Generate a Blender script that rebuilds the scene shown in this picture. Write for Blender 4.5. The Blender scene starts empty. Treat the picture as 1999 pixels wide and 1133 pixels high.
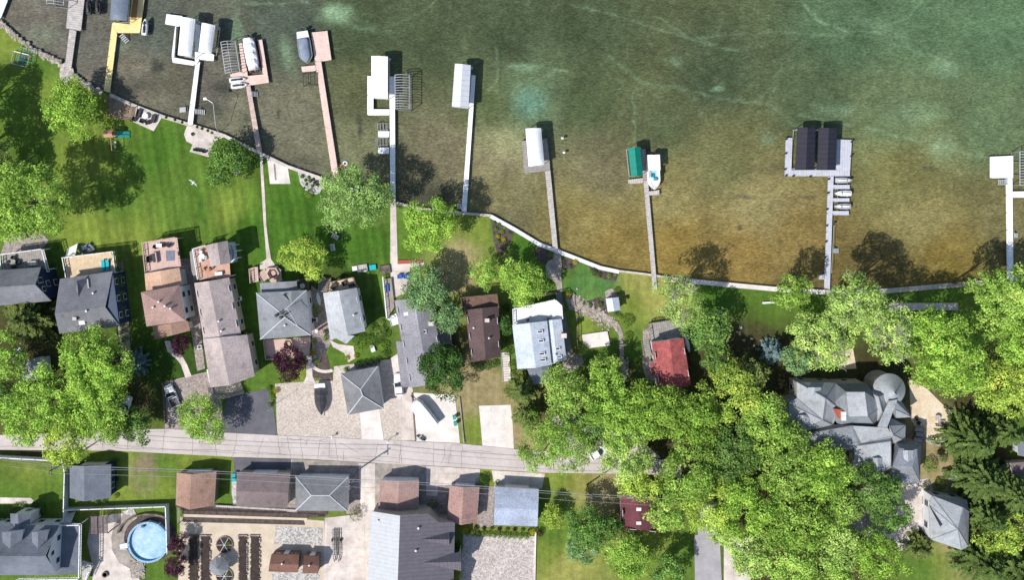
import bpy, math, random
import numpy as np
from mathutils import Vector, Matrix
random.seed(7)
R = random.uniform
scene = bpy.context.scene
COL = scene.collection
# ------------------------------------------------------------------ scale and camera geometry (metres)
S = 0.1            # metres per unit of the survey grid at ground level
CAMH = 175.0       # camera height
NY = 400.0         # survey row straight below the camera
CY = (566.5-NY)*S
def W(px, py, z=0.0):
    """survey grid position (as seen from straight above, parallax undone for height z) -> metres"""
    k = (CAMH-z)/CAMH
    return Vector(((px-999.5)*S*k, CY+((566.5-py)*S-CY)*k, z))
def lin(c):
    return tuple((v/12.92 if v <= .04045 else ((v+.055)/1.055)**2.4) for v in c)
def hx(s, f=0.80):
    s = s.lstrip('#'); c = [int(s[i:i+2], 16)/255 for i in (0, 2, 4)]
    return tuple(min(.86, v*f) for v in lin(c))
# ------------------------------------------------------------------ materials
MATS = {}
def mat(name, col, col2=None, scale=1.2, fine=6.0, fine_amt=.25, rough=.85, bump=.0, lines=None, metal=0.0, spec=.3, big=.0, stretch=None, stain=False):
    """procedural: large blotches col/col2, fine grain, optional lines=(period m, axis, width fraction, darkness)"""
    if name in MATS: return MATS[name]
    m = bpy.data.materials.new(name); m.use_nodes = True
    nt = m.node_tree; n = nt.nodes; l = nt.links; b = n['Principled BSDF']
    b.inputs['Roughness'].default_value = rough; b.inputs['Metallic'].default_value = metal
    b.inputs['Specular IOR Level'].default_value = spec
    if col2 is None: col2 = tuple(v*.78 for v in col)
    geo = n.new('ShaderNodeNewGeometry'); pos = geo.outputs['Position']
    uv = n.new('ShaderNodeUVMap')
    n1 = n.new('ShaderNodeTexNoise'); n1.inputs['Scale'].default_value = scale; n1.inputs['Detail'].default_value = 6; n1.inputs['Roughness'].default_value = .65
    l.new(pos, n1.inputs['Vector'])
    r1 = n.new('ShaderNodeMapRange'); r1.inputs[1].default_value = .35; r1.inputs[2].default_value = .65; l.new(n1.outputs[0], r1.inputs[0])
    mx = n.new('ShaderNodeMix'); mx.data_type = 'RGBA'; mx.inputs[6].default_value = (*col, 1); mx.inputs[7].default_value = (*col2, 1)
    l.new(r1.outputs[0], mx.inputs[0])
    n2 = n.new('ShaderNodeTexNoise'); n2.inputs['Scale'].default_value = fine; n2.inputs['Detail'].default_value = 3; n2.inputs['Roughness'].default_value = .8
    if stretch:
        mp = n.new('ShaderNodeMapping'); mp.inputs['Scale'].default_value = (stretch[0], stretch[1], 1); l.new(uv.outputs[0], mp.inputs[0]); l.new(mp.outputs[0], n2.inputs['Vector'])
    else: l.new(pos, n2.inputs['Vector'])
    r2 = n.new('ShaderNodeMapRange'); r2.inputs[1].default_value = .3; r2.inputs[2].default_value = .7
    r2.inputs[3].default_value = 1-fine_amt; r2.inputs[4].default_value = 1+fine_amt; l.new(n2.outputs[0], r2.inputs[0])
    mul = n.new('ShaderNodeMix'); mul.data_type = 'RGBA'; mul.blend_type = 'MULTIPLY'; mul.inputs[0].default_value = 1
    l.new(mx.outputs[2], mul.inputs[6]); l.new(r2.outputs[0], mul.inputs[7]); out = mul.outputs[2]
    if big > 0:
        n3 = n.new('ShaderNodeTexNoise'); n3.inputs['Scale'].default_value = .16; n3.inputs['Detail'].default_value = 5; l.new(pos, n3.inputs['Vector'])
        r3 = n.new('ShaderNodeMapRange'); r3.inputs[1].default_value = .35; r3.inputs[2].default_value = .65; r3.inputs[3].default_value = 1-big; r3.inputs[4].default_value = 1+big; l.new(n3.outputs[0], r3.inputs[0])
        m3 = n.new('ShaderNodeMix'); m3.data_type = 'RGBA'; m3.blend_type = 'MULTIPLY'; m3.inputs[0].default_value = 1
        l.new(out, m3.inputs[6]); l.new(r3.outputs[0], m3.inputs[7]); out = m3.outputs[2]
    if stain or (lines and len(lines) > 4):
        for sc_, e0, e1, dk_ in ((.45, .56, .70, .82), (1.7, .64, .72, .78)):
            t_ = n.new('ShaderNodeTexNoise'); t_.inputs['Scale'].default_value = sc_; t_.inputs['Detail'].default_value = 7; t_.inputs['Roughness'].default_value = .65; l.new(pos, t_.inputs['Vector'])
            q_ = n.new('ShaderNodeMapRange'); q_.inputs[1].default_value = e0; q_.inputs[2].default_value = e1; l.new(t_.outputs[0], q_.inputs[0])
            k_ = n.new('ShaderNodeMix'); k_.data_type = 'RGBA'; k_.blend_type = 'MULTIPLY'; k_.inputs[7].default_value = (dk_, dk_, dk_*.98, 1); l.new(q_.outputs[0], k_.inputs[0]); l.new(out, k_.inputs[6]); out = k_.outputs[2]
    if lines:
        per, _ax, wd, dk = lines[:4]
        sp = n.new('ShaderNodeSeparateXYZ'); l.new(uv.outputs[0], sp.inputs[0])
        for ax in ((0, 1) if len(lines) > 4 else (_ax,)):
            dv = n.new('ShaderNodeMath'); dv.operation = 'DIVIDE'; dv.inputs[1].default_value = per; l.new(sp.outputs[ax], dv.inputs[0])
            fr = n.new('ShaderNodeMath'); fr.operation = 'FRACT'; l.new(dv.outputs[0], fr.inputs[0])
            ls = n.new('ShaderNodeMath'); ls.operation = 'LESS_THAN'; ls.inputs[1].default_value = wd; l.new(fr.outputs[0], ls.inputs[0])
            m4 = n.new('ShaderNodeMix'); m4.data_type = 'RGBA'; m4.blend_type = 'MULTIPLY'; m4.inputs[7].default_value = (dk, dk, dk, 1)
            l.new(ls.outputs[0], m4.inputs[0]); l.new(out, m4.inputs[6]); out = m4.outputs[2]
    l.new(out, b.inputs['Base Color'])
    if bump:
        bp = n.new('ShaderNodeBump'); bp.inputs['Strength'].default_value = bump; bp.inputs['Distance'].default_value = .08
        l.new(n2.outputs[0], bp.inputs['Height']); l.new(bp.outputs[0], b.inputs['Normal'])
    MATS[name] = m; return m
def shingle(name, h, f=.92, spk=.34, big=.17):
    c = hx(h, f); return mat(name, c, tuple(v*.8 for v in c), scale=.9, fine=1.0, fine_amt=spk, rough=.9, big=big, stain=True, stretch=(3.2, 5.2), lines=(.62, 1, .10, .88))
M = {}
M['white_vinyl'] = mat('white_vinyl', (.78,.78,.78), (.7,.71,.72), fine_amt=.05, rough=.5)
M['white_paint'] = mat('white_paint', (.74,.74,.73), (.6,.6,.6), fine_amt=.08, rough=.6)
M['white_deck'] = mat('white_deck', (.85,.85,.86), (.76,.77,.79), fine_amt=.06, lines=(.45,0,.12,.86), rough=.6)
M['grey_deck'] = mat('grey_deck', (.52,.53,.58), (.42,.43,.49), fine_amt=.1, lines=(.5,0,.12,.75))
M['wood_grey'] = mat('wood_grey', (.36,.335,.31), (.24,.22,.2), scale=1.5, fine_amt=.35, lines=(.42,0,.16,.6), stretch=(5,.8))
M['wood_pale'] = mat('wood_pale', (.55,.51,.48), (.36,.33,.31), scale=1.5, fine_amt=.3, lines=(.42,0,.16,.6), stretch=(5,.8))
M['deck_yellow'] = mat('deck_yellow', hx('#fbe6a8',.86), hx('#f0d48c',.86), fine_amt=.08, lines=(.5,0,.1,.85))
M['deck_pink'] = mat('deck_pink', hx('#eed2c6',.86), hx('#dcbdb0',.86), fine_amt=.1, lines=(.5,0,.1,.85))
M['deck_pinkwood'] = mat('deck_pinkwood', hx('#e0c6ba',.86), hx('#b59e92',.86), fine_amt=.25, lines=(.4,0,.15,.7))
M['tan_mat'] = mat('tan_mat', hx('#b98b57'), fine_amt=.15)
M['alu'] = mat('aluminium', (.52,.53,.54), (.4,.41,.42), fine_amt=.1, rough=.45, metal=.3)
M['dark_metal'] = mat('dark_metal', (.04,.04,.045), fine_amt=.2, rough=.5)
M['galv'] = mat('galvanised', (.3,.31,.32), fine_amt=.2, rough=.5, metal=.3)
M['concrete'] = mat('concrete', hx('#ebe0d8'), hx('#cbbdb3'), scale=.5, fine_amt=.12, big=.12, fine=9, lines=(3.6,0,.018,.78,1))
M['concrete_white'] = mat('concrete_white', hx('#f6efe8'), hx('#e0d5cc'), scale=.4, fine_amt=.08, big=.08, fine=9, lines=(3.4,0,.016,.84,1))
M['concrete_old'] = mat('concrete_old', hx('#b9aea4'), hx('#8f867e'), scale=.6, fine_amt=.2, big=.15, fine=7)
M['seawall'] = mat('seawall_concrete', hx('#e0d8cc'), hx('#b5ab9d'), scale=.8, fine_amt=.15, fine=5)
M['road'] = mat('road_concrete', hx('#d5cac5'), hx('#c6bbb6'), scale=.3, fine_amt=.14, big=.08, fine=14, bump=.1, stain=True)
M['tar'] = mat('tar_seam', (.22,.2,.19), fine_amt=.3)
M['asphalt'] = mat('asphalt', hx('#73727a'), hx('#5e5d64'), scale=.3, fine_amt=.15, big=.12, fine=9, stain=True)
M['asphalt_light'] = mat('asphalt_light', hx('#b8b4b8'), hx('#a39fa3'), scale=.4, fine_amt=.15, fine=9)
def pebbles(name, a, b, sc, dark=.35):
    m = bpy.data.materials.new(name); m.use_nodes = True; n = m.node_tree.nodes; l = m.node_tree.links; bs = n['Principled BSDF']; bs.inputs['Roughness'].default_value=.9
    g = n.new('ShaderNodeNewGeometry'); v = n.new('ShaderNodeTexVoronoi'); v.inputs['Scale'].default_value = sc; l.new(g.outputs['Position'], v.inputs['Vector'])
    s = n.new('ShaderNodeSeparateColor'); l.new(v.outputs['Color'], s.inputs[0])
    mx = n.new('ShaderNodeMix'); mx.data_type='RGBA'; mx.inputs[6].default_value=(*a,1); mx.inputs[7].default_value=(*b,1); l.new(s.outputs[0], mx.inputs[0])
    r = n.new('ShaderNodeMapRange'); r.inputs[1].default_value=.0; r.inputs[2].default_value=.62/sc*1.0; r.inputs[3].default_value=1; r.inputs[4].default_value=dark; l.new(v.outputs['Distance'], r.inputs[0])
    n3 = n.new('ShaderNodeTexNoise'); n3.inputs['Scale'].default_value=.3; n3.inputs['Detail'].default_value=5; l.new(g.outputs['Position'], n3.inputs['Vector'])
    r3 = n.new('ShaderNodeMapRange'); r3.inputs[1].default_value=.35; r3.inputs[2].default_value=.65; r3.inputs[3].default_value=.93; r3.inputs[4].default_value=1.05; l.new(n3.outputs[0], r3.inputs[0])
    m2 = n.new('ShaderNodeMix'); m2.data_type='RGBA'; m2.blend_type='MULTIPLY'; m2.inputs[0].default_value=1; l.new(mx.outputs[2], m2.inputs[6]); l.new(r.outputs[0], m2.inputs[7])
    m4 = n.new('ShaderNodeMix'); m4.data_type='RGBA'; m4.blend_type='MULTIPLY'; m4.inputs[0].default_value=1; l.new(m2.outputs[2], m4.inputs[6]); l.new(r3.outputs[0], m4.inputs[7])
    l.new(m4.outputs[2], bs.inputs['Base Color']); MATS[name]=m; return m
M['gravel'] = pebbles('gravel', hx('#f8ecdf',.86), hx('#cbb9aa',.86), 5.2, .72)
M['cobble'] = pebbles('cobble', hx('#f6ece6',.86), hx('#b5a79f',.86), 4.6, .74)
M['cobble_dark'] = pebbles('cobble_dark', hx('#cfc1b9',.86), hx('#94867e',.86), 4.6, .76)
M['cobble_white'] = pebbles('cobble_white', hx('#fffaf4',.86), hx('#a5a098',.86), 4.2, .68)
M['court_sand'] = mat('court_sand', hx('#dfcfb9'), hx('#cdbba3'), scale=.4, fine_amt=.14, fine=7)
M['patio_tan'] = mat('patio_tan', hx('#efdfc8'), hx('#dcc4a3'), scale=.5, fine_amt=.18, fine=3)
M['bare_dirt'] = mat('bare_dirt', hx('#a5917a'), hx('#85725e'), scale=.8, fine_amt=.25, fine=5)
M['mulch'] = mat('mulch', hx('#6b5d57'), hx('#453b37'), scale=1.4, fine_amt=.4, fine=8)
M['soil'] = mat('soil', hx('#4a3d38'), hx('#332a27'), scale=1.4, fine_amt=.5, fine=6)
M['rock'] = mat('rock', hx('#c9bfb2'), hx('#877c70'), scale=1.2, fine_amt=.25)
M['rock_dark'] = mat('rock_dark', hx('#8d8074'), hx('#4d453e'), scale=1.2, fine_amt=.3)
M['bark'] = mat('bark', (.15,.12,.095), (.08,.065,.05), fine_amt=.3)
M['bark_pale'] = mat('bark_pale', (.38,.35,.31), (.24,.22,.19), fine_amt=.3)
M['navy'] = mat('navy_siding', (.018,.034,.09), (.014,.026,.07), fine_amt=.1, lines=(.25,1,.2,.6))
M['siding_white'] = mat('siding_white', (.68,.69,.72), (.6,.61,.64), fine_amt=.05, lines=(.25,1,.15,.8))
M['siding_grey'] = mat('siding_grey', (.38,.38,.38), (.32,.32,.32), fine_amt=.08, lines=(.25,1,.15,.8))
M['siding_tan'] = mat('siding_tan', (.42,.37,.31), fine_amt=.08, lines=(.25,1,.15,.8))
M['siding_brown'] = mat('siding_brown', (.2,.14,.11), fine_amt=.1, lines=(.25,1,.15,.8))
M['stone_wall'] = mat('stone_wall', (.4,.36,.31), (.22,.2,.17), scale=2.5, fine_amt=.3)
M['glass'] = mat('window_glass', (.03,.04,.055), fine_amt=.1, rough=.12, spec=.8)
M['slate'] = shingle('roof_charcoal', '#84858b', spk=.2)
M['slate_blue'] = shingle('roof_slate_blue', '#747a85', spk=.18)
M['grey_dark'] = shingle('roof_dark_grey', '#858688', spk=.2)
M['grey_light'] = shingle('roof_light_grey', '#b3b5b8', spk=.22)
M['grey_mid'] = shingle('roof_mid_grey', '#8d8f93', spk=.2)
M['grey_speck'] = shingle('roof_speckled_grey', '#98969c', spk=.42)
M['blue_speck'] = shingle('roof_speckled_blue', '#a6afc2', spk=.42)
M['blue_speck2'] = shingle('roof_pale_blue', '#c2cad6', spk=.32)
M['taupe'] = shingle('roof_taupe', '#b3a5a2', spk=.36)
M['tan_roof'] = shingle('roof_tan', '#c6a48b', spk=.3)
M['brown_roof'] = shingle('roof_brown', '#a28272', spk=.32)
M['brown_roof2'] = shingle('roof_faded_brown', '#ab8d84', spk=.4)
M['pink_roof'] = shingle('roof_red_brown', '#a8867e', spk=.45)
M['umber'] = shingle('roof_umber', '#7e706f', spk=.25)
M['maroon'] = shingle('roof_maroon', '#614f4e', spk=.35)
M['maroon2'] = shingle('roof_deep_maroon', '#6a3c42', spk=.3)
M['red_roof'] = mat('roof_red', hx('#b86462'), hx('#8f4a49'), scale=.9, fine_amt=.3, big=.12, fine=4, lines=(.5,1,.08,.85))
M['shed_roof'] = shingle('roof_rust', '#7b5a4e', spk=.25)
M['mansion'] = shingle('roof_mansion_grey', '#a7abaf', spk=.28, big=.08)
M['mansion_dark'] = shingle('roof_mansion_dark', '#868b90', spk=.28)
M['metal_grey'] = mat('roof_standing_seam', hx('#77727a'), hx('#6b666e'), fine_amt=.06, lines=(.75,0,.14,.72), rough=.5)
M['metal_light'] = mat('roof_seam_light', hx('#c2c5ca'), hx('#b6b9be'), fine_amt=.06, lines=(.75,0,.14,.84), rough=.5)
M['canopy_white'] = mat('canopy_white', (.87,.87,.87), (.84,.84,.84), fine_amt=.03, lines=(1.1,0,.06,.86), rough=.6)
M['canopy_grey'] = mat('canopy_grey', (.6,.62,.66), (.54,.56,.6), fine_amt=.04, lines=(1.0,0,.1,.78), rough=.6)
M['canopy_slate'] = mat('canopy_slate', hx('#7c8797'), hx('#6f7988'), fine_amt=.05, lines=(1.4,0,.06,.8), rough=.5)
M['canopy_black'] = mat('canopy_black', hx('#33333f'), hx('#2b2b36'), fine_amt=.06, lines=(.95,0,.14,.55), rough=.5)
M['canopy_green'] = mat('canopy_green', (.0,.21,.155), (.0,.17,.12), fine_amt=.06, lines=(1.2,0,.06,.8), rough=.6)
M['terracotta'] = mat('terracotta_deck', hx('#dcb3a0'), hx('#c89c88'), fine_amt=.15, lines=(.3,0,.2,.75))
M['pine_deck'] = mat('pine_deck', hx('#ecd6b6'), hx('#d6bc98'), fine_amt=.2, lines=(.28,0,.2,.82), stretch=(5,.6))
M['rose_deck'] = mat('rose_deck', hx('#dfc2b6'), hx('#cfb0a4'), fine_amt=.1, lines=(.28,0,.2,.86))
M['brown_deck'] = mat('brown_deck', hx('#876c60'), hx('#6b5449'), fine_amt=.2, lines=(.3,0,.2,.7))
M['turquoise'] = mat('turquoise_cushion', (.02,.42,.5), (.02,.34,.42), fine_amt=.1)
M['teal_plastic'] = mat('teal_plastic', (.05,.33,.27), fine_amt=.1, rough=.4)
M['blue_plastic'] = mat('blue_plastic', (.03,.12,.45), fine_amt=.1, rough=.4)
M['cover_black'] = mat('cover_black', (.05,.05,.06), (.035,.035,.04), fine_amt=.2, rough=.7, bump=.3)
M['cover_blue'] = mat('cover_blue_grey', hx('#97a3b3'), hx('#7f8b9c'), scale=.8, fine_amt=.12, bump=.2)
M['gelcoat'] = mat('gelcoat_white', (.78,.78,.78), (.72,.72,.72), fine_amt=.03, rough=.3)
M['red_trim'] = mat('red_trim', (.35,.06,.06), fine_amt=.1, rough=.4)
M['car_silver'] = mat('car_silver', (.68,.69,.7), fine_amt=.02, rough=.3)
M['car_white'] = mat('car_white', (.8,.8,.8), fine_amt=.02, rough=.25)
M['tyre'] = mat('tyre', (.02,.02,.02), fine_amt=.2)
M['brick_red'] = mat('brick_red', (.4,.1,.06), (.3,.08,.05), scale=3, fine_amt=.2)
M['timber'] = mat('timber_brown', (.2,.13,.1), (.13,.09,.07), fine_amt=.3)
M['cedar'] = mat('cedar', hx('#d0a083'), fine_amt=.15)
M['pool'] = mat('pool_water', hx('#bcd9e8'), hx('#8fbcd6'), scale=.7, fine_amt=.12, fine=3, rough=.12, spec=.5, big=.2)  # paler blotches are glints painted into the water colour
M['pool_wall'] = mat('pool_wall', hx('#7fb4d6'), fine_amt=.1, rough=.5)
M['chair_black'] = mat('chair_black', (.035,.035,.04), fine_amt=.2)
M['solar'] = mat('grey_mat', hx('#868a9a'), fine_amt=.08)
M['light_glass'] = mat('lamp_glass', (.8,.8,.8), fine_amt=.02)
M['pinkfloat'] = mat('pink_float', (.7,.25,.25), fine_amt=.1)
# ------------------------------------------------------------------ mesh builder
class MB:
    def __init__(s): s.v=[]; s.f=[]; s.m=[]; s.mi=0
    def add(s, vs, fs):
        b=len(s.v); s.v += [tuple(v) for v in vs]; s.f += [tuple(b+i for i in f) for f in fs]; s.m += [s.mi]*len(fs); return s
    def slab(s, top, th):           # top: 3D points; extruded straight down by th
        n=len(top); a=sum(top[i][0]*top[(i+1)%n][1]-top[(i+1)%n][0]*top[i][1] for i in range(n))
        if a<0: top=list(top)[::-1]
        bot=[(p[0],p[1],p[2]-th) for p in top]
        return s.add([tuple(p) for p in top]+bot, [tuple(range(n)), tuple(range(2*n-1,n-1,-1))]+[(i,i+n,(i+1)%n+n,(i+1)%n) for i in range(n)])
    def sheet(s, pts):
        n=len(pts); a=sum(pts[i][0]*pts[(i+1)%n][1]-pts[(i+1)%n][0]*pts[i][1] for i in range(n))
        if a<0: pts=list(pts)[::-1]
        return s.add(pts,[tuple(range(n))])
    def box(s, c, sx, sy, sz, rz=0):   # c = centre of the base
        cr,sr=math.cos(rz),math.sin(rz); vs=[]
        for z in (0,sz):
            for x,y in ((-1,-1),(1,-1),(1,1),(-1,1)):
                X,Y=x*sx/2,y*sy/2; vs.append((c[0]+X*cr-Y*sr, c[1]+X*sr+Y*cr, c[2]+z))
        return s.add(vs,[(3,2,1,0),(4,5,6,7),(0,1,5,4),(1,2,6,5),(2,3,7,6),(3,0,4,7)])
    def tube(s, p, q, r, r2=None, seg=6):
        p=Vector(p);q=Vector(q); r2=r if r2 is None else r2; d=(q-p)
        if d.length<1e-6: return s
        d.normalize(); u=d.cross(Vector((0,0,1)) if abs(d.z)<.9 else Vector((1,0,0))).normalized(); w=d.cross(u)
        vs=[]
        for c,rr in ((p,r),(q,r2)):
            for i in range(seg):
                a=2*math.pi*i/seg; vs.append(c+u*math.cos(a)*rr+w*math.sin(a)*rr)
        return s.add(vs,[(i,(i+1)%seg,(i+1)%seg+seg,i+seg) for i in range(seg)]+[tuple(range(seg-1,-1,-1)),tuple(range(seg,2*seg))])
    def path(s, pts, r, seg=5):
        for a,b in zip(pts,pts[1:]): s.tube(a,b,r,seg=seg)
        return s
    def beam(s, p, q, w, h):          # horizontal-ish bar, top flush with z of p,q
        p=Vector(p);q=Vector(q); d=(q-p); d.z=0; d.normalize(); n=Vector((-d.y,d.x,0))*w/2
        vs=[p-n,q-n,q+n,p+n]; return s.slab(vs,h)
    def ball(s, c, rx, ry, rz, seg=10, ring=6, jit=0):
        vs=[(c[0],c[1],c[2]-rz)]
        for j in range(1,ring):
            t=math.pi*j/ring-math.pi/2
            for i in range(seg):
                a=2*math.pi*i/seg; k=1+R(-jit,jit); vs.append((c[0]+rx*math.cos(t)*math.cos(a)*k,c[1]+ry*math.cos(t)*math.sin(a)*k,c[2]+rz*math.sin(t)*k))
        vs.append((c[0],c[1],c[2]+rz)); f=[]
        for i in range(seg): f.append((0,1+(i+1)%seg,1+i)); f.append((len(vs)-1,1+(ring-2)*seg+i,1+(ring-2)*seg+(i+1)%seg))
        for j in range(ring-2):
            for i in range(seg): a=1+j*seg; f.append((a+i,a+(i+1)%seg,a+seg+(i+1)%seg,a+seg+i))
        return s.add(vs,f)
    def lathe(s, c, prof, seg=20):    # prof list of (r,z)
        vs=[];f=[];k=len(prof)
        for r,z in prof:
            for i in range(seg): a=2*math.pi*i/seg; vs.append((c[0]+r*math.cos(a),c[1]+r*math.sin(a),c[2]+z))
        for j in range(k-1):
            for i in range(seg): f.append((j*seg+i,j*seg+(i+1)%seg,(j+1)*seg+(i+1)%seg,(j+1)*seg+i))
        if prof[0][0]>1e-4: f.append(tuple(range(seg-1,-1,-1)))
        if prof[-1][0]>1e-4: f.append(tuple(range((k-1)*seg,k*seg)))
        return s.add(vs,f)
    def loft(s, secs):                # secs: equal-length closed rings of 3D points
        n=len(secs[0]); vs=[p for r in secs for p in r]; f=[]
        for j in range(len(secs)-1):
            for i in range(n): f.append((j*n+i,j*n+(i+1)%n,(j+1)*n+(i+1)%n,(j+1)*n+i))
        f.append(tuple(range(n-1,-1,-1))); f.append(tuple(range((len(secs)-1)*n,len(secs)*n)))
        return s.add(vs,f)
    def build(s, name, mats, parent=None, smooth=False, ang=0.0, label=None, local=False):
        off=Vector((0,0,0))
        if parent is not None and not local: off=WORLD[parent.name]
        me=bpy.data.meshes.new(name); me.from_pydata([(v[0]-off.x,v[1]-off.y,v[2]-off.z) for v in s.v],[],s.f)
        if not isinstance(mats,(list,tuple)): mats=[mats]
        for m in mats: me.materials.append(M[m] if isinstance(m,str) else m)
        if len(mats)>1: me.polygons.foreach_set('material_index', s.m)
        uvl=me.uv_layers.new(name='UVMap'); ca,sa=math.cos(ang),math.sin(ang); me.update()
        up=Vector((0,0,1))
        for p in me.polygons:
            nrm=p.normal
            if nrm.z<0 and abs(nrm.z)>.2: nrm=-nrm
            if abs(nrm.z)>.995: t=Vector((ca,sa,0)); b=Vector((-sa,ca,0))
            else: t=up.cross(nrm).normalized(); b=nrm.cross(t)
            for li in p.loop_indices:
                co=me.vertices[me.loops[li].vertex_index].co; uvl.data[li].uv=(co.dot(t),co.dot(b))
        if smooth: me.polygons.foreach_set('use_smooth',[True]*len(me.polygons))
        o=bpy.data.objects.new(name,me); COL.objects.link(o)
        if parent is not None: o.parent=parent
        WORLD[o.name]=off.copy() if parent is not None else Vector((0,0,0))
        if label: o['label']=label
        return o
WORLD={}
def tag(o,label,cat,group=None,kind=None):
    o['label']=label; o['category']=cat
    if group: o['group']=group
    if kind: o['kind']=kind
    return o
def thing(name,label,cat,loc=(0,0,0),group=None):
    o=bpy.data.objects.new(name,None); COL.objects.link(o); o.location=loc; o.empty_display_size=.5
    WORLD[o.name]=Vector(loc); return tag(o,label,cat,group)
def dup(o,loc=None,rz=None,label=None,parent=None,sc=None,group=None):
    c=o.copy(); COL.objects.link(c)
    if parent is not None: c.parent=parent
    if loc is not None: c.location=loc
    if rz is not None: c.rotation_euler=(0,0,rz)
    if sc is not None: c.scale=(sc,sc,sc) if not isinstance(sc,tuple) else sc
    if label: c['label']=label
    if group: c['group']=group
    for ch in o.children: dup(ch,parent=c)
    return c
def structure(o): o['kind']='structure'; return o
def WP(pts,z=0): return [W(p[0],p[1],z if len(p)<3 else p[2]) for p in pts]
def cen(ps): return sum((Vector(p) for p in ps),Vector((0,0,0)))/len(ps)
LV=.024; SHN=[0]
def sheet(name,pts,lv,m,ang=0):
    SHN[0]+=1; b=MB(); b.sheet([tuple(v) for v in WP(pts,lv*LV+SHN[0]*.0009)]); return structure(b.build(name,m,ang=ang))
def slabthing(name,label,cat,pts,z,th,m,ang=0,group=None):
    p=WP(pts,z); b=MB(); b.slab(p,th); o=b.build(name,m,ang=ang); return tag(o,label,cat,group)
def arc(cx,cy,rx,ry,a0,a1,n=14): return [(cx+rx*math.cos(math.radians(a0+(a1-a0)*i/n)),cy+ry*math.sin(math.radians(a0+(a1-a0)*i/n))) for i in range(n+1)]
# ------------------------------------------------------------------ shoreline
SHORE=[(-400,-170),(-150,-45),(-40,25),(3,46),(34,71),(61,95),(90,108),(122,126),(148,150),(190,177),(214,184),(265,207),(318,227),(371,243),(416,257),(437,264),(506,298),(562,325),(636,351),(700,374),(774,396),(815,407),(875,414),(958,421),(1005,447),(1053,476),(1090,490),(1172,522),(1209,530),(1260,536),(1311,544),(1366,549),(1514,563),(1610,569),(1740,566),(1900,552),(2050,538),(2400,515)]
sx=np.array([p[0] for p in SHORE]); sy=np.array([p[1] for p in SHORE])
def shore(x): return float(np.interp(x,sx,sy))
def idw(px,py,pts,pw=3.0):
    num=np.zeros(px.shape+(3,)); den=np.zeros(px.shape)
    for (x,y,c) in pts:
        w=1/((px-x)**2+(py-y)**2+300)**(pw/2); num+=w[...,None]*np.array(c); den+=w
    return num/den[...,None]
def grid_mesh(name,PX,PY,z,cols):
    r,c=PX.shape; X=(PX-999.5)*S; Y=(566.5-PY)*S
    v=np.stack([X,Y,np.full(X.shape,z)],-1).reshape(-1,3)
    i=np.arange(r*c).reshape(r,c); f=np.stack([i[:-1,:-1],i[1:,:-1],i[1:,1:],i[:-1,1:]],-1).reshape(-1,4)
    me=bpy.data.meshes.new(name); me.vertices.add(len(v)); me.vertices.foreach_set('co',v.ravel())
    me.loops.add(f.size); me.loops.foreach_set('vertex_index',f.ravel().astype(np.int32))
    me.polygons.add(len(f)); me.polygons.foreach_set('loop_start',np.arange(0,f.size,4,dtype=np.int32)); me.update(); me.validate()
    a=me.color_attributes.new('base','FLOAT_COLOR','POINT'); a.data.foreach_set('color',np.concatenate([cols.reshape(-1,3),np.ones((r*c,1))],1).ravel().astype(np.float32))
    o=bpy.data.objects.new(name,me); COL.objects.link(o); return structure(o)
def seg_dist(PX,PY,pl):
    d=np.full(PX.shape,1e9)
    for (x0,y0),(x1,y1) in zip(pl,pl[1:]):
        dx,dy=x1-x0,y1-y0; t=np.clip(((PX-x0)*dx+(PY-y0)*dy)/(dx*dx+dy*dy+1e-9),0,1)
        d=np.minimum(d,np.hypot(PX-x0-t*dx,PY-y0-t*dy))
    return d
def wcol(h,x):
    r,g,b_=hx(h,.80); m_=(r+g+b_)/3; return ((r*.95+m_*.05)*(.99 if r>g else 1.12),(g*.97+m_*.03)*(1.04 if r>g else .93),b_*(.64 if (x>650 and g>r*1.1) else 1.02 if b_<.5*g else .97))
# water ------------------------------------------------------------
WZ=-.55
wx=np.linspace(-330,2330,1300); wy=np.linspace(-330,640,480); PX,PY=np.meshgrid(wx,wy)
wp=[(x,y,wcol(h,x)) for x,y,h in [(-200,-100,'#56614f'),(50,40,'#6b6f60'),(60,-60,'#5f6b5e'),(180,80,'#62695c'),(300,60,'#515f52'),(330,170,'#5f6652'),(250,150,'#6f7360'),(400,180,'#62665a'),(450,230,'#706c5b'),(560,60,'#4b5c4c'),(560,230,'#6f765f'),(580,290,'#746f5d'),(700,60,'#45594a'),(700,180,'#586552'),(700,290,'#757458'),(840,80,'#46594a'),(860,300,'#6c7055'),(830,380,'#5f5a48'),(960,210,'#566a53'),(1030,200,'#5d7d6d'),(970,300,'#868a63'),(960,380,'#7b7350'),(1000,60,'#43574a'),(1150,60,'#45594a'),(1150,200,'#4a5e4c'),(1180,330,'#747955'),(1140,430,'#857648'),(1200,480,'#86713f'),(1320,480,'#89713c'),(1300,380,'#8c8054'),(1290,250,'#516250'),(1400,150,'#42564a'),(1420,320,'#69735a'),(1480,400,'#908258'),(1450,500,'#8a7140'),(1560,470,'#857043'),(1590,200,'#4c6353'),(1650,60,'#4b6a5b'),(1800,40,'#527463'),(1950,60,'#537765'),(1750,230,'#607a66'),(1760,340,'#727a5a'),(1800,430,'#857a50'),(1850,500,'#7d6a38'),(1940,250,'#587461'),(1970,420,'#756c48'),(1700,520,'#6c5c36'),(2200,200,'#56715f'),(2200,500,'#756633'),(1000,-200,'#40544a'),(2000,-200,'#4e6e60')]]
cols=idw(PX,PY,wp,3.4)
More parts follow.
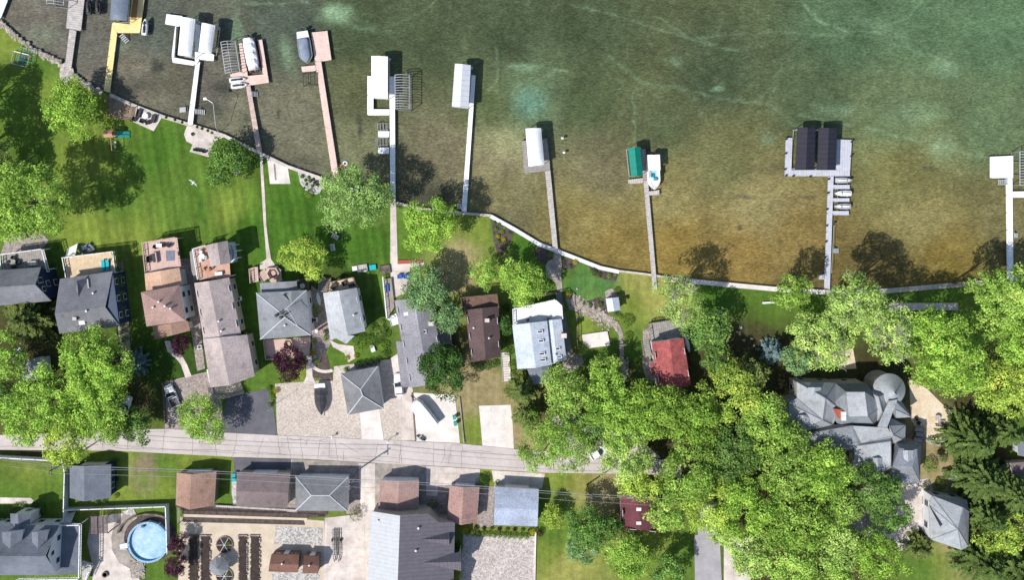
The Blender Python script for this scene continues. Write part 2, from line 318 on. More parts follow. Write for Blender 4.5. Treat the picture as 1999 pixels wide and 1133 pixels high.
def dab(PX,PY,cols,cx,cy,rx,ry,c,k,rot=0):
    a=math.radians(rot); dx=(PX-cx)*math.cos(a)+(PY-cy)*math.sin(a); dy=-(PX-cx)*math.sin(a)+(PY-cy)*math.cos(a)
    w=np.exp(-((dx/rx)**2+(dy/ry)**2)**1.5)*k; return cols*(1-w[...,None])+np.array(c)*w[...,None]
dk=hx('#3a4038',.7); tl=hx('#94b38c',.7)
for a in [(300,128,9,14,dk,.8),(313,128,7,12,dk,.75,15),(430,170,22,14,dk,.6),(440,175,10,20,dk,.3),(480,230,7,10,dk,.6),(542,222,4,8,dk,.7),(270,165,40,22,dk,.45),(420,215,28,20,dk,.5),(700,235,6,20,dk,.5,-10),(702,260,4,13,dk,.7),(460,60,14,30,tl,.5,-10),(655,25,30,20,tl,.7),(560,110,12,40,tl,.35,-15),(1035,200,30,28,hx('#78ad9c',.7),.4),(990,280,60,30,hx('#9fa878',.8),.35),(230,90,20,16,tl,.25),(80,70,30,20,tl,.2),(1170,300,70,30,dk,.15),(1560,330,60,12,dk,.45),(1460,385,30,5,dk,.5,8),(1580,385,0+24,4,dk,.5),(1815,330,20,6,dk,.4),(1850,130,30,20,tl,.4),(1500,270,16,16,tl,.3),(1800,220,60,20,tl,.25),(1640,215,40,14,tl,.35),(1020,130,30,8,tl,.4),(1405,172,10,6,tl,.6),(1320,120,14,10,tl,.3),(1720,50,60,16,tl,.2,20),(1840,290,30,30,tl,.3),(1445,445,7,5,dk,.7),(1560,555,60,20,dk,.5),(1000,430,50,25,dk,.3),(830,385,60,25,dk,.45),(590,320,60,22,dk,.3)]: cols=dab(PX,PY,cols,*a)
rng=np.random.default_rng(3)
jit=sum(np.sin(PX*fx+PY*fy+ph)*3.5 for fx,fy,ph in [(.11,.07,1),(.05,-.13,2),(.21,.17,4)])
for pl,w,k in [([(1115,8),(1190,25),(1300,60),(1400,90),(1460,100)],4,.35),([(1560,-5),(1600,40),(1660,62),(1730,60),(1780,25),(1800,0)],4,.55),([(1530,125),(1500,200),(1560,250)],5,.3),([(1190,110),(1260,165),(1320,170),(1400,190),(1480,200)],5,.35),([(1270,20),(1350,75),(1500,60),(1700,70),(1830,110)],4,.3),([(970,95),(972,150),(955,175)],4,.6),([(1000,125),(1060,130),(1110,140)],4,.5),([(1235,180),(1240,225)],3,.6),([(1240,238),(1238,285)],3,.6),([(1560,225),(1700,250),(1830,285),(1930,310)],4,.4),([(450,0),(520,8),(600,0)],4,.4),([(760,50),(800,35),(850,0)],4,.3),([(640,20),(700,55),(760,60)],7,.35),([(1060,255),(1010,180),(1080,140)],3,.25),([(1390,175),(1415,160)],4,.6)]:
    w=w*.75; k=k*.85; d=seg_dist(PX+jit*.35,PY+jit*.3,pl); n_=.6+.4*np.sin(PX*.09+PY*.12)*np.sin(PX*.031-PY*.05)
    cols=cols*(1-(np.exp(-(d/w)**2)*k*n_)[...,None])+np.array(tl)*(np.exp(-(d/w)**2)*k*n_)[...,None]
water=grid_mesh('lake_water',PX,PY,WZ,cols)
def attr_mat(name,water=False):
    m=bpy.data.materials.new(name); m.use_nodes=True; nt=m.node_tree; n=nt.nodes; l=nt.links; b=n['Principled BSDF']
    a=n.new('ShaderNodeAttribute'); a.attribute_name='base'; g=n.new('ShaderNodeNewGeometry'); pos=g.outputs['Position']
    out=a.outputs['Color']
    def nz(scale,lo,hi,det=5,rough=.6,mp=None,e0=.35,e1=.65):
        nonlocal out
        t=n.new('ShaderNodeTexNoise'); t.inputs['Scale'].default_value=scale; t.inputs['Detail'].default_value=det; t.inputs['Roughness'].default_value=rough
        if mp:
            q=n.new('ShaderNodeMapping'); q.inputs['Rotation'].default_value=(0,0,mp[0]); q.inputs['Scale'].default_value=(mp[1],mp[2],1); l.new(pos,q.inputs[0]); l.new(q.outputs[0],t.inputs['Vector'])
        else: l.new(pos,t.inputs['Vector'])
        r=n.new('ShaderNodeMapRange'); r.inputs[1].default_value=e0; r.inputs[2].default_value=e1; r.inputs[3].default_value=lo; r.inputs[4].default_value=hi; l.new(t.outputs[0],r.inputs[0])
        k=n.new('ShaderNodeMix'); k.data_type='RGBA'; k.blend_type='MULTIPLY'; k.inputs[0].default_value=1; l.new(out,k.inputs[6]); l.new(r.outputs[0],k.inputs[7]); out=k.outputs[2]; return t
    if water:
        nz(.12,.84,1.16,6); nz(.5,.82,1.16,6,.75); nz(1.0,.72,1.32,4,.85,(math.radians(-35),.8,3.0),.3,.7); nz(3.2,.66,1.36,2,.7,(math.radians(-40),.5,1.3),.3,.7)  # stretched noise paints the ripples' light and dark streaks into the colour
        w=nz(2.2,.82,1.2,3,.8,(math.radians(25),.8,1.8),.3,.7)
        for sc_,e0,e1,am,cc_ in ((.9,.60,.72,.4,(.05,.06,.04,1)),(1.6,.66,.74,.3,(.03,.04,.025,1)),(.5,.60,.74,.32,(.20,.27,.18,1)),(2.4,.68,.75,.35,(.26,.30,.2,1))):
            t=n.new('ShaderNodeTexNoise'); t.inputs['Scale'].default_value=sc_; t.inputs['Detail'].default_value=8; t.inputs['Roughness'].default_value=.7; l.new(pos,t.inputs['Vector'])
            r=n.new('ShaderNodeMapRange'); r.inputs[1].default_value=e0; r.inputs[2].default_value=e1; r.inputs[4].default_value=am; l.new(t.outputs[0],r.inputs[0])
            k=n.new('ShaderNodeMix'); k.data_type='RGBA'; l.new(r.outputs[0],k.inputs[0]); l.new(out,k.inputs[6]); k.inputs[7].default_value=cc_; out=k.outputs[2]
        b.inputs['Roughness'].default_value=.16; b.inputs['Specular IOR Level'].default_value=.22; b.inputs['IOR'].default_value=1.33
        bp=n.new('ShaderNodeBump'); bp.inputs['Strength'].default_value=.35; bp.inputs['Distance'].default_value=.15; l.new(w.outputs[0],bp.inputs['Height']); l.new(bp.outputs[0],b.inputs['Normal'])
    else:
        nz(.1,.84,1.14,6); nz(.8,.8,1.18,6,.75); nz(4,.66,1.34,4,.85,None,.3,.7); nz(.5,.9,1.1,2,.5,(math.radians(3),1.6,.06),.35,.65)
        for sc_,e0,e1,am,cc_ in ((.33,.57,.73,.28,(.27,.235,.115,1)),(1.3,.62,.74,.4,(.055,.13,.025,1)),(2.6,.66,.74,.5,(.34,.33,.17,1))):
            t=n.new('ShaderNodeTexNoise'); t.inputs['Scale'].default_value=sc_; t.inputs['Detail'].default_value=8; t.inputs['Roughness'].default_value=.7; l.new(pos,t.inputs['Vector'])
            r=n.new('ShaderNodeMapRange'); r.inputs[1].default_value=e0; r.inputs[2].default_value=e1; r.inputs[4].default_value=am; l.new(t.outputs[0],r.inputs[0])
            k=n.new('ShaderNodeMix'); k.data_type='RGBA'; l.new(r.outputs[0],k.inputs[0]); l.new(out,k.inputs[6]); k.inputs[7].default_value=cc_; out=k.outputs[2]
        b.inputs['Roughness'].default_value=.95; b.inputs['Specular IOR Level'].default_value=.1
    l.new(out,b.inputs['Base Color']); return m
water.data.materials.append(attr_mat('lake_water',True))
# land ------------------------------------------------------------
gx=np.linspace(-330,2330,680); t=np.linspace(0,1,400)**1.0
shy=np.interp(gx,sx,sy); GX=np.tile(gx,(400,1)); GY=shy[None,:]+t[:,None]*(1430-shy[None,:])
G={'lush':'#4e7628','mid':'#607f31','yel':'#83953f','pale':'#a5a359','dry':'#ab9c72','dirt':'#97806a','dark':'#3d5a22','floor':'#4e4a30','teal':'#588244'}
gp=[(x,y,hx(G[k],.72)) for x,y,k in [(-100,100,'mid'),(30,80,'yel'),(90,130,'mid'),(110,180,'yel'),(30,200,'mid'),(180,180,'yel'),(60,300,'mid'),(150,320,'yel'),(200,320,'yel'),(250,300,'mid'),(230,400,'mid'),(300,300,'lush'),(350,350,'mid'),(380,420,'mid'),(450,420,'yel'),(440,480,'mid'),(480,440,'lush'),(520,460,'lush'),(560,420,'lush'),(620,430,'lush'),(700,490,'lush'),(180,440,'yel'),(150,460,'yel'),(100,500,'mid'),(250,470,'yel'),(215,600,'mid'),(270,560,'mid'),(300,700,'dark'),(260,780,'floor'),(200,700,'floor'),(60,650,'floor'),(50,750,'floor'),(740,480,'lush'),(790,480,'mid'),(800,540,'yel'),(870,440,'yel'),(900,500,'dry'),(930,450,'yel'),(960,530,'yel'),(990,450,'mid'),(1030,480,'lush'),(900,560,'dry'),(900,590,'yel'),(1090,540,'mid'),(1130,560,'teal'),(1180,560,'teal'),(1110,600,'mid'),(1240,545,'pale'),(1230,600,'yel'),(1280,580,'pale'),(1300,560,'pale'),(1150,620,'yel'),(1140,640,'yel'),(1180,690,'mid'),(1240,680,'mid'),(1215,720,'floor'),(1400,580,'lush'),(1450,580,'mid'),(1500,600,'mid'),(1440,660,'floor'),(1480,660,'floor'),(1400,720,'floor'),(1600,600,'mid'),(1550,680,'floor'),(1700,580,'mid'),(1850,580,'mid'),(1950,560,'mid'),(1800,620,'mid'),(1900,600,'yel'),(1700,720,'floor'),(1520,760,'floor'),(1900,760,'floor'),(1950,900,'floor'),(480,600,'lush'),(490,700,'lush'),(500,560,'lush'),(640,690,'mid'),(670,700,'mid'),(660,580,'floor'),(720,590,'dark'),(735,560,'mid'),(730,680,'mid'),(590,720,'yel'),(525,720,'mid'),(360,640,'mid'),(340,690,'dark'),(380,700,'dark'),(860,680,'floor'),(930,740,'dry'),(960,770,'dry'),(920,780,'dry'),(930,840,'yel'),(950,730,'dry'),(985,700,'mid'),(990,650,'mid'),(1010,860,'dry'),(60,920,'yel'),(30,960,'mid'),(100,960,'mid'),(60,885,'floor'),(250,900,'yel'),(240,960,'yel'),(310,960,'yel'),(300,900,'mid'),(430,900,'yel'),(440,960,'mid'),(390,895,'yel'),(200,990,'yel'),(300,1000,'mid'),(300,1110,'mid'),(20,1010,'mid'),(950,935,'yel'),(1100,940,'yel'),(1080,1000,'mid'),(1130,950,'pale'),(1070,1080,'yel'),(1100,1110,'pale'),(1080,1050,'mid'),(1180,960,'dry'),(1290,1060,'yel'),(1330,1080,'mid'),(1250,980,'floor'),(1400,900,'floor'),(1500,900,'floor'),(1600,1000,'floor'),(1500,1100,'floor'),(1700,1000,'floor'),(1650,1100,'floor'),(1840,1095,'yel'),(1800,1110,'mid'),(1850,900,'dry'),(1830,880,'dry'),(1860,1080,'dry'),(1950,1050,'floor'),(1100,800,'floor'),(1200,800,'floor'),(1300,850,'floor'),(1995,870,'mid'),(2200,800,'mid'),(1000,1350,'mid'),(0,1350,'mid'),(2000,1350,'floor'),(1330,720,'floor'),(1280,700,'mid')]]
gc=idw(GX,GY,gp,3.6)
stripe=1+(.08*np.sign(np.sin((GX*.985-GY*.17)*.14))+.10*np.sin((GX*.985-GY*.17)*.37))*np.clip(((GX>150)&(GX<760)&(GY<560)).astype(float),0,1)
gc*=stripe[...,None]
for a in [(280,925,26,36,hx('#94806c',.75),.9),(280,935,16,18,hx('#6f8a3a',.72),.8),(290,890,14,26,hx('#94806c',.75),.5),(392,400,7,26,hx('#35651f',.7),.6),(400,430,6,10,hx('#35651f',.7),.5),(380,370,10,16,hx('#35651f',.7),.4),(860,540,18,22,hx('#a89376',.75),.7),(1000,530,6,30,hx('#a08c74',.75),.6)]: gc=dab(GX,GY,gc,*a)
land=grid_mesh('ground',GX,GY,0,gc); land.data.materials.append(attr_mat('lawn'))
# shore bank below the ground sheet
b=MB()
for (x0,y0),(x1,y1) in zip(SHORE,SHORE[1:]):
    p=W(x0,y0,-.005);q=W(x1,y1,-.005); b.add([p,q,(q.x,q.y,-2.2),(p.x,p.y,-2.2)],[(0,1,2,3)])
structure(b.build('shore_bank','rock_dark'))
def offset_line(pts,w):
    out=[]
    for i,p in enumerate(pts):
        a=pts[max(0,i-1)]; c=pts[min(len(pts)-1,i+1)]; dx,dy=c[0]-a[0],c[1]-a[1]; L=math.hypot(dx,dy); out.append((p[0]-dy/L*w,p[1]+dx/L*w))
    return out
def seawall(label,i0,i1,wpx,m,pts=None,h=.12):
    pl=pts or SHORE[i0:i1+1]; up=offset_line(pl,-2.5); dn=offset_line(pl,wpx-2.5)
    b=MB()
    for i in range(len(pl)-1):
        q=[W(*up[i],h),W(*up[i+1],h),W(*dn[i+1],h),W(*dn[i],h)]; b.slab(q,h+.02)
        f=[W(*up[i],.02),W(*up[i+1],.02),W(*pl[i+1],.02),W(*pl[i],.02)]; b.slab(f,2.0)
    a=math.atan2(-(pl[-1][1]-pl[0][1]),pl[-1][0]-pl[0][0])
    o=b.build('seawall',m,ang=a); tag(o,label,'seawall')
seawall('pale concrete seawall beside the fire pit terrace, west end of the walls',10,14,6.5,'seawall')
seawall('weathered plank topped seawall below the shore tree and paved pads',14,19,6,'concrete')
seawall('grey concrete seawall between the long white dock and the bend',20,23,5,'seawall')
seawall('white capped seawall slanting down past the mulch beds',23,28,7.5,'white_paint')
seawall('low thin concrete seawall along the yellowish lawn',28,30,4,'seawall')
seawall('broad pale concrete seawall walkway in front of the striped lawn',30,33,9,'concrete_white')
seawall('concrete seawall walkway under the eastern shore trees',33,36,9,'seawall')
# riprap at the natural shore
def rocks(name,label,spots,m,kind='stuff',cat='rocks'):
    b=MB()
    for x,y,r,z in spots:
        c=W(x,y,z); b.ball((c.x,c.y,z),r*R(.8,1.3),r*R(.8,1.3),r*.6,seg=6,ring=4,jit=.18)
    o=b.build(name,m); tag(o,label,cat,kind=kind); return o
sp=[]
for i in range(420):
    x=R(-30,200); y=shore(x)+random.gauss(1,3.2); sp.append((x,y,R(.15,.45),-.12))
rocks('shore_rocks','loose broken rocks lining the natural bank at the left shore',sp,'rock')
sp=[]
for i in range(260):
    x=R(440,640); y=shore(x)+R(-6,-2); sp.append((x,y,R(.1,.28),WZ+.02))
rocks('shallow_rocks','dark stones in the shallows against the plank topped seawall',sp,'rock_dark')
# ------------------------------------------------------------------ docks
def dock(label,polys,m,cat='dock',posts=True,z=.28,every=3.2,group=None,mats=None):
    c=cen([W(*p) for p in polys[0]]); c.z=0; o=thing('dock',label,cat,c,group)
    for k,pl in enumerate(polys):
        p=WP(pl,z-.0035*k); b=MB(); b.slab(p,.18)
        L=[((p[(i+1)%len(p)]-p[i]).length,i) for i in range(len(p))]; i=max(L)[1]; d=p[(i+1)%len(p)]-p[i]
        b.build('deck',mats[k] if mats else m,o,ang=math.atan2(d.y,d.x))
    if posts:
        pm=None
        for pl in polys:
            p=WP(pl,z)
            for i in range(len(p)):
                a=p[i];q=p[(i+1)%len(p)]; n=max(1,int((q-a).length/every))
                for j in range(n):
                    v=a.lerp(q,j/n)
                    if pm is None:
                        b=MB(); b.tube((0,0,-2.0),(0,0,z+.22),.055,seg=6); pm=b.build('post','galv',o,local=True); r_=pm
                    else: r_=pm.copy(); COL.objects.link(r_); r_.parent=o
                    r_.location=(v.x-c.x,v.y-c.y,0)
    return o
def strip(p,q,w):  # straight walkway as a 4 point grid polygon
    dx,dy=q[0]-p[0],q[1]-p[1]; L=math.hypot(dx,dy); nx,ny=-dy/L*w/2,dx/L*w/2
    return [(p[0]+nx,p[1]+ny),(q[0]+nx,q[1]+ny),(q[0]-nx,q[1]-ny),(p[0]-nx,p[1]-ny)]
dock('white dock end cut by the top left corner of the photo',[[(-25,-20),(14,-22),(15,0),(1,36),(-12,30)]],'white_deck')
dock('weathered grey plank dock with a wide head, ending at a cobble pad',[[(136,-20),(167,-20),(158,60),(129,55)],[(135.5,56.5),(149,60),(139,133),(126.5,131)]],'wood_pale')
d=dock('yellow dock bending round a tan mat, leftmost coloured dock',[[(258,-20),(284,-20),(273,64),(228,64),(219,43),(253,47)],[(219,44),(228.5,66),(214,181),(202.5,177)]],'deck_yellow')
b=MB(); b.slab(WP([(262,-18),(272,-18),(265.5,39),(254.5,38)],.34),.05); b.build('mat','tan_mat',d)
dock('white dock with platform wrapped around two white canopies',[[(325,27),(356,31),(354,50),(344,52),(340,112),(380,119.5),(379,128),(337,122),(335,108),(342,50),(322,47)],[(382,47),(391,48),(388,120),(380,128)],[(388,99),(418,106),(417,119),(388,116)],[(381,127.5),(390.5,120),(388,140),(376,244),(366,242)]],'white_deck')
dock('pinkish dock with U shaped platform holding the covered pontoon boat',[[(466,83),(472,82),(484,148),(513,145),(503,78),(511.5,77),(525,161),(489,166.5),(486,168),(451,151),(448,144),(473,139)],[(480,168),(488.5,167),(512,298),(501,296)]],'deck_pink',mats=['deck_pink','deck_pinkwood'])
dock('long pink dock with a square head platform, second from the big leafy shore tree',[[(607,63),(639,60),(647,116.5),(627,120),(615,120)],[(615,120.5),(627,120.5),(662,348),(649,346)],[(588,130),(615.5,127),(617,138),(590,141)]],'deck_pink')
dock('white dock with slip platform and two stub arms, continuing into the garden path',[[(717,148),(729,148),(729,213),(760,213),(760,225),(717,225)],[(760,149),(770.5,149),(772,394),(762,394)],[(738,256),(759.5,256),(759.5,268),(738,268)],[(738,288),(759.5,288),(759.5,300),(738,300)]],'white_deck')
dock('narrow grey and white dock beside the grey ribbed canopy',[[(920.5,146),(928.5,147),(910.5,414),(901,412)]],'grey_deck',mats=['white_deck'])
dock('weathered grey wood dock under the white barrel canopy, ending at a round pad',[[(1018,275),(1068,270),(1073,315),(1074,333),(1064,333.5),(1023,339)],[(1064,334),(1074.5,333.5),(1089,486),(1079,485)]],'wood_grey',mats=['wood_grey','wood_pale'])
dock('brown plank dock between the green canopy and the white topped boat',[[(1251.5,290),(1260,292),(1265,352),(1255.5,352)],[(1256,352.5),(1265,352.5),(1283,563),(1274.5,566)],[(1226,351),(1255.5,347.5),(1255.5,357),(1227,359.5)],[(1265.5,374),(1287,371),(1287,380),(1266.5,382)]],'wood_pale',mats=['wood_grey','wood_pale','wood_pale','wood_pale'])
d10=dock('wide pale grey dock around the pair of black canopies',[[(1534,269),(1547,269),(1545,332),(1632,332),(1634,272),(1663,273),(1659,344),(1532,344)],[(1617,344.5),(1627.5,344.5),(1620,565),(1609,563)],[(1627,361),(1659,361),(1659,369),(1627,369)],[(1626,387),(1658,387),(1658,394),(1626,394)],[(1625,412),(1657,412),(1657,420),(1625,420)]],'grey_deck')
for x,y in [(1534,272),(1533,300),(1532,331),(1548,344),(1581,345),(1617,350),(1616,377),(1614,409),(1627,438),(1613,441),(1612,472),(1610,503),(1534,343),(1662,277),(1661,305)]:
    c=W(x,y,.28); b=MB(); b.box((c.x,c.y,.28),.3,.3,.45); b.tube((c.x,c.y,.3),(c.x,c.y,1.0),.06); b.build('mooring_post','dark_metal',d10)
b=MB(); b.path([W(1628,440,.9),W(1623,534,.9)],.04); b.build('handrail','alu',d10)
b=MB(); c=W(1603,541,.2); b.box((c.x,c.y,.2),1.0,.9,.3,.05); b.build('swim_platform','grey_deck',d10)
dock('white dock with square platform near the right edge of the photo',[[(1933,306),(1978,304),(1978,347.5),(1933,348)],[(1964,348),(1976.5,348),(1978.5,552),(1966.5,552)],[(1977,374),(2030,373),(2030,386),(1977,386)]],'white_deck')
# swim ladders
def ladder(label,x,y,a,L=1.6,w=.9):
    c=W(x,y,.3); b=MB(); ca,sa=math.cos(a),math.sin(a)
    P=lambda u,v,z:(c.x+u*ca-v*sa,c.y+u*sa+v*ca,z)
    for v in (-w/2,w/2): b.tube(P(0,v,.75),P(L,v,-.5),.05)
    o=thing('dock_ladder',label,'ladder',(c.x,c.y,0)); b.build('rail','alu',o)
    for i in range(5):
        t=(i+.5)/5; z=.7-1.1*t; s=MB(); s.beam(P(L*t,-w/2,z),P(L*t,w/2,z),.2,.05); s.build('step','alu',o)
ladder('aluminium steps at the inner corner of the yellow dock',237,68,-.95)
ladder('aluminium swim steps on the left side of the white platform dock',364,214,math.pi)
ladder('aluminium swim steps on the right side of the white platform dock',382,218,0)
ladder('small swim steps beside the pinkish walkway below the jet skis',490,183,0,1.1)
ladder('swim steps by the seawall end of the grey and white dock',901,403,math.pi,.9)
ladder('swim steps on the east side of the wide grey dock',1624,490,0)
ladder('white swim steps below the square platform at the right edge',1965,356,math.pi,1.3)
ladder('tubular swim ladder on the east side of the rightmost dock',1978,460,0,1.3)
# ------------------------------------------------------------------ canopies on boat lifts
def canopy(label,q,m,kind='barrel',h=3.0,rise=.7,valance=.35,group=None,lift='alu'):
    """q: TL,TR,BR,BL in the grid at eave height. ridge runs TL->BL direction"""
    P=WP(q,h); c=cen(P); c.z=0; o=thing('boat_lift_canopy',label,'boat canopy',c,group)
    n=8 if kind=='barrel' else 2; A=[];B=[]
    for i in range(n+1):
        t=i/n; z=rise*(1-(2*t-1)**2) if kind=='barrel' else rise*(1-abs(2*t-1))
        a=P[0].lerp(P[1],t); d=P[3].lerp(P[2],t); a.z=h+z; d.z=h+z; A.append(a);B.append(d)
    K=7; b=MB(); rows=[]
    for j in range(K+1):
        s_=j/K; e=0 if kind!='barrel' else -.28*(1-min(1,min(s_,1-s_)*5))
        rows.append([Vector((*(A[i].lerp(B[i],s_).xy),A[i].lerp(B[i],s_).z+e*(1-abs(2*i/n-1)**2))) for i in range(n+1)])
    vs=[tuple(v) for r in rows for v in r]; f=[]
    for j in range(K):
        for i in range(n): a=j*(n+1)+i; f.append((a,a+n+1,a+n+2,a+1))
    b.add(vs,f)
    # valances
    for (u,v) in ((P[0],P[3]),(P[1],P[2])):
        b.add([u,v,(v.x,v.y,h-valance),(u.x,u.y,h-valance)],[(0,1,2,3)])
    for row in (rows[0],rows[-1]):
        for i in range(n): u,v=row[i],row[i+1]; b.add([u,v,(v.x,v.y,h-valance*.6),(u.x,u.y,h-valance*.6)],[(0,1,2,3)])
    b.build('cover',m,o,ang=0)
    b=MB(); cc=cen(P)
    pp=[p.lerp(cc,.06) for p in P]
    for i in range(4):
        b.tube((pp[i].x,pp[i].y,-2),(pp[i].x,pp[i].y,h-.1),.07)
        u,v=pp[i],pp[(i+1)%4]; b.tube((u.x,u.y,h-.12),(v.x,v.y,h-.12),.05); b.tube((u.x,u.y,-.1),(v.x,v.y,-.1),.07)
    b.build('lift_frame',lift,o)
    w=pp[1]; m_=MB(); m_.lathe((w.x+.15,w.y,1.0),[(.0,-.05),(.32,-.05),(.32,.05),(0,.05)],10); m_.build('winch_wheel',lift,o)
    return o
canopy('slate blue boat canopy cut by the top edge beside the yellow dock',[(219,-25),(254,-25),(247.5,40),(214.5,38.5)],'canopy_slate',rise=.5)
canopy('larger of the two white barrel canopies on the white platform dock',[(354,33),(381,37),(373.5,111),(347,107)],'canopy_white',rise=.8)
canopy('smaller of the two white barrel canopies on the white platform dock',[(394,44),(420,49.5),(412.5,105),(387.5,101)],'canopy_white',rise=.8)
canopy('long flat white canopy over the slip next to the bare hoop frame',[(725,109),(757,110),(757,193),(725,191)],'canopy_white',kind='gable',rise=.35)
canopy('grey ribbed gable canopy beside the narrow dock',[(888,124),(919,127),(914.5,211),(882,208)],'canopy_grey',kind='gable',rise=.55)
canopy('white barrel canopy on the weathered wood platform dock',[(1026,251),(1056,250),(1063,322),(1032,325)],'canopy_white',rise=.8)
canopy('bright green gable canopy beside the plank dock',[(1226,289),(1250,287),(1255,343),(1232,345)],'canopy_green',kind='gable',rise=.6)
canopy('left one of the twin black canopies on the wide grey dock',[(1558,249),(1592,249),(1590,331),(1553,331)],'canopy_black',kind='gable',rise=.45)
canopy('right one of the twin black canopies on the wide grey dock',[(1598.5,250),(1634,250),(1631.5,332),(1595.5,332)],'canopy_black',kind='gable',rise=.45)
def bare_frame(label,q,n,h=2.6,rise=.6,center=True):
    P=WP(q,h); c=cen(P); c.z=0; o=thing('bare_lift_frame',label,'boat lift frame',c)
    for j in range(n+1):
        b=MB(); s_=j/n; a=P[0].lerp(P[3],s_); d=P[1].lerp(P[2],s_); pts=[]
        for i in range(7):
            t=i/6; v=a.lerp(d,t); v.z=h+rise*(1-(2*t-1)**2); pts.append(v)
        b.path(pts,.065); b.build('hoop','alu',o)
    b=MB(); b.tube(P[0],P[3],.08); b.tube(P[1],P[2],.08)
    if center:
        u=P[0].lerp(P[1],.5); v=P[3].lerp(P[2],.5); u.z=v.z=h+rise; b.tube(u,v,.06)
    b.build('rails','alu',o)
    b=MB()
    for p in P: b.tube((p.x,p.y,-2),(p.x,p.y,h),.07)
    for i in range(4): u,v=P[i],P[(i+1)%4]; b.tube((u.x,u.y,-.2),(v.x,v.y,-.2),.06)
    for s_ in (.3,.7):
        u=P[0].lerp(P[3],s_); v=P[1].lerp(P[2],s_); b.tube((u.x,u.y,-.1),(v.x,v.y,-.1),.08)
    b.build('lift_frame','galv',o)
bare_frame('bare hoop frame of a boat lift left of the covered pontoon boat',[(431,82),(459,80),(468,139),(440,143)],11)
bare_frame('bare hoop frame of a boat lift beside the long flat white canopy',[(771,146),(799,146),(799,213),(772,212)],13,center=False)
bare_frame('bare hoop frame of a boat lift cut by the right edge of the photo',[(1991,296),(2018,296),(2018,362),(1991,361)],12,center=False)
bare_frame('bare hoop frame of a boat lift at the top edge by the grey plank dock',[(92,-45),(128,-40),(124,10),(91,6)],9)
def pwc_lift(label,x0,y0,x1,y1,n=4,m='galv'):
    P=WP([(x0,y0),(x1,y0),(x1,y1),(x0,y1)],.45); c=cen(P); c.z=0; o=thing('jet_ski_lift',label,'jet ski lift',c)
    b=MB()
    for i in range(4): b.tube(P[i],P[(i+1)%4],.06); b.tube((P[i].x,P[i].y,-2),(P[i].x,P[i].y,.8),.05)
    b.build('lift_frame',m,o)
    for i in range(n):
        t=(i+.5)/n; s=MB(); s.beam(P[0].lerp(P[1],t),P[3].lerp(P[2],t),.12,.08); s.build('bunk',m,o)
pwc_lift('empty jet ski lift above the upper stub arm of the white dock',734,241,757,254)
pwc_lift('empty jet ski lift between the two stub arms of the white dock',733,270,757,284)
pwc_lift('dark empty lift cradle under the short arm of the long pink dock',593,142,619,167,3,'dark_metal')
# ------------------------------------------------------------------ boats and jet skis
def jetski(label,x,y,rz,hullm,seatm,group='jet skis'):
    o=thing('jet_ski',label,'jet ski',W(x,y,.3)*1,group); 
    prof=[(-1.6,.42,.45),(-1.5,.52,.5),(-.6,.58,.55),(.4,.55,.6),(1.0,.4,.62),(1.4,.2,.6),(1.62,.04,.5)]
    b=MB(); b.loft([[(u,-w,.0+.1),(u,-w*1.0,z*.6),(u,-w*.7,z),(u,w*.7,z),(u,w,z*.6),(u,w,.1),(u,w*.5,-.1),(u,-w*.5,-.1)] for u,w,z in prof]); h=b.build('hull',hullm,o,local=True)
    b=MB(); b.loft([[(u,-w,.5),(u,-w*.7,z),(u,w*.7,z),(u,w,.5)] for u,w,z in [(-1.2,.2,.8),(-.5,.2,.92),(.15,.16,.85),(.3,.1,.7)]]); b.build('seat',seatm,o,local=True)
    b=MB(); b.loft([[(u,-w,.5),(u,-w*.7,z),(u,w*.7,z),(u,w,.5)] for u,w,z in [(.35,.12,.95),(.7,.28,.85),(1.15,.16,.66)]]); b.build('hood',seatm,o,local=True)
    b=MB(); b.tube((.45,-.38,1.0),(.45,.38,1.0),.04); b.build('handlebar','dark_metal',o,local=True)
    b=MB()
    for v in (-.35,.35): b.tube((-1.5,v,-.12),(1.2,v,-.12),.07)
    for u in (-1.0,.9): b.tube((u,-.75,-.15),(u,.75,-.15),.06); b.tube((u,-.75,-.15),(u,-.75,-1.6),.05); b.tube((u,.75,-.15),(u,.75,-1.6),.05)
    b.build('cradle','galv',o,local=True)
    o.rotation_euler=(0,0,rz); return o
H=math.pi/2
jetski('dark jet ski nearest the grey plank dock at the top edge',175,13,H,'dark_metal','dark_metal')
jetski('dark jet ski on the outer cradle at the top edge, left of the slate canopy',193,12,H,'dark_metal','dark_metal')
jetski('white and black jet ski against the right side of the yellow dock',284,53,H-.1,'gelcoat','dark_metal')
jetski('upper white jet ski under the left arm of the pinkish dock',465,156,.1,'gelcoat','dark_metal')
jetski('lower white jet ski under the left arm of the pinkish dock',468,167,.1,'gelcoat','dark_metal')
jetski('grey jet ski on the cradle nearest the black canopies',1646,352,0,'alu','gelcoat')
jetski('white covered jet ski on the middle cradle of the wide grey dock',1645,377.5,math.pi,'gelcoat','gelcoat')
jetski('grey jet ski on the cradle closest to shore at the wide grey dock',1644,403,math.pi,'alu','gelcoat')
def hull_secs(L,w,z0,z1,bow=.3,rake=.2,n=14,stern=.85):
    out=[]
    for i in range(n+1):
        t=i/n; u=-L/2+L*t; ww=w/2*(1-((t-(1-bow))/bow)**2.0*.93 if t>1-bow else stern+(1-stern)*min(1,t*3)); z=z1+rake*t*t
        out.append((u,ww,z))
    return out
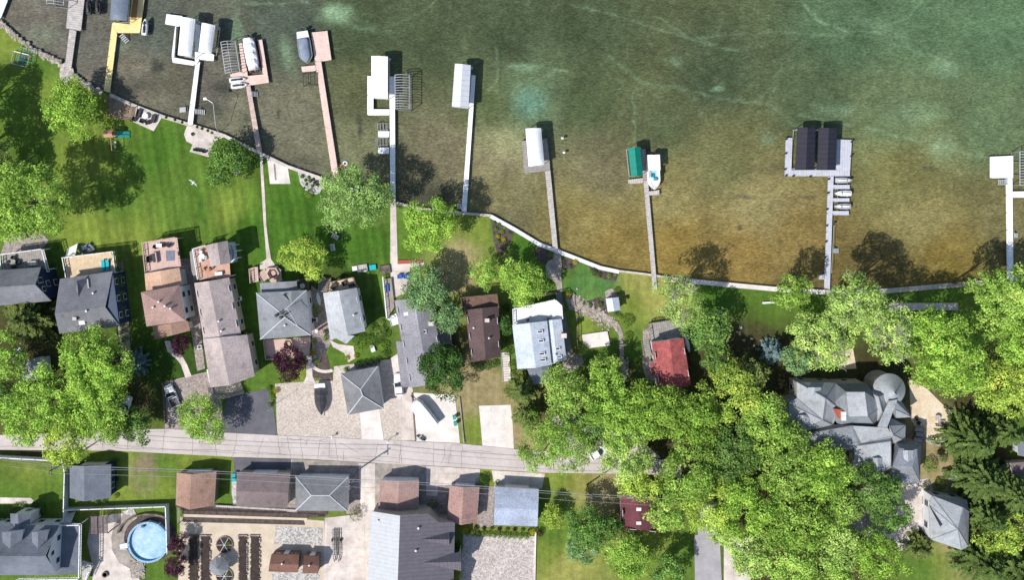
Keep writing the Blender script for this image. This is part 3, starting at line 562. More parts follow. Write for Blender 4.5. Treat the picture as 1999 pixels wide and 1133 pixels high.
def boat(label,x,y,rz,L,w,kind,z=.5):
    o=thing('boat',label,'boat',(W(x,y,.8).x,W(x,y,.8).y,0))
    if kind=='pontoon_cover':
        b=MB()
        for v in (-w*.33,w*.33): b.tube((-L/2,v,z-.3),(L/2,v,z-.3),.3,seg=8)
        b.build('pontoons','alu',o,local=True)
        b=MB(); b.loft([[(u,-ww,z),(u,-ww,z+.12),(u,ww,z+.12),(u,ww,z)] for u,ww,_ in hull_secs(L,w,0,0,.16)]); b.build('deck','red_trim',o,local=True)
        b=MB(); S_=[]
        for i in range(15):
            t=i/14; u=-L/2*.95+L*.93*t; ww=w/2*.9*(1 if .08<t<.85 else .86); zz=z+1.2+.22*math.cos(t*math.pi*8)
            S_.append([(u,-ww,z+.13),(u,-ww*.97,z+.8),(u,-ww*.55,zz-.05),(u,0,zz),(u,ww*.55,zz-.05),(u,ww*.97,z+.8),(u,ww,z+.13)])
        b.loft(S_); b.build('cover','gelcoat',o,local=True,smooth=False)
        b=MB(); b.box((-L/2-.35,0,z-.2),.5,.4,1.0); b.build('outboard_motor','dark_metal',o,local=True)
        b=MB()
        for v in (-.6,.6): b.box((L/2-.2,v,z+.2),.7,.5,.4)
        b.build('bow_seat','dark_metal',o,local=True)
    if kind=='runabout_cover':
        hs=hull_secs(L,w,0,z+.6,.25)
        b=MB(); b.loft([[(u,-ww*.4,z-.3),(u,-ww,z+.2),(u,-ww,zz),(u,ww,zz),(u,ww,z+.2),(u,ww*.4,z-.3)] for u,ww,zz in hs]); b.build('hull','gelcoat',o,local=True)
        b=MB(); S_=[]
        for u,ww,zz in hs:
            if u<-L/2+L*.2: continue
            t=(u+L/2)/L; k=.45*math.sin(math.pi*min(1,max(0,(t-.15)/.85)))**.6; S_.append([(u,-ww*.98,zz+.01),(u,-ww*.5,zz+k*.8),(u,0,zz+k+.04),(u,ww*.5,zz+k*.8),(u,ww*.98,zz+.01)])
        b.loft(S_); b.build('cover','cover_blue',o,local=True,smooth=True)
        b=MB(); b.box((-L/2-.3,0,z),.5,.4,1.1); b.build('outboard_motor','dark_metal',o,local=True)
    if kind=='deckboat':
        hs=hull_secs(L,w,0,z+.4,.25)
        b=MB(); b.loft([[(u,-ww*.5,z-.3),(u,-ww,z+.1),(u,-ww,zz),(u,ww,zz),(u,ww,z+.1),(u,ww*.5,z-.3)] for u,ww,zz in hs]); b.build('hull','gelcoat',o,local=True)
        b=MB(); b.sheet([(-L*.05,-w*.38,z+.46),(L*.24,-w*.38,z+.5),(L*.24,w*.38,z+.5),(-L*.05,w*.38,z+.46)]); b.build('floor','teal_carpet',o,local=True)
        for (u,v,lx,ly) in [(.3,-w*.36,1.5,.45),(.3,w*.36,1.5,.45),(L*.2,w*.1,.6,.7),(L*.1,-w*.1,.6,.6)]:
            b=MB(); b.box((u,v,z+.47),lx,ly,.4); b.box((u,v+.18*(1 if v>0 else -1),z+.87),lx,.12,.25); b.build('seat','seat_teal' if lx<1 else 'gelcoat',o,local=True)
        b=MB(); b.loft([[(u,-w*.46,z+2.0),(u,0,z+2.15),(u,w*.46,z+2.0),(u,w*.46,z+1.94),(u,0,z+2.09),(u,-w*.46,z+1.94)] for u in (-L*.48,-L*.2,-L*.04)]); b.build('hard_top','gelcoat',o,local=True)
        b=MB()
        for u in (-L*.45,-L*.06):
            for v in (-w*.42,w*.42): b.tube((u,v,z+.4),(u,v,z+2),.04)
        b.build('top_frame','alu',o,local=True)
        b=MB(); b.path([(L*.3,-w*.36,z+.95),(L*.42,-w*.25,z+1),(L*.47,0,z+1),(L*.42,w*.25,z+1),(L*.3,w*.36,z+.95)],.035)
        for v in (-.2,.2): b.tube((L*.46,v*w,z+.5),(L*.46,v*w,z+1),.03)
        b.build('bow_rail','alu',o,local=True)
        b=MB(); b.box((-L/2-.3,.3,z),.5,.4,.9); b.build('outboard_motor','dark_metal',o,local=True)
    o.rotation_euler=(0,0,rz); return o
M['teal_carpet']=mat('teal_carpet',(.35,.6,.62),(.28,.5,.52),fine_amt=.2); M['seat_teal']=mat('seat_teal',(.03,.3,.38),fine_amt=.1)
boat('pontoon boat under a ribbed white cover with red rim',490.5,107,-math.radians(79),6.7,2.5,'pontoon_cover')
boat('runabout under a blue grey mooring cover at the long pink dock',595,92,-math.radians(81),6.2,2.5,'runabout_cover')
boat('deck boat with white hard top and teal seats beside the plank dock',1275.5,336,-math.radians(87),6.8,2.5,'deckboat')
o=thing('mooring_post','upper dark mooring post in open water, farther from shore','post',W(1098,270,0)); b=MB(); b.tube((0,0,-2),(0,0,.4),.1); b.build('pole','dark_metal',o,local=True); b=MB(); b.ball((0,0,.5),.32,.25,.25); b.build('float_cap','gelcoat',o,local=True)
dup(o,W(1101,298,0),0,'lower dark mooring post in open water, closer to shore')
for (x,y,l) in [(669,325,'ring shaped pink pool float by the leafy shore tree, lower one'),(674,319,'ring shaped pale float by the leafy shore tree, upper one')]:
    c=W(x,y,WZ+.1); b=MB(); n=16; vs=[];f=[]
    for i in range(n):
        a=2*math.pi*i/n
        for j in range(6): q=2*math.pi*j/6; rr=.38+.14*math.cos(q); vs.append((c.x+rr*math.cos(a),c.y+rr*math.sin(a),c.z+.14*math.sin(q)))
    for i in range(n):
        for j in range(6): f.append((i*6+j,((i+1)%n)*6+j,((i+1)%n)*6+(j+1)%6,i*6+(j+1)%6))
    b.add(vs,f); tag(b.build('swim_ring','pinkfloat' if 'pink' in l else 'gelcoat'),l,'float')
# paved things -----------------------------------------------------------------
road=[(-400,872),(0,850),(250,839),(330,838),(430,845),(545,851),(700,858),(800,862),(900,867),(1020,879),(1150,887),(1260,893),(1330,905),(1330,935),(1300,928),(1170,925),(1060,924),(950,917),(860,911),(740,905),(600,897),(455,893),(230,881),(0,879),(-400,905)]
b=MB(); b.sheet([tuple(v) for v in WP(road,4*LV)])
b.mi=1
def crack(pts,w=.055):
    for a,c in zip(pts,pts[1:]):
        # small wobble along the seam
        n=max(1,int(math.hypot(c[0]-a[0],c[1]-a[1])/7)); q=[(a[0]+(c[0]-a[0])*i/n+(R(-1.1,1.1) if 0<i<n else 0),a[1]+(c[1]-a[1])*i/n+(R(-1.1,1.1) if 0<i<n else 0)) for i in range(n+1)]
        for u,v in zip(q,q[1:]):
            P=W(*u);Q=W(*v); d=(Q-P); 
            if d.length<1e-4: continue
            d.normalize(); nn=Vector((-d.y,d.x,0))*w/2; e=d*.03
            b.sheet([tuple((x.x,x.y,4.7*LV)) for x in (P-nn-e,Q-nn+e,Q+nn+e,P+nn-e)])
for pl in [[(322,838),(318,882)],[(279,841),(280,878)],[(375,845),(377,886)],[(420,847),(423,890)],[(463,848),(461,868),(454,891)],[(514,856),(502,892)],[(543,854),(547,886)],[(561,853),(568,897)],[(586,854),(591,897)],[(625,860),(621,898)],[(625,860),(640,858)],[(643,860),(643,890)],[(654,858),(659,898)],[(643,881),(657,882)],[(670,880),(671,900)],[(738,866),(733,890)],[(738,869),(780,869)],[(783,862),(779,905)],[(788,870),(783,878),(784,906)],[(847,864),(846,911)],[(869,868),(868,885),(861,906)],[(882,869),(876,906)],[(882,869),(902,870)],[(848,879),(868,880)],[(902,871),(901,913)],[(902,880),(960,882)],[(1023,896),(1022,918)],[(560,858),(640,862)],[(225,875),(330,878),(463,880),(560,888)],[(640,893),(700,896),(780,904)],[(230,845),(330,842)],[(1004,886),(1006,894)],[(665,866),(700,885)],[(0,872),(80,874)],[(250,846),(250,878)],[(548,857),(575,860),(590,858)],[(1080,886),(1082,920)],[(1140,890),(1142,921)],[(600,858),(598,870)],[(200,850),(201,877)]]: crack(pl)
structure(b.build('road',['road','tar']))
sheet('driveway',[(318,747),(405,726),(415,752),(434,790),(436,846),(322,839)],1,'cobble_dark')
sheet('driveway',[(444,774),(521,760),(530,772),(541,851),(427,846)],2,'asphalt')
sheet('driveway',[(537,750),(650,742),(652,716),(775,700),(786,861),(543,851),(541,843)],1,'gravel')
sheet('driveway',[(703,802),(740,796),(749,860),(706,858)],3,'concrete_white')
sheet('driveway',[(762,700),(778,690),(790,716),(806,762),(812,861),(786,861)],2,'concrete')
sheet('driveway',[(805.5,767),(888,772),(898,866),(812.5,862)],3,'concrete_white')
sheet('driveway',[(935,793),(997,791),(1001,830),(1003,877),(942,872)],1,'concrete_white')
sheet('driveway',[(1075,800),(1120,800),(1130,830),(1240,850),(1290,895),(1180,888),(1070,884)],2,'concrete')
sheet('apron',[(455,894),(568,897.5),(569,915),(458,930)],3,'asphalt')
sheet('apron',[(568.5,897.5),(700,904),(860,912),(937,917),(935,952),(880,972),(832,968),(825,920),(738,930),(745,1010),(724,1000),(722,1200),(630,1200),(634,1012),(700,1005),(698,930),(690,918),(568,918)],3,'concrete')
sheet('apron',[(960,919),(1064,925.5),(1058,955),(966,955)],3,'concrete')
sheet('courtyard',[(352,1010),(560,1012),(633,1018),(633,1200),(345,1200)],1,'court_sand')
sheet('cobble_patch',[(539,1028),(630,1032),(629,1066),(535,1064)],2,'cobble_white')
sheet('cobble_patch',[(532,1112),(625,1112),(622,1200),(530,1200)],2,'cobble_white')
sheet('cobble_yard',[(905,1042),(1045,1048),(1042,1200),(890,1200)],2,'cobble')
sheet('lane',[(1355,1045),(1405,1050),(1412,1200),(1358,1200)],2,'asphalt_light')
sheet('lane',[(1413,1050),(1460,1050),(1470,1200),(1413,1200)],1,'concrete')
sheet('lane',[(1370,985),(1400,985),(1395,1050),(1362,1046)],1,'asphalt_light')
sheet('pool_patio',[(178,1010),(262,1000),(268,1010),(262,1025),(230,1060),(232,1085),(262,1108),(275,1140),(270,1200),(176,1200),(182,1110),(170,1060)],1,'concrete')
sheet('pool_surround',[(240,1005)]+arc(290,1050,72,55,-130,-270,12)[0:0]+[(236,1003),(268,1004),(258,1018),(244,1040),(243,1062),(256,1088),(268,1098),(255,1112),(232,1100),(219,1075),(217,1050),(223,1025)],2,'concrete_old')
sheet('footpath',[(321,666),(332,666),(338,680),(356,696),(365,712),(374,735),(362,738),(353,712),(345,702),(327,687)],1,'concrete')
sheet('footpath',[(507,303),(512,303),(517,380),(520,440),(524,475),(529,506),(538,519),(532,526),(505,526),(508,514),(520,506),(518,475),(514,430),(510,360)],1,'concrete')
sheet('footpath',[(762,395),(773,395),(776,500),(777,560),(783,575),(765,585),(762,520)],1,'concrete')
sheet('footpath',[(776,508),(826,506),(828,518),(800,522),(800,560),(786,578),(776,560)],2,'concrete')
sheet('terrace',[(207,190),(214,186),(263,210),(259,236),(214,228)],2,'bare_dirt')
sheet('terrace',[(264,208),(318,226),(300,256),(260,238)],3,'concrete')
sheet('terrace',[(366,243),(372,246),(416,262),(440,266),(418,276),(408,307),(370,296),(376,282),(364,276),(359,262)],3,'concrete')
sheet('terrace',[(521,306),(528,309),(562,328),(567,359),(527,359)],2,'concrete_white')
b=MB(); b.sheet([tuple(v) for v in WP([(534,320),(537.5,320),(540,352),(536.5,352)],3.4*LV)]); structure(b.build('drain_slot','concrete_old'))
sheet('gravel_bed',[(581,335),(636,354),(624,377),(616,380),(598,374),(586,358)],2,'cobble_white')
sheet('landing_pad',arc(130,143,14,22,0,360,18)[:-1],2,'cobble')
sheet('landing_pad',[(1081,486),(1092,486),(1094,500),(1097,517),(1095,540),(1099,570),(1089,570),(1084,552),(1067,538),(1065,520),(1070,510),(1080,505)],2,'concrete_old')
sheet('mulch_bed',[(958,424),(1004,450),(996,472),(986,492),(972,504),(964,470)],2,'mulch')
sheet('mulch_bed',[(1045,478),(1055,482),(1078,494),(1078,504),(1066,514),(1060,516),(1044,500)],2,'mulch')
sheet('mulch_bed',[(1096,500),(1132,512),(1118,526),(1099,528)],2,'mulch')
sheet('mulch_bed',[(1148,518),(1172,526),(1209,533),(1202,549),(1180,546),(1158,538)],2,'mulch')
sheet('mulch_bed',[(1140,590),(1172,580),(1184,588),(1186,612),(1160,606)],1,'mulch')
sheet('stone_bed',[(1180,570),(1192,563),(1204,568),(1206,580),(1184,586)],2,'cobble_dark')
sheet('rock_bed',[(1104,580),(1116,584),(1160,604),(1190,615),(1207,634),(1200,640),(1170,622),(1110,604)],2,'cobble_dark')
sheet('footpath',[(1196,634),(1208,632),(1216,650),(1218,700),(1224,740),(1214,740),(1210,690),(1208,655)],1,'concrete_old')
sheet('paved_strip',[(1255,645),(1268,640),(1270,700),(1283,745),(1262,742),(1254,715)],1,'cobble_dark')
sheet('patio',arc(1832,830,48,34,0,360,24)[:-1],2,'patio_tan')
sheet('patio',[(1775,740),(1810,760),(1850,800),(1800,850),(1778,820)],1,'patio_tan')
sheet('patio',[(1630,690),(1665,680),(1672,720),(1640,722)],1,'patio_tan')
sheet('driveway',[(1755,942),(1812,935),(1822,960),(1800,970),(1800,1050),(1790,1070),(1740,1080),(1700,1060),(1740,1000)],1,'concrete')
sheet('driveway',[(1640,960),(1760,945),(1750,1010),(1700,1060),(1640,1010)],1,'concrete_old')
sheet('gravel_bed',[(820,968),(875,960),(873,1020),(856,1020),(836,1005)],1,'cobble_dark')
sheet('gravel_bed',[(935,950),(966,950),(962,1030),(931,1030)],1,'cobble_dark')
sheet('gravel_bed',[(595,600),(640,700),(650,745),(600,735),(606,690)],1,'mulch')
sheet('gravel_bed',[(352,505),(378,505),(400,720),(385,725),(372,640)],1,'cobble_dark')
sheet('gravel_bed',[(608,558),(632,575),(650,665),(612,720),(606,600)],1,'cobble_dark')
sheet('footpath',[(598,695),(609,695),(610,735),(617,749),(592,749),(598,735)],2,'concrete')
sheet('footpath',arc(635,705,32,24,60,170,8)+arc(635,705,25,18,170,60,8),3,'concrete')
sheet('footpath',[(643,664),(660,672),(690,676),(694,700),(680,708),(672,690),(650,678)],3,'concrete')
sheet('footpath',[(0,972),(60,973),(66,978),(62,984),(0,984)][::1],1,'concrete')
sheet('gravel_bed',[(238,1000),(260,993),(268,1008),(245,1006)],3,'cobble_white')
sheet('gravel_bed',[(255,1098),(282,1095),(276,1120),(258,1133)],3,'cobble_white')
sheet('dirt_strip',[(222,520),(240,505),(250,600),(256,700),(240,720),(230,640)],1,'cobble_dark')
sheet('patio',[(0,500),(15,455),(80,452),(95,470),(80,490)],1,'cobble_dark')
sheet('patio',[(520,664),(607,660),(604,696),(521,702)],2,'deck_pink')
sheet('courtyard',[(1100,694),(1135,690),(1140,710),(1110,730),(1090,725)],1,'concrete_old')
sheet('yard',[(414,735),(470,745),(476,770),(420,775)],1,'patio_tan')
sheet('soil_bed',[(419,984),(480,990),(640,998),(640,1006),(356,998),(343,990),(343,984)],2,'mulch')
sheet('gravel_bed',[(560,915),(580,915),(580,1002),(560,1000)],2,'cobble_dark')
sheet('gravel_bed',[(676,915),(700,915),(704,1004),(676,1004)],2,'cobble_dark')
sheet('gravel_bed',[(452,940),(466,940),(466,992),(456,990),(452,965)],2,'cobble_white')
sheet('apron',[(732,904),(832,910),(832,1004),(732,1004)],1,'concrete_old')
sheet('apron',[(570,897),(700,903),(700,945),(570,940)],1,'concrete_old')
sheet('gravel_bed',[(855,948),(880,948),(874,1028),(850,1020)],1,'cobble_dark')
# planting ground beds south of the garages
sheet('soil_bed',[(356,992),(634,1004),(634,1010),(356,1002)],3,'soil')
o=sheet('soil_bed',[(357,998),(620,1005),(620,1012),(357,1004)],3,'mulch')
sheet('footpath',[(357,1004.5),(600,1012.5),(600,1017),(357,1010)],3,'court_sand')
sheet('soil_bed',[(357,1010.5),(592,1017.5),(595,1026),(357,1020)],3,'mulch')
for k,(x0,x1,l) in enumerate([(368,387,'dark soil raised bed, leftmost in the courtyard'),(391,411,'stone edged raised bed, second from the left in the courtyard'),(465,483,'stone edged raised bed, third from the left in the courtyard'),(488,508,'stone edged raised bed, rightmost in the courtyard')]):
    c=W((x0+x1)/2,1095,0); o=thing('raised_bed',l,'raised bed',(c.x,c.y,0))
    b=MB(); b.slab(WP([(x0+2,1048),(x1-2,1048),(x1-2,1150),(x0+2,1150)],.25),.25); b.build('soil','soil',o)
    b=MB(); random.seed(k)
    for i in range(100):
        t=R(0,1); side=random.choice((0,1,2)); x,y=((x0+.5,1046+t*100) if side==0 else (x1-.5,1046+t*100) if side==1 else (x0+t*(x1-x0),1046.5)); p=W(x,y,.2); b.ball((p.x,p.y,.2),R(.12,.2),R(.12,.2),.15,seg=6,ring=4)
    b.build('stone_edging','rock' if k else 'timber',o)
b=MB()
# ------------------------------------------------------------------ buildings
def plane_z(a,b,c,x,y):
    n=(b-a).cross(c-a); return a.z-(n.x*(x-a.x)+n.y*(y-a.y))/n.z if abs(n.z)>1e-6 else a.z
def roof_mesh(verts,faces,th=.2):
    """closed slab from roof faces: top faces, lowered copies, fascia on boundary edges"""
    b=MB(); n=len(verts); V=[Vector(v) for v in verts]; F=[]
    for f in faces:
        nn=Vector((0,0,0))
        for i in range(len(f)): nn+=V[f[i]].cross(V[f[(i+1)%len(f)]])
        F.append(tuple(f) if nn.z>0 else tuple(f[::-1]))
    ed={}
    for f in F:
        for i in range(len(f)): ed[(f[i],f[(i+1)%len(f)])]=1
    b.add(V,F); b.add([v-Vector((0,0,th)) for v in V],[f[::-1] for f in F])
    top=len(F)
    b.v=b.v[:n]+b.v[n:]; 
    for (u,v) in ed:
        if (v,u) not in ed: b.f.append((v,u,u+n,v+n)); b.m.append(1)
    return b
class House: pass
HOUSES=[]
def house(name,label,cat,eaves,e,r=None,ridge=None,kind='gable',roof='slate',wall='siding_white',o=.35,windows=True,trim='white_paint',cap=None,group=None,door=None,gdoor=None,parent=None,z0=0.0,win_z=None,part_name='roof',th=.22):
    A=[W(*p,e) for p in eaves]; c=cen(A); c.z=z0
    if parent is None: t=thing(name,label,cat,c,group)
    else: t=parent
    h=House(); h.t=t; h.e=e; h.c=c; h.faces=[]
    if kind=='flat': verts=A; faces=[tuple(range(len(A)))]
    elif kind=='pyramid': verts=A+[W(*ridge[0],r)]; k=len(A); faces=[(i,(i+1)%k,k) for i in range(k)]
    else:
        verts=A+[W(*ridge[0],r),W(*ridge[1],r)]
        faces=[(1,2,5,4),(3,0,4,5)]+([(0,1,4),(2,3,5)] if kind=='hip' else [])
        if kind=='gable':   # put the ridge ends on the gable planes
            for k,(i,j) in ((4,(0,1)),(5,(2,3))):
                pass
    h.verts=verts
    for f in faces: h.faces.append([verts[i] for i in f])
    b=roof_mesh(verts,faces,th); rf=b.build(part_name,[roof,trim],t); h.roof=rf
    if cap:
        b=MB()
        if kind=='hip':
            for i,k in ((0,4),(1,4),(2,5),(3,5),(4,5)): b.tube(verts[i]+Vector((0,0,.02)),verts[k]+Vector((0,0,.02)),.09,seg=5)
        else: b.tube(verts[4]+Vector((0,0,.02)),verts[5]+Vector((0,0,.02)),.1,seg=5)
        b.build('ridge_cap',cap,rf)
    # walls
    cc=cen(A); Wc=[]
    n=len(A)
    for i in range(n):
        p=A[i]; d1=(A[i-1]-p); d2=(A[(i+1)%n]-p); d1.z=d2.z=0; d1.normalize(); d2.normalize(); s_=max(.35,abs(d1.cross(d2).z)); q=p+(d1+d2)*o/s_; Wc.append(q)
    h.walls=Wc; b=MB()
    for i in range(n):
        p,q=Wc[i],Wc[(i+1)%n]
        if kind=='gable':
            zt=[]
            for u in (p,q):
                f=None
                zt.append(min(plane_z(verts[1],verts[2],verts[4],u.x,u.y),plane_z(verts[3],verts[0],verts[5],u.x,u.y))-th-.01)
            if i in (0,2):
                rp=verts[4] if i==0 else verts[5]; d=(q-p); d.z=0; L=d.length; d.normalize(); tt=max(.1,min(L-.1,(rp-p).dot(d))); m=p+d*tt
                zm=min(plane_z(verts[1],verts[2],verts[4],m.x,m.y),plane_z(verts[3],verts[0],verts[5],m.x,m.y))-th-.01
                b.add([(p.x,p.y,z0),(q.x,q.y,z0),(q.x,q.y,zt[1]),(m.x,m.y,zm),(p.x,p.y,zt[0])],[(0,1,2,3,4)])
            else: b.add([(p.x,p.y,z0),(q.x,q.y,z0),(q.x,q.y,zt[1]),(p.x,p.y,zt[0])],[(0,1,2,3)])
        else:
            zz=e-th*.9 if kind!='flat' else e-th
            b.add([(p.x,p.y,z0),(q.x,q.y,z0),(q.x,q.y,zz),(p.x,p.y,zz)],[(0,1,2,3)])
    h.wall=b.build('wall',wall,t)
    zs=[z0+1.5] if e-z0<4 else [z0+1.4,z0+4.2]
    if win_z is not None: zs=win_z
    if windows:
        for i in range(n):
            p,q=Wc[i],Wc[(i+1)%n]; L=(q-p).length
            k=int(L/3.0)
            if k<1 or (gdoor is not None and i==gdoor): continue
            for zc in zs:
                for j in range(k): add_window(h,i,(j+.5)/k,zc,1.0,1.2,trim)
    if gdoor is not None:
        p,q=Wc[gdoor],Wc[(gdoor+1)%n]; L=(q-p).length
        add_panel(h,gdoor,.5,z0+.02,min(4.6,L*.72),2.15,'white_paint','garage_door')
    if door is not None: add_panel(h,door[0],door[1],z0+.02,.95,2.05,door[2] if len(door)>2 else 'white_paint','door')
    HOUSES.append(h); return h
def add_panel(h,i,t,z,w,hh,m,name,parent=None,prd=.05,n=None):
    Wc=h.walls; p,q=Wc[i],Wc[(i+1)%len(Wc)]; d=q-p; d.z=0; L=d.length; d.normalize(); nrm=Vector((d.y,-d.x,0))
    if (p+nrm-h.c).xy.length<(p-h.c).xy.length: nrm=-nrm
    a=p+d*(t*L); a.z=z
    b=MB(); hw=d*w/2; N=nrm*prd
    base=[a-hw-nrm*.02,a+hw-nrm*.02,a+hw+N,a-hw+N]; b.slab([x+Vector((0,0,hh)) for x in base],hh)
    return b.build(name,m,parent or h.t)
def add_window(h,i,t,zc,w,hh,trim):
    f=add_panel(h,i,t,zc-hh/2,w+.2,hh+.2,trim,'window'); add_panel(h,i,t,zc-hh/2+.1,w,hh,'glass','pane',f,.08)
def roof_z(h,px,py):
    z=h.e
    for _ in range(6):
        p=W(px,py,z); best=None
        for f in h.faces:
            ins=True; s0=None
            for i in range(len(f)):
                a,b_=f[i],f[(i+1)%len(f)]; cr=(b_.x-a.x)*(p.y-a.y)-(b_.y-a.y)*(p.x-a.x)
                if s0 is None and abs(cr)>1e-9: s0=cr>0
                elif s0 is not None and abs(cr)>1e-9 and (cr>0)!=s0: ins=False
            if ins: best=plane_z(f[0],f[1],f[2],p.x,p.y)
        if best is None: break
        z=best
    return W(px,py,z)
def chimney(h,x,y,w=.8,hh=1.0,m='brick_red',name='chimney',rz=0):
    p=roof_z(h,x,y); b=MB(); b.box((p.x,p.y,p.z-.6),w,w*.8,hh+.6,rz); c=b.build(name,m,h.roof); b=MB(); b.box((p.x,p.y,p.z+hh),w+.15,w*.8+.15,.1,rz); b.build('chimney_cap','concrete',h.t)
def vent(h,x,y,r=.14,hh=.35,m='alu'):
    p=roof_z(h,x,y); b=MB(); b.tube((p.x,p.y,p.z-.2),(p.x,p.y,p.z+hh),r,seg=8); b.lathe((p.x,p.y,p.z+hh),[(0,0),(r*1.6,.02),(r*1.4,.1),(0,.14)],8); b.build('vent',m,h.roof)
def skylight(h,x,y,w=1.0,l=.8,ang=0,m='glass'):
    p=roof_z(h,x,y); b=MB(); b.box((p.x,p.y,p.z-.25),w,l,.38,ang); s=b.build('skylight','white_paint' if m=='glass' else m,h.roof)
    b=MB(); b.box((p.x,p.y,p.z+.131),w-.25,l-.25,.02,ang); 
    if m=='glass': b.build('skylight_pane','glass',h.t)
    else: b.build('skylight_pane','light_glass',h.t)
def railing(pts,z,parent,m='white_vinyl',h=1.0,closed=False,name='railing',step=.5):
    P=WP(pts,z); 
    if closed: P=P+[P[0]]
    b=MB()
    for a,c in zip(P,P[1:]):
        L=(c-a).length; b.beam(a+Vector((0,0,h)),c+Vector((0,0,h)),.14,.07); b.beam(a+Vector((0,0,.18)),c+Vector((0,0,.18)),.07,.07)
        n=max(1,int(L/step))
        for j in range(n+1):
            v=a.lerp(c,j/n); k=.05 if j%4 else .12; b.box((v.x,v.y,z),k,k,h+(.08 if k>.1 else -.06))
    return b.build(name,m,parent)
def deck(h,pts,z,m,ang=0,name='deck',rail=None,rm='white_vinyl',th=.2,posts=True):
    t=h.t if isinstance(h,House) else h
    p=WP(pts,z); b=MB(); b.slab(p,th); o=b.build(name,m,t,ang=ang)
    if posts and z>.6:
        b=MB()
        for v in p: b.box((v.x+(cen(p).x-v.x)*.05,v.y+(cen(p).y-v.y)*.05,0),.18,.18,z-th)
        b.build('deck_post',rm,t)
    if rail: railing(rail,z,t,rm,name='railing')
    return o
def stairs(label,x0,y0,x1,y1,w,n,za,zb,m='wood_grey',parent=None):
    a=W(x0,y0,za); c=W(x1,y1,zb); d=(c-a); d.z=0; L=d.length; d.normalize(); rz=math.atan2(d.y,d.x)
    cc=a.lerp(c,.5); cc.z=0
    o=thing('stairs',label,'stairs',cc) if parent is None else parent
    for i in range(n):
        t=(i+.5)/n; p=a.lerp(c,t); b=MB(); top=max(.06,p.z); b.box((p.x,p.y,max(0,top-.14)),L/n*.86,w,.14,rz); b.build('step',m,o)
    nn=Vector((-d.y,d.x,0))*w/2; b=MB()
    for s_ in (-1,1): b.loft([[v+nn*s_+Vector((0,0,k)) for k in ()] or [v+nn*s_*1.0,v+nn*s_*1.08,v+nn*s_*1.08+Vector((0,0,.22)),v+nn*s_+Vector((0,0,.22))] for v in (a,c)])
    b.build('stringer',m,o); return o
# --- furniture
def chair(label,x,y,z,rz=0,m='chair_black',group=None,w=.6):
    p=W(x,y,z); o=thing('chair',label,'chair',p,group); o['category']='chair'
    b=MB(); b.box((0,0,.36),w,w,.1); b.build('seat',m,o,local=True)
    b=MB(); b.box((0,w*.5,.36),w,.1,.55); b.build('backrest',m,o,local=True)
    b=MB()
    for s_ in (-1,1): b.box((s_*w*.52,0,.5),.08,w,.12)
    b.build('armrest',m,o,local=True)
    for s_ in (-1,1):
        for q in (-1,1): b=MB(); b.box((s_*w*.42,q*w*.42,0),.06,.06,.37); b.build('leg',m,o,local=True)
    o.rotation_euler=(0,0,rz); return o
def table(label,x,y,z,r,m='white_paint',h=.72,round_=True):
    p=W(x,y,z); o=thing('table',label,'table',p); b=MB()
    if round_: b.lathe((0,0,h-.06),[(0,0),(r,0),(r,.06),(0,.06)],18)
    else: b.box((0,0,h-.06),r*2,r*1.3,.06)
    b.build('table_top',m,o,local=True); b=MB(); b.tube((0,0,0),(0,0,h-.06),.07); b.lathe((0,0,0),[(0,.0),(.3,0),(.28,.05),(0,.06)],10); b.build('pedestal',m,o,local=True); return o
def sofa(label,x,y,z,L,rz,m='brown_deck',cm='cover_black'):
    p=W(x,y,z); o=thing('sofa',label,'sofa',p); b=MB(); b.box((0,0,.05),L,.85,.28); b.build('frame',m,o,local=True)
    b=MB(); b.box((0,.36,.33),L,.16,.45); b.build('backrest',m,o,local=True)
    for s_ in (-1,1): b=MB(); b.box((s_*(L/2-.07),-.08,.33),.14,.7,.28); b.build('armrest',m,o,local=True)
    n=max(2,int(L/.7)); 
    for i in range(n): b=MB(); b.box((-L/2+.14+(L-.28)*(i+.5)/n,-.07,.33),(L-.28)/n-.04,.68,.15); b.build('cushion',cm,o,local=True)
    o.rotation_euler=(0,0,rz); return o
def bin_(label,x,y,m='teal_plastic',rz=0):
    p=W(x,y,0); o=thing('wheelie_bin',label,'bin',p); b=MB(); b.loft([[(-.25,-.25,.05),(.25,-.25,.05),(.25,.25,.05),(-.25,.25,.05)],[(-.3,-.32,1.0),(.3,-.32,1.0),(.3,.32,1.0),(-.3,.32,1.0)]]); b.build('bin_body',m,o,local=True)
    b=MB(); b.slab([(-.34,-.36,1.08),(.34,-.36,1.08),(.34,.38,1.12),(-.34,.38,1.12)],.07); b.build('lid',m,o,local=True)
    for s_ in (-1,1): b=MB(); b.tube((s_*.27,.3,.13),(s_*.34,.3,.13),.13,seg=10); b.build('wheel','tyre',o,local=True)
    o.rotation_euler=(0,0,rz)
M['pale_blue_siding']=mat('pale_blue_siding',(.45,.5,.62),(.4,.45,.56),fine_amt=.05,lines=(.3,1,.15,.85))
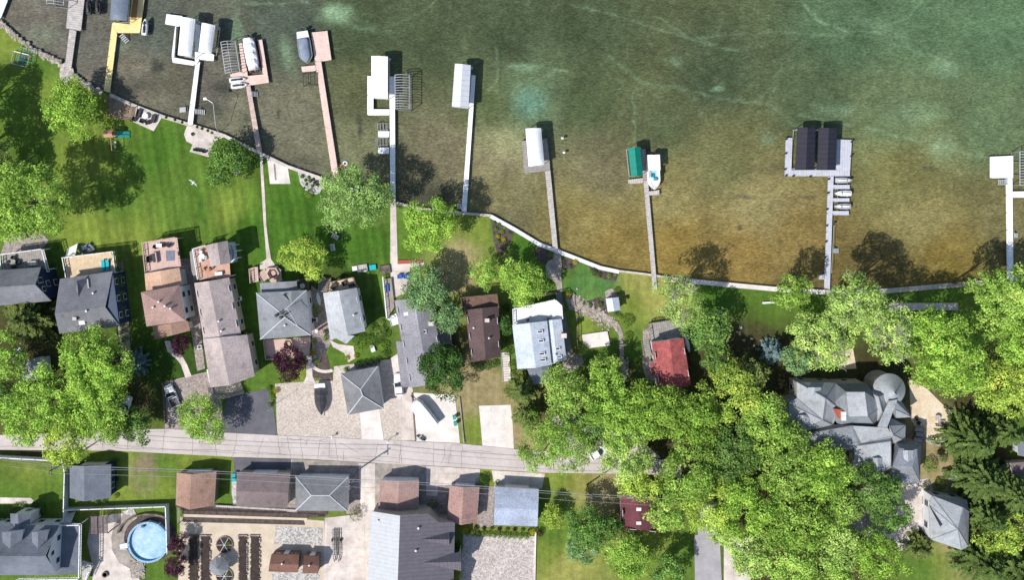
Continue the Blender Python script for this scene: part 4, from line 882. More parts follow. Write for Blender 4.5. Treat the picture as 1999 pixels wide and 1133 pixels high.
# ---- B1 navy house far left
h=house('house','navy gabled house at the left edge with charcoal roof, nearest the corner of the lawn','house',[(79,522),(100,588),(-60,602),(-75,533)],6.0,9.0,[(68,556),(-68,566)],roof='slate',wall='navy',o=.45)
for t,zc in ((.5,6.2),): add_window(h,0,.35,6.6,.9,1.6,'white_paint'); add_window(h,0,.65,6.2,.8,1.0,'white_paint')
deck(h,[(6,497),(84,486),(96,527),(80,521),(8,534)],3.0,'wood_grey',ang=.1,rail=[(8,532),(5,497),(86,486),(97,530)])
for x,y,l in [(20,512,'dark deck chair left of the round table on the far left deck'),(38,512,'dark deck chair right of the round table on the far left deck'),(29,503,'dark deck chair above the round table on the far left deck'),(29,521,'dark deck chair below the round table on the far left deck')]: chair(l,x,y,3.0,R(0,6),m='chair_black')
table('round table among dark chairs on the far left deck',29,512,3.0,.6,'wood_grey'); sofa('pale bench seat on the far left deck under the roof edge',66,514,3.0,1.6,.1,'wood_pale','white_paint')
# ---- B2
h=house('house','navy walled house with charcoal roof and turquoise loungers on its deck','house',[(219,530),(233,638),(116,652),(117,545)][0:4],6.4,9.6,[(205,600),(107,613)],roof='slate',wall='navy',o=.4)
# gable trim panel on the east face and the front dormer
w=MB(); a=W(218,560,5.3); b_=W(231,632,5.3); 
house('dormer','','',[(171,543),(176,543),(177,612),(140,612)],6.6,8.4,[(150,548),(156,606)],roof='slate',wall='siding_grey',parent=h.t,z0=6.0,windows=False,part_name='dormer_roof')
def gable_panel(h,m):
    p,q=h.walls[0],h.walls[1]; r_=h.verts[4]; d=(q-p); d.z=0; L=d.length; d.normalize(); n=Vector((d.y,-d.x,0))
    if (p+n-h.c).xy.length<(p-h.c).xy.length: n=-n
    m_=p+d*((r_-p).dot(d)); z0=h.e-.9; z1=r_.z-.45; b=MB(); P_=[Vector((p.x,p.y,z0))+d*.2,Vector((q.x,q.y,z0))-d*.2,Vector((m_.x,m_.y,z1))]
    b.add([v+n*.06 for v in P_]+[v+n*.01 for v in P_],[(0,1,2),(5,4,3),(0,3,4,1),(1,4,5,2),(2,5,3,0)]); b.build('gable_panel',m,h.t)
gable_panel(h,'pale_blue_siding')
skylight(h,160,629,1.1,1.0,.2,'light_glass'); vent(h,183,572); vent(h,170,607); chimney(h,148,622,.6,.5,'dark_metal','roof_vent')
b=MB(); p=roof_z(h,172,545);q=roof_z(h,174,562); b.path([p+Vector((0,0,.25)),q+Vector((0,0,.25))],.12); b.build('vent_pipe','white_paint',h.roof)
deck(h,[(128,503),(217,493),(228,533),(131,543)],3.2,'pine_deck',ang=.1,rail=[(133,541),(126,503),(224,491),(229,532)])
for k,(x,l) in enumerate([(202.5,'turquoise lounger, left one of the pair on the pine deck'),(211,'turquoise lounger, right one of the pair on the pine deck')]):
    o=thing('sun_lounger',l,'sun lounger',W(x,519,3.2)); b=MB(); b.box((0,-.2,.2),.62,1.5,.14); b.build('cushion','turquoise',o,local=True); b=MB(); b.slab([(-.31,.55,.34),(.31,.55,.34),(.31,1.1,.7),(-.31,1.1,.7)],.1); b.build('backrest','turquoise',o,local=True); b=MB(); b.box((0,0,.05),.7,1.9,.12); b.build('frame','dark_metal',o,local=True)
stairs('white deck stairs descending from the pine deck to the lawn',143,480,138,502,2.0,9,.2,3.2,'white_vinyl')
for x,y in [(160,489),(167,483),(174,491),(181,485),(170,493),(178,479),(162,484)]:
    pass
k=0
for x,y,l in [(160,489,'first'),(167,483,'second'),(169,493,'third'),(174,488,'fourth'),(176,480,'fifth'),(182,486,'sixth')]:
    chair('white and navy lawn chair, %s from the left in the cluster by the deck stairs'%l,x,y,0,R(0,6),m='white_paint' if k%2 else 'cover_blue',group='lawn chairs by the pine deck',w=.75); k+=1
# ---- B3
h=house('house','brown hip roofed house with a rose coloured roof deck on the lake side','house',[(275,571),(350,557),(363,627),(286,638)],6.4,8.2,[(318,594),(324,598)],kind='hip',roof='brown_roof2',wall='siding_white',o=.35)
for a in [(311,589),(323,597),(334,602),(300,600)]: vent(h,*a)
h2=house('wing','','',[(282,534),(350,523),(356,561),(285,568)],4.0,4.7,[(313,529),(317,563)],roof='tan_roof',wall='siding_white',parent=h.t,windows=False,part_name='lake_roof')
h3=house('wing','','',[(298,638),(366,627),(371,646),(302,663)],3.2,4.0,[(333,632),(337,655)],roof='brown_roof',wall='siding_white',parent=h.t,windows=False,part_name='porch_roof')
deck(h,[(281,475),(345,464),(354,522),(351,524),(287,533)],3.4,'rose_deck',ang=.1,rail=[(287,531),(281,474),(346,463),(353,520)],rm='rose_deck')
b=MB(); b.slab(WP([(323,490),(341,489),(341,509),(325,510)],3.45),.03); tag(b.build('rug','solar'),'blue grey square rug on the rose deck','rug')
table('small square table near the front rail of the rose deck',313,479,3.4,.55,'white_paint',round_=False)
for x,y,rz,l in [(305,482,1.2,'chair left of the small table on the rose deck'),(321,479,-1.5,'chair right of the small table on the rose deck, nearer one'),(331,479,-1.9,'chair farthest right of the small table on the rose deck'),(293,503,1.6,'upper dark chair at the west rail of the rose deck'),(293,509,1.6,'lower dark chair at the west rail of the rose deck'),(350,495,-1.4,'dark chair by the east rail of the rose deck')]: chair(l,x,y,3.4,rz)
sofa('dark cushioned sofa in the middle of the rose deck',304,503,3.4,2.0,-1.45,'rose_deck')
# ---- B4
h=house('house','very long taupe shingled house with terracotta deck at its lake end','house',[(379,553),(447,542),(470,652),(398,668)],4.6,6.0,[(407,549),(430,664)],roof='taupe',wall='siding_tan',o=.35,windows=True)
house('wing','','',[(396,662),(482,654),(497,735),(411,757)],4.9,6.5,[(429,659),(448,753)],roof='taupe',wall='siding_tan',o=.35,parent=h.t,part_name='south_roof')
h2=house('pavilion','','',[(403,479),(444,470),(450,514),(411,521)],5.8,6.8,[(424,474),(430,517)],roof='taupe',wall='siding_white',parent=h.t,part_name='pavilion_roof',win_z=[4.6])
deck(h,[(380,487),(403,480),(411,520),(448,514),(450,541),(389,547)],3.6,'terracotta',ang=.15,rail=[(389,545),(379,486),(404,479)])
deck(h,[(446,475),(456,478),(462,490),(461,505),(452,513)],3.4,'wood_pale',rail=[(446,475),(456,478),(462,490),(461,505),(452,513)])
deck(h,[(370,492),(379,487),(386,540),(380,546),(374,530)],2.6,'wood_grey')
for x,y,l in [(393,492,'upper'),(393,508,'lower'),(402,503,'right hand')]: chair('white cushioned chair on the terracotta deck, %s one at the white table'%l,x,y,3.6,R(0,6),'white_paint')
table('round white table on the terracotta deck',396,501,3.6,.6)
for x,y,l in [(398,527,'left one'),(408,527,'middle one'),(414,522,'right one')]: chair('cedar chair on the lower terracotta deck, %s of the row'%l,x,y,3.6,R(0,6),'cedar')
b=MB(); b.slab(WP([(419,532),(433,530),(434,537),(420,539)],4.2),.6); tag(b.build('storage_box','white_paint'),'white storage box against the long taupe roof edge','storage box')
for a in [(433,646),(428,627),(446,667),(445,672)]: vent(h,*a)
h3=house('porch','','',[(411,745),(440,745),(474,738),(476,762),(425,768)][0:1]+[(470,738),(474,757),(418,766)],2.6,kind='flat',roof='patio_tan',wall='stone_wall',parent=h.t,windows=False,part_name='porch_roof') if False else None
# ---- B5 hip
h=house('house','square grey hip roofed house with white eaves and rooftop antenna','house',[(500,572),(598,567),(607,655),(508,663)],5.4,7.0,[(549,612),(556,620)],kind='hip',roof='grey_mid',wall='siding_white',o=.4,cap='canopy_grey',trim='white_vinyl')
house('wing','','',[(546,571),(597,567),(599,590),(567,592)],5.45,6.3,[(568,568),(570,598)],roof='grey_mid',wall='siding_white',parent=h.t,z0=5.0,windows=False,part_name='cross_gable_roof')
for a in [(540,616),(549,611),(549,620),(556,615)]: vent(h,*a,.22,.4,'dark_metal')
vent(h,557,635); 
p=roof_z(h,565,600); b=MB(); b.tube((p.x,p.y,p.z-.3),(p.x,p.y,p.z+2.2),.05); top=Vector((p.x,p.y,p.z+2.0)); q=top+Vector((2.2,-3.6,0)); b.tube(top,q,.05)
for i in range(9):
    v=top.lerp(q,(i+.3)/9); d=(q-top).normalized(); nn=Vector((-d.y,d.x,0))*(1.5-.1*i); b.tube(v-nn,v+nn,.028,seg=4)
b.build('antenna','alu',h.roof)
deck(h,[(507,553),(579,549),(581,568),(509,573)],4.2,'grey_mid',name='porch_roof')
deck(h,[(581,546),(602,544),(604,567),(583,568)],1.2,'brown_deck',rail=[(581,546),(602,544),(604,567)],rm='brown_deck')
table('round white patio table on the small brown deck',592,558,1.2,.5)
deck(h,[(489,525),(503,521),(505,550),(491,552)],.5,'rose_deck',rail=[(491,552),(489,525),(503,521)],rm='rose_deck')
deck(h,[(519,524),(540,520),(548,527),(550,548),(530,553),(520,540)],.8,'rose_deck')
def hexring(label,x,y,z,r):
    p=W(x,y,z); o=thing('hexagonal_bench',label,'bench',p)
    for rr,hh,nm in ((r,.42,'seat'),(r*.62,.3,'inner_seat')):
        b=MB(); A=[(math.cos(math.pi/3*i)*rr,math.sin(math.pi/3*i)*rr) for i in range(6)]; B=[(x_*.78,y_*.78) for x_,y_ in A]
        for i in range(6):
            j=(i+1)%6; b.slab([(*A[i],hh),(*A[j],hh),(*B[j],hh),(*B[i],hh)],hh)
        b.build(nm,'rose_deck' if nm=='seat' else 'brown_deck',o,local=True)
hexring('hexagonal tiered bench on the lake side terrace of the hip roofed house',533,534,.8,1.3)
hexring('hexagonal bench half hidden beside the dark purple tree',563,672,.3,1.1)
deck(h,[(517,665),(606,658),(604,694),(520,702)],.25,'rose_deck',posts=False,rail=[(517,664),(521,701),(560,699)],rm='rose_deck')
stairs('brick steps joining the round terrace to the garden path',510,530,520,546,1.6,5,.05,.6,'rose_deck')
# ---- B6
h=house('house','light grey gabled house beside the rock garden with a tan lake side deck','house',[(630.5,572),(696,562),(713,647),(645,664)],4.8,6.2,[(661,568),(679,656)],roof='grey_light',wall='siding_white',o=.35)
house('porch','','',[(645,655),(676,656),(692,656),(676,672)][0:4],3.6,kind='flat',roof='grey_light',wall='siding_white',parent=h.t,windows=False,part_name='porch_roof')
vent(h,691,615); p=roof_z(h,650,628)
deck(h,[(643,551),(690,541),(698,560),(640,570)],2.6,'pine_deck',ang=.15,rail=[(640,569),(643,551),(690,541),(697,558)],rm='brown_deck')
sofa('dark lounge sofa at the left end of the tan deck',652,559,2.6,1.3,.9,'brown_deck'); chair('dark armchair in the middle of the tan deck',673,553,2.6,2,'dark_metal',w=.8)
b=MB(); b.slab(WP([(679,556),(692,552),(694,559),(682,562)],3.3),.06); tag(b.build('striped_awning','canopy_black'),'black and white striped awning over the tan deck','awning')
stairs('grey stairs beside the tan deck',635,544,633,570,2.2,8,.2,2.6)
o=thing('chimney_pipe','white capped chimney pipe standing between the hip roof and light grey roof','chimney',W(628,640,0)); b=MB(); b.tube((0,0,0),(0,0,4.5),.25,seg=10); b.build('flue','brick_red',o,local=True); b=MB(); b.lathe((0,0,4.5),[(0,0),(.4,0),(.3,.2),(0,.25)],10); b.build('cap','white_paint',o,local=True)
# ---- B7
h=house('house','long speckled grey house behind the bluish willow like tree','house',[(770,587),(839,578),(874,745),(800,758)],4.6,6.0,[(808,583),(838,752)],roof='grey_speck',wall='siding_white',o=.35,trim='white_vinyl')
skylight(h,793,613,.9,.7,.1,'light_glass'); skylight(h,828,648,.9,.7,.1); chimney(h,843,631,.9,.9,'white_paint')
house('wing','','',[(773,667),(787,668),(800,756),(783,757)],3.0,kind='flat',roof='grey_speck',wall='siding_white',parent=h.t,windows=False,part_name='side_roof')
deck(h,[(846,612),(876,610),(882,672),(852,676)],1.0,'wood_grey',rail=[(846,612),(876,610),(882,672)],rm='wood_grey')
deck(h,[(748,545),(764,543),(770,600),(756,622)],.6,'concrete_old',rail=[(748,540),(756,622),(764,624)],posts=False)
b=MB(); b.slab(WP([(752,556),(758,555),(759,570),(754,572)],.95),.3); tag(b.build('kayak_cover','blue_plastic'),'blue cover lying on the side deck of the speckled grey house','cover')
stairs('white side steps at the speckled grey house',766,615,772,635,1.5,6,.05,.9,'white_vinyl')
for i in range(3): pass
b=MB(); b.slab(WP([(776,508),(824,508),(824,514),(776,516)],.35),.35); tag(b.build('planter_box','brick_red'),'long flower planter on the paved terrace','planter')
for x,l in ((781,'left blue lounge cushion on the terrace above the speckled grey house'),(793,'right blue lounge cushion on the terrace above the speckled grey house')): chair(l,x,540,.02,0,'blue_plastic',w=.8)
# ---- B8 maroon
h=house('house','dark maroon shingled house between the stepping stones and the dark green tree','house',[(908,606),(973,599),(978,697),(920,708)],4.4,5.8,[(941,602),(948,703)],roof='maroon',wall='siding_brown',o=.35)
h2=house('wing','','',[(901,582),(969,575),(973,603),(905,610)],3.6,kind='flat',roof='brown_deck',wall='siding_brown',parent=h.t,windows=False,part_name='lake_deck')
railing([(905,609),(900,581),(970,574),(974,601)],3.6,h.t,'brown_deck')
vent(h,925,640); vent(h,955,660); chimney(h,951,625,.7,.7)
stairs('stepping stone stair of pale slabs beside the maroon house',986,688,990,745,1.5,12,.12,.1,'concrete_white')
# ---- B9
h=house('house','pale blue shingled house with skylights and a white lake side deck','house',[(1000,635),(1068,627),(1077,713),(1010,721)],5.0,6.1,[(1034,631),(1046,719)],roof='blue_speck2',wall='siding_grey',o=.3,trim='white_vinyl')
for a in [(1054,648),(1056,666),(1058,691),(1060,703)]: skylight(h,a[0],a[1],1.1,.55,.1)
h2=house('wing','','',[(1067,626),(1096,623),(1106,702),(1077,712)],4.2,4.9,[(1078,625),(1088,708)],roof='blue_speck2',wall='siding_grey',parent=h.t,windows=False,part_name='east_roof')
skylight(h2,1089,681,.9,.6,.1); skylight(h2,1092,697,.9,.5,.1); chimney(h2,1100,654,.9,1.3); vent(h2,1084,693,.15,.4)
house('wing','','',[(1029,721),(1076,715),(1077,748),(1041,751)],3.6,4.2,[(1058,718),(1060,750)],roof='slate_blue',wall='siding_grey',parent=h.t,windows=False,part_name='entry_roof')
deck(h,[(1001,604),(1084,586),(1096,597),(1097,622),(1002,635)],3.4,'white_paint',rail=[(1002,633),(1001,603),(1084,585),(1096,596),(1098,622)])
for x,y,l in ((1030,624,'dark kettle grill on the white deck'),(1070,622,'small dark pot at the right side of the white deck')):
    o=thing('grill',l,'grill',W(x,y,3.4)); b=MB(); b.ball((0,0,.75),.32,.32,.28); b.build('bowl','dark_metal',o,local=True); b=MB()
    for i in range(3): a=i*2.1; b.tube((.3*math.cos(a),.3*math.sin(a),0),(0,0,.7),.03)
    b.build('leg','dark_metal',o,local=True)
stairs('long grey plank staircase down the east side of the pale blue house',1090,572,1113,694,1.1,28,.3,.6,'wood_grey')
b=MB(); b.slab(WP([(1055,575),(1088,570),(1088,574),(1055,579)],.9),.9); tag(b.build('retaining_wall','rock_dark'),'low stone retaining wall north of the white deck','wall')
# ---- B10
h=house('house','red roofed cottage with a shaded lake side terrace','house',[(1272,669),(1334,660),(1349,752),(1284,764)],4.2,5.3,[(1307,664),(1319,761)],roof='red_roof',wall='siding_white',o=.3)
house('wing','','',[(1268,709),(1284,706),(1287,730),(1271,733)],3.8,kind='flat',roof='red_roof',wall='siding_white',parent=h.t,windows=False,part_name='side_roof')
deck(h,[(1267,633),(1324,624),(1331,658),(1271,667)],1.2,'wood_grey',ang=.15,rail=[(1271,666),(1266,632),(1325,623),(1332,657)],rm='wood_grey')
stairs('grey steps down the west side of the red roofed cottage',1259,665,1265,695,1.3,8,.1,1.1)
o=thing('canoe','upturned white canoe leaning by the red roofed cottage','canoe',W(1341,670,.1)); b=MB(); b.loft([[(u,-w,0),(u,-w*.7,z),(u,w*.7,z),(u,w,0)] for u,w,z in [(-1.9,.03,.3),(-1.3,.3,.42),(0,.48,.5),(1.3,.3,.42),(1.9,.03,.3)]]); b.build('hull','gelcoat',o,local=True,smooth=True); b=MB(); b.tube((-1.9,0,.32),(1.9,0,.32),.04); b.build('keel','alu',o,local=True); o.rotation_euler=(0,0,-1.3)
# ---- small garden shed
h=house('garden_shed','tiny grey gabled garden shed on the yellowish lakeside lawn','shed',[(1182.5,583.5),(1207.5,580.5),(1211.5,606),(1186.5,609.5)],2.2,2.9,[(1195,582),(1199,608)],roof='blue_speck2',wall='siding_grey',o=.2,windows=False,door=(0,.5))
# ---- garages south of the road
h=house('garage','navy sided garage with charcoal roof inside the fence line','garage',[(136,910),(216,908),(216,973),(136,973)],3.1,4.5,[(164,911),(164,980)],roof='slate_blue',wall='navy',o=.25,gdoor=0,windows=False)
for t in (.3,.7): add_window(h,1,t,1.7,1.0,1.3,'white_paint')
h=house('garage','tan brown roofed garage with white door, next to the bare dirt ring','garage',[(345,924),(422,922),(418,988),(343,987)],3.0,4.2,[(373,927),(370,996)],roof='brown_roof',wall='siding_brown',o=.25,gdoor=0,windows=False)
h=house('garage','dark umber roofed garage beside the teal bins','garage',[(462,924),(566,925),(561,993),(461,989)][0:4][::1],3.0,4.2,[(461,960),(563,963)],roof='umber',wall='siding_tan',o=.25,windows=False) if False else house('garage','dark umber roofed garage beside the teal bins','garage',[(461,989),(462,924),(566,925),(561,993)],3.0,4.2,[(461,960),(562,963)],roof='umber',wall='siding_tan',o=.25,windows=False,gdoor=1)
h=house('garage','grey hip roofed garage with pale ridge lines south of the road','garage',[(577,998),(577,931),(680,932),(679,999)],3.0,4.4,[(608,968),(643,968)],kind='hip',roof='grey_dark',wall='siding_white',o=.3,gdoor=1,windows=False,cap='canopy_grey',trim='white_vinyl')
h=house('garage','square grey pyramid roofed garage north of the road with white apron','garage',[(665,730),(737,716),(749,798),(679,811)],3.2,4.8,[(704,761),(708,773)],kind='hip',roof='grey_dark',wall='siding_white',o=.3,gdoor=2,windows=False,cap='canopy_grey',trim='white_vinyl')
h=house('garage','faded brown gabled garage touching the standing seam metal roof','garage',[(742,938),(818,939),(816,1001),(738,999)],3.0,4.2,[(779,940),(776,1006)],roof='brown_roof2',wall='siding_white',o=.25,gdoor=0,windows=False)
h=house('garage','narrow reddish brown gabled garage beside the gravel strip','garage',[(878,949),(936,952),(931,1021),(872,1019)],2.9,4.0,[(905,953),(901,1026)],roof='pink_roof',wall='siding_brown',o=.25,gdoor=0,windows=False)
h=house('garage','speckled blue roofed garage, easternmost of the row along the road','garage',[(963.5,1026),(966,951),(1052,956),(1049,1029)],3.0,4.0,[(965,992),(1050.5,997)],roof='blue_speck',wall='siding_grey',o=.25,gdoor=1,windows=False)
# ---- B21 metal house
verts=[(724,999,5.4),(781,1008,7.6),(836,1005,5.4),(856,1022,4.6),(888,1022,4.6),(886,1200,4.6),(774,1200,7.6),(715,1200,5.4),(838,1022,4.9)]
V=[W(*v) for v in verts]
c=cen(V); c.z=0; t=thing('house','large house with ribbed standing seam metal roof and two east dormers','house',c)
rb=roof_mesh([V[0],V[1],V[6],V[7]],[(0,1,2,3)],.2); r1=rb.build('roof',['metal_light','white_paint'],t)
p1,p6=V[1],V[6]
def onp(x,y,zg=5):   # east slope plane through ridge, falling to the eave
    for _ in range(5):
        q=W(x,y,zg); dist=(q-p1).dot(Vector((1,0,0)))-(p6-p1).x*((q.y-p1.y)/(p6.y-p1.y)); zg=7.6-dist*.26
    return W(x,y,zg)
E=[p1,onp(836,1005),onp(856,1022),onp(888,1022),onp(884,1200),p6]
rb=roof_mesh(E,[tuple(range(6))],.2); rb.build('roof',['metal_grey','white_paint'],t)
b=MB()
for u,v in [(V[0],V[7]),(E[3],E[4]),(E[2],E[3]),(V[0],V[1]),(E[0],E[1]),(E[1],E[2])]:
    uu=u.lerp(c,.04);vv=v.lerp(c,.04); uu.z=u.z-.25; vv.z=v.z-.25; b.add([(uu.x,uu.y,0),(vv.x,vv.y,0),(vv.x,vv.y,vv.z),(uu.x,uu.y,uu.z)],[(0,1,2,3)])
b.build('wall','siding_tan',t)
for (x0,y0,x1,yt,yb,xe) in [(820,1054,877,1042,1065,877),(824,1100,900,1078,1116,900),(836,1148,890,1133,1165,885)]:
    a=onp(x0,y0); rz=a.z+.05; A=[a,W(xe,(yt+yb)/2+1,rz),W(xe,yb,onp(xe,yb).z+.25),W(xe,yt,onp(xe,yt).z+.25)]
    r=roof_mesh(A,[(0,1,3),(0,2,1)],.12); r.build('dormer_roof',['metal_grey','white_paint'],t)
    b=MB(); e1,e2,e3=A[3],A[1],A[2]; b.add([(e1.x-.3,e1.y,0),(e3.x-.3,e3.y,0),(e3.x-.3,e3.y,e3.z-.1),(e2.x-.3,e2.y,e2.z-.12),(e1.x-.3,e1.y,e1.z-.1)],[(0,1,2,3,4)]); b.build('dormer_wall','siding_tan',t)
for x,y in ((738,1017),(817,1031),(812,1075)):
    q=onp(x,y) if x>781 else W(x,y,5.9); b=MB(); b.tube((q.x,q.y,q.z-.2),(q.x,q.y,q.z+.5),.2,seg=8); b.build('vent','white_paint',r1)
# ---- B22 bottom left big house
h=house('house','charcoal roofed white house with balcony and dormers in the bottom left corner','house',[(117,1026),(113,1124),(-90,1124),(-90,1026)],5.0,8.4,[(88,1087),(-90,1087)],roof='slate_blue',wall='siding_white',o=.5,trim='white_vinyl')
add_window(h,0,.5,6.3,.8,1,'white_paint')
for (x0,x1) in ((4,44),(62,93)):
    house('dormer','','',[(x0+10,1040),(x1,1040),(x1-2,1052),(x0,1054)][0:4] if False else [(x0,1040),(x1,1036),(x1-2,1056),(x0+1,1060)],7.2,7.9,[((x0+x1)/2-3,1040),((x0+x1)/2-4,1072)],roof='slate_blue',wall='siding_white',parent=h.t,z0=5.6,windows=False,part_name='dormer_roof')
house('wing','','',[(20,1004),(60,1004),(58,1030),(21,1030)],4.6,5.6,[(35,1005),(37,1040)],roof='slate_blue',wall='siding_white',parent=h.t,part_name='entry_roof',win_z=[1.6])
deck(h,[(116,1022),(158,1022),(157,1122),(90,1124)],3.2,'slate_blue',name='porch_roof',rail=[(118,1024),(160,1023),(158,1128),(36,1130)],rm='white_vinyl')
railing([(0,1024),(20,1024)],3.2,h.t); railing([(60,1022),(118,1022)],3.2,h.t)
deck(h,[(160,1095),(183,1102),(170,1135),(160,1133)],1.0,'wood_pale',rail=[(162,1097),(183,1102),(168,1135)],posts=False)
stairs('white exterior stairs climbing beside the balcony house',141,1001,131,1025,1.2,8,.3,3.0,'white_vinyl')
# pergola + pool
def pergola():
    P=WP([(176,1010),(210,1008),(210,1042),(177,1044)],2.3); c=cen(P); c.z=0; o=thing('pergola','slatted grey gabled pergola between the balcony house and the pool','pergola',c)
    r0=W(190,1009,2.9); r1=W(191,1044,2.9)
    for a,b_,e0,e1 in ((P[0],P[3],r0,r1),(P[1],P[2],r0,r1)):
        for i in range(14):
            s0=i/14; s1=s0+.05; b=MB(); b.slab([a.lerp(b_,s0),e0.lerp(e1,s0),e0.lerp(e1,s1),a.lerp(b_,s1)],.05); b.build('slat','umber',o)
        b=MB(); 
        for k in (0,.5,1): b.tube(a.lerp(e0,k),b_.lerp(e1,k),.06)
        b.build('beam','timber',o)
    for p in P: b=MB(); b.box((p.x,p.y,0),.16,.16,2.3); b.build('post','timber',o)
pergola()
pc=W(294,1055,0); o=thing('swimming_pool','round above ground pool with pale blue water','pool',pc)
b=MB(); n=36; b.lathe((0,0,0),[(3.85,0),(3.85,1.3),(4.0,1.3),(4.0,1.38),(3.6,1.38),(3.6,.2)],36); b.build('pool_wall','pool_wall',o,local=True)
b=MB(); b.lathe((0,0,.0),[(0,.9),(3.62,.9)],36); b.f=[f for f in b.f if len(f)<30]; b.build('pool_water','pool',o,local=True)
b=MB()
for i in range(12): a=i*math.pi/6; b.box((3.92*math.cos(a),3.92*math.sin(a),0),.14,.14,1.42,a)
b.build('post','white_vinyl',o,local=True)
b=MB(); b.box((-4.6,-.7,1.2),1.6,.9,.16,.15)
for s_ in (-.4,.4): b.tube((-5.2,-.7+s_,0),(-5.2,-.7+s_,2.0),.04); b.tube((-3.9,-.7+s_,1.2),(-3.9,-.7+s_,2.0),.04); b.tube((-5.2,-.7+s_,2),(-3.9,-.7+s_,2),.04)
b.build('ladder_platform','white_vinyl',o,local=True)
b=MB(); b.box((-1.0,3.1,1.0),.5,.4,.45); b.build('skimmer','dark_metal',o,local=True)
b=MB(); W0=[W(x,y,.7) for x,y in arc(290,1050,64,46,-60,-170,12)]; W1=[W(x,y,.7) for x,y in arc(290,1050,60,43,-60,-170,12)]
for i in range(12): b.slab([W0[i],W0[i+1],W1[i+1],W1[i]],.7)
tag(b.build('retaining_wall','rock_dark'),'curved dark retaining wall around the round pool','wall')
sheet('pool_bed',arc(294,1052,52,46,0,360,24)[:-1],4,'mulch')
stairs('stone steps in the boulder slope below the round pool',258,1112,280,1104,1.6,6,.05,.3,'concrete_old')
o=thing('fire_pit','small round stone fire pit on the pool patio, bottom edge','fire pit',W(206,1122,0)); b=MB(); b.lathe((0,0,0),[(.55,0),(.6,.4),(.42,.4),(.38,.1)],14); b.build('stone_ring','rock_dark',o,local=True); b=MB(); b.lathe((0,0,.1),[(0,.02),(.4,.02)],14); b.build('ash_bed','soil',o,local=True)
# fences
def fence(label,pts,h=1.8,m='white_vinyl',every=2.4,th=.09,group=None,pm=None):
    P=WP(pts,0); c=cen(P); o=thing('fence',label,'fence',c,group)
    for a,c_ in zip(P,P[1:]):
        L=(c_-a).length; n=max(1,round(L/every)); rz=math.atan2(c_.y-a.y,c_.x-a.x); b=MB(); m_=a.lerp(c_,.5); b.box((m_.x,m_.y,.08),L-.02,th,h-.15,rz); b.box((m_.x,m_.y,h-.07),L-.03,th*1.8,.08,rz); b.build('panel',m,o)
        for j in range(n+1):
            v=a.lerp(c_,j/n); b=MB(); b.box((v.x,v.y,0),.16,.16,h+.06,rz); b.lathe((v.x,v.y,h+.06),[(.12,0),(0,.1)],4); b.build('post',pm or m,o)
    return o
fence('white vinyl fence enclosing the lawn beside the navy garage, west section',[(-60,888),(0,889),(130,896),(135,918),(133,990),(134,1040)],1.9)
fence('white vinyl fence running below the navy garage round the pool',[(133.5,991),(330,984),(333,1075)],1.9)
def rail_fence(label,pts,h,m='timber'):
    P=WP(pts,0); o=thing('low_fence',label,'fence',cen(P)); b=MB()
    for a,c_ in zip(P,P[1:]):
        for z in (h*.5,h): b.beam(a+Vector((0,0,z)),c_+Vector((0,0,z)),.08,.08)
    b.build('rail',m,o)
    for a,c_ in zip(P,P[1:]):
        n=max(1,round((c_-a).length/2.5))
        for j in range(n+1): v=a.lerp(c_,j/n); b=MB(); b.box((v.x,v.y,0),.12,.12,h+.1); b.build('post',m,o)
rail_fence('thin dark fence around the small lakeside dirt patch',[(214,188),(214,228),(258,236),(264,210)],1.0)
rail_fence('dark fence between the slab and the pale blue house',[(1125,610),(1126,660),(1128,690)],1.4)
rail_fence('wooden garden fence on the west side of the courtyard beds',[(352,988),(352,1020),(365,1022)],1.2,'wood_pale')
for l,pts,m,hh in [('reddish timber retaining edge along the cobble driveway',[(316,748),(319,748),(323,828),(320,828)],'timber',.5),('white timber edge of the cobble driveway by the taupe house',[(403,722),(406,722),(417,770),(414,770)],'white_paint',.5),('low stone wall in front of the taupe house garage',[(414,770),(440,772),(475,764),(476,769),(440,779),(415,777)],'stone_wall',.7),('dark edging timber between the two concrete driveways',[(803,768),(806,768),(812,861),(810,861)],'timber',.25),('pale retaining strip on the east side of the concrete pad',[(896,776),(898,776),(907,866),(904,866)],'concrete_old',.3),('pale timber wall along the courtyard beds under the garages',[(421,987),(577,996),(577,999),(421,991)],'wood_pale',.5),('weathered board laid across the eastern lawn',[(1735,592),(1871,592),(1871,606),(1735,606)],'concrete',.12),('white boundary kerb of the cobble yard',[(1044,1040),(1047,1040),(1044,1200),(1041,1200)],'concrete_white',.3),('pale curved wall below the round tan patio',[(1805,858),(1830,868),(1850,866),(1850,870),(1828,873),(1803,862)],'rock',.5)]:
    b=MB(); b.slab(WP(pts,hh),hh); tag(b.build('retaining_edge',m),l,'edging')
# white slab
o=slabthing('stone_slab','weathered white concrete slab on the lawn east of the pale blue house','slab',[(1136,654),(1186,647),(1191,675),(1150,680),(1139,672)],.35,.35,'concrete_white')
b=MB(); b.slab(WP([(1206,635),(1209,633)]+[(1216,655),(1213,656)],.3),.3); 
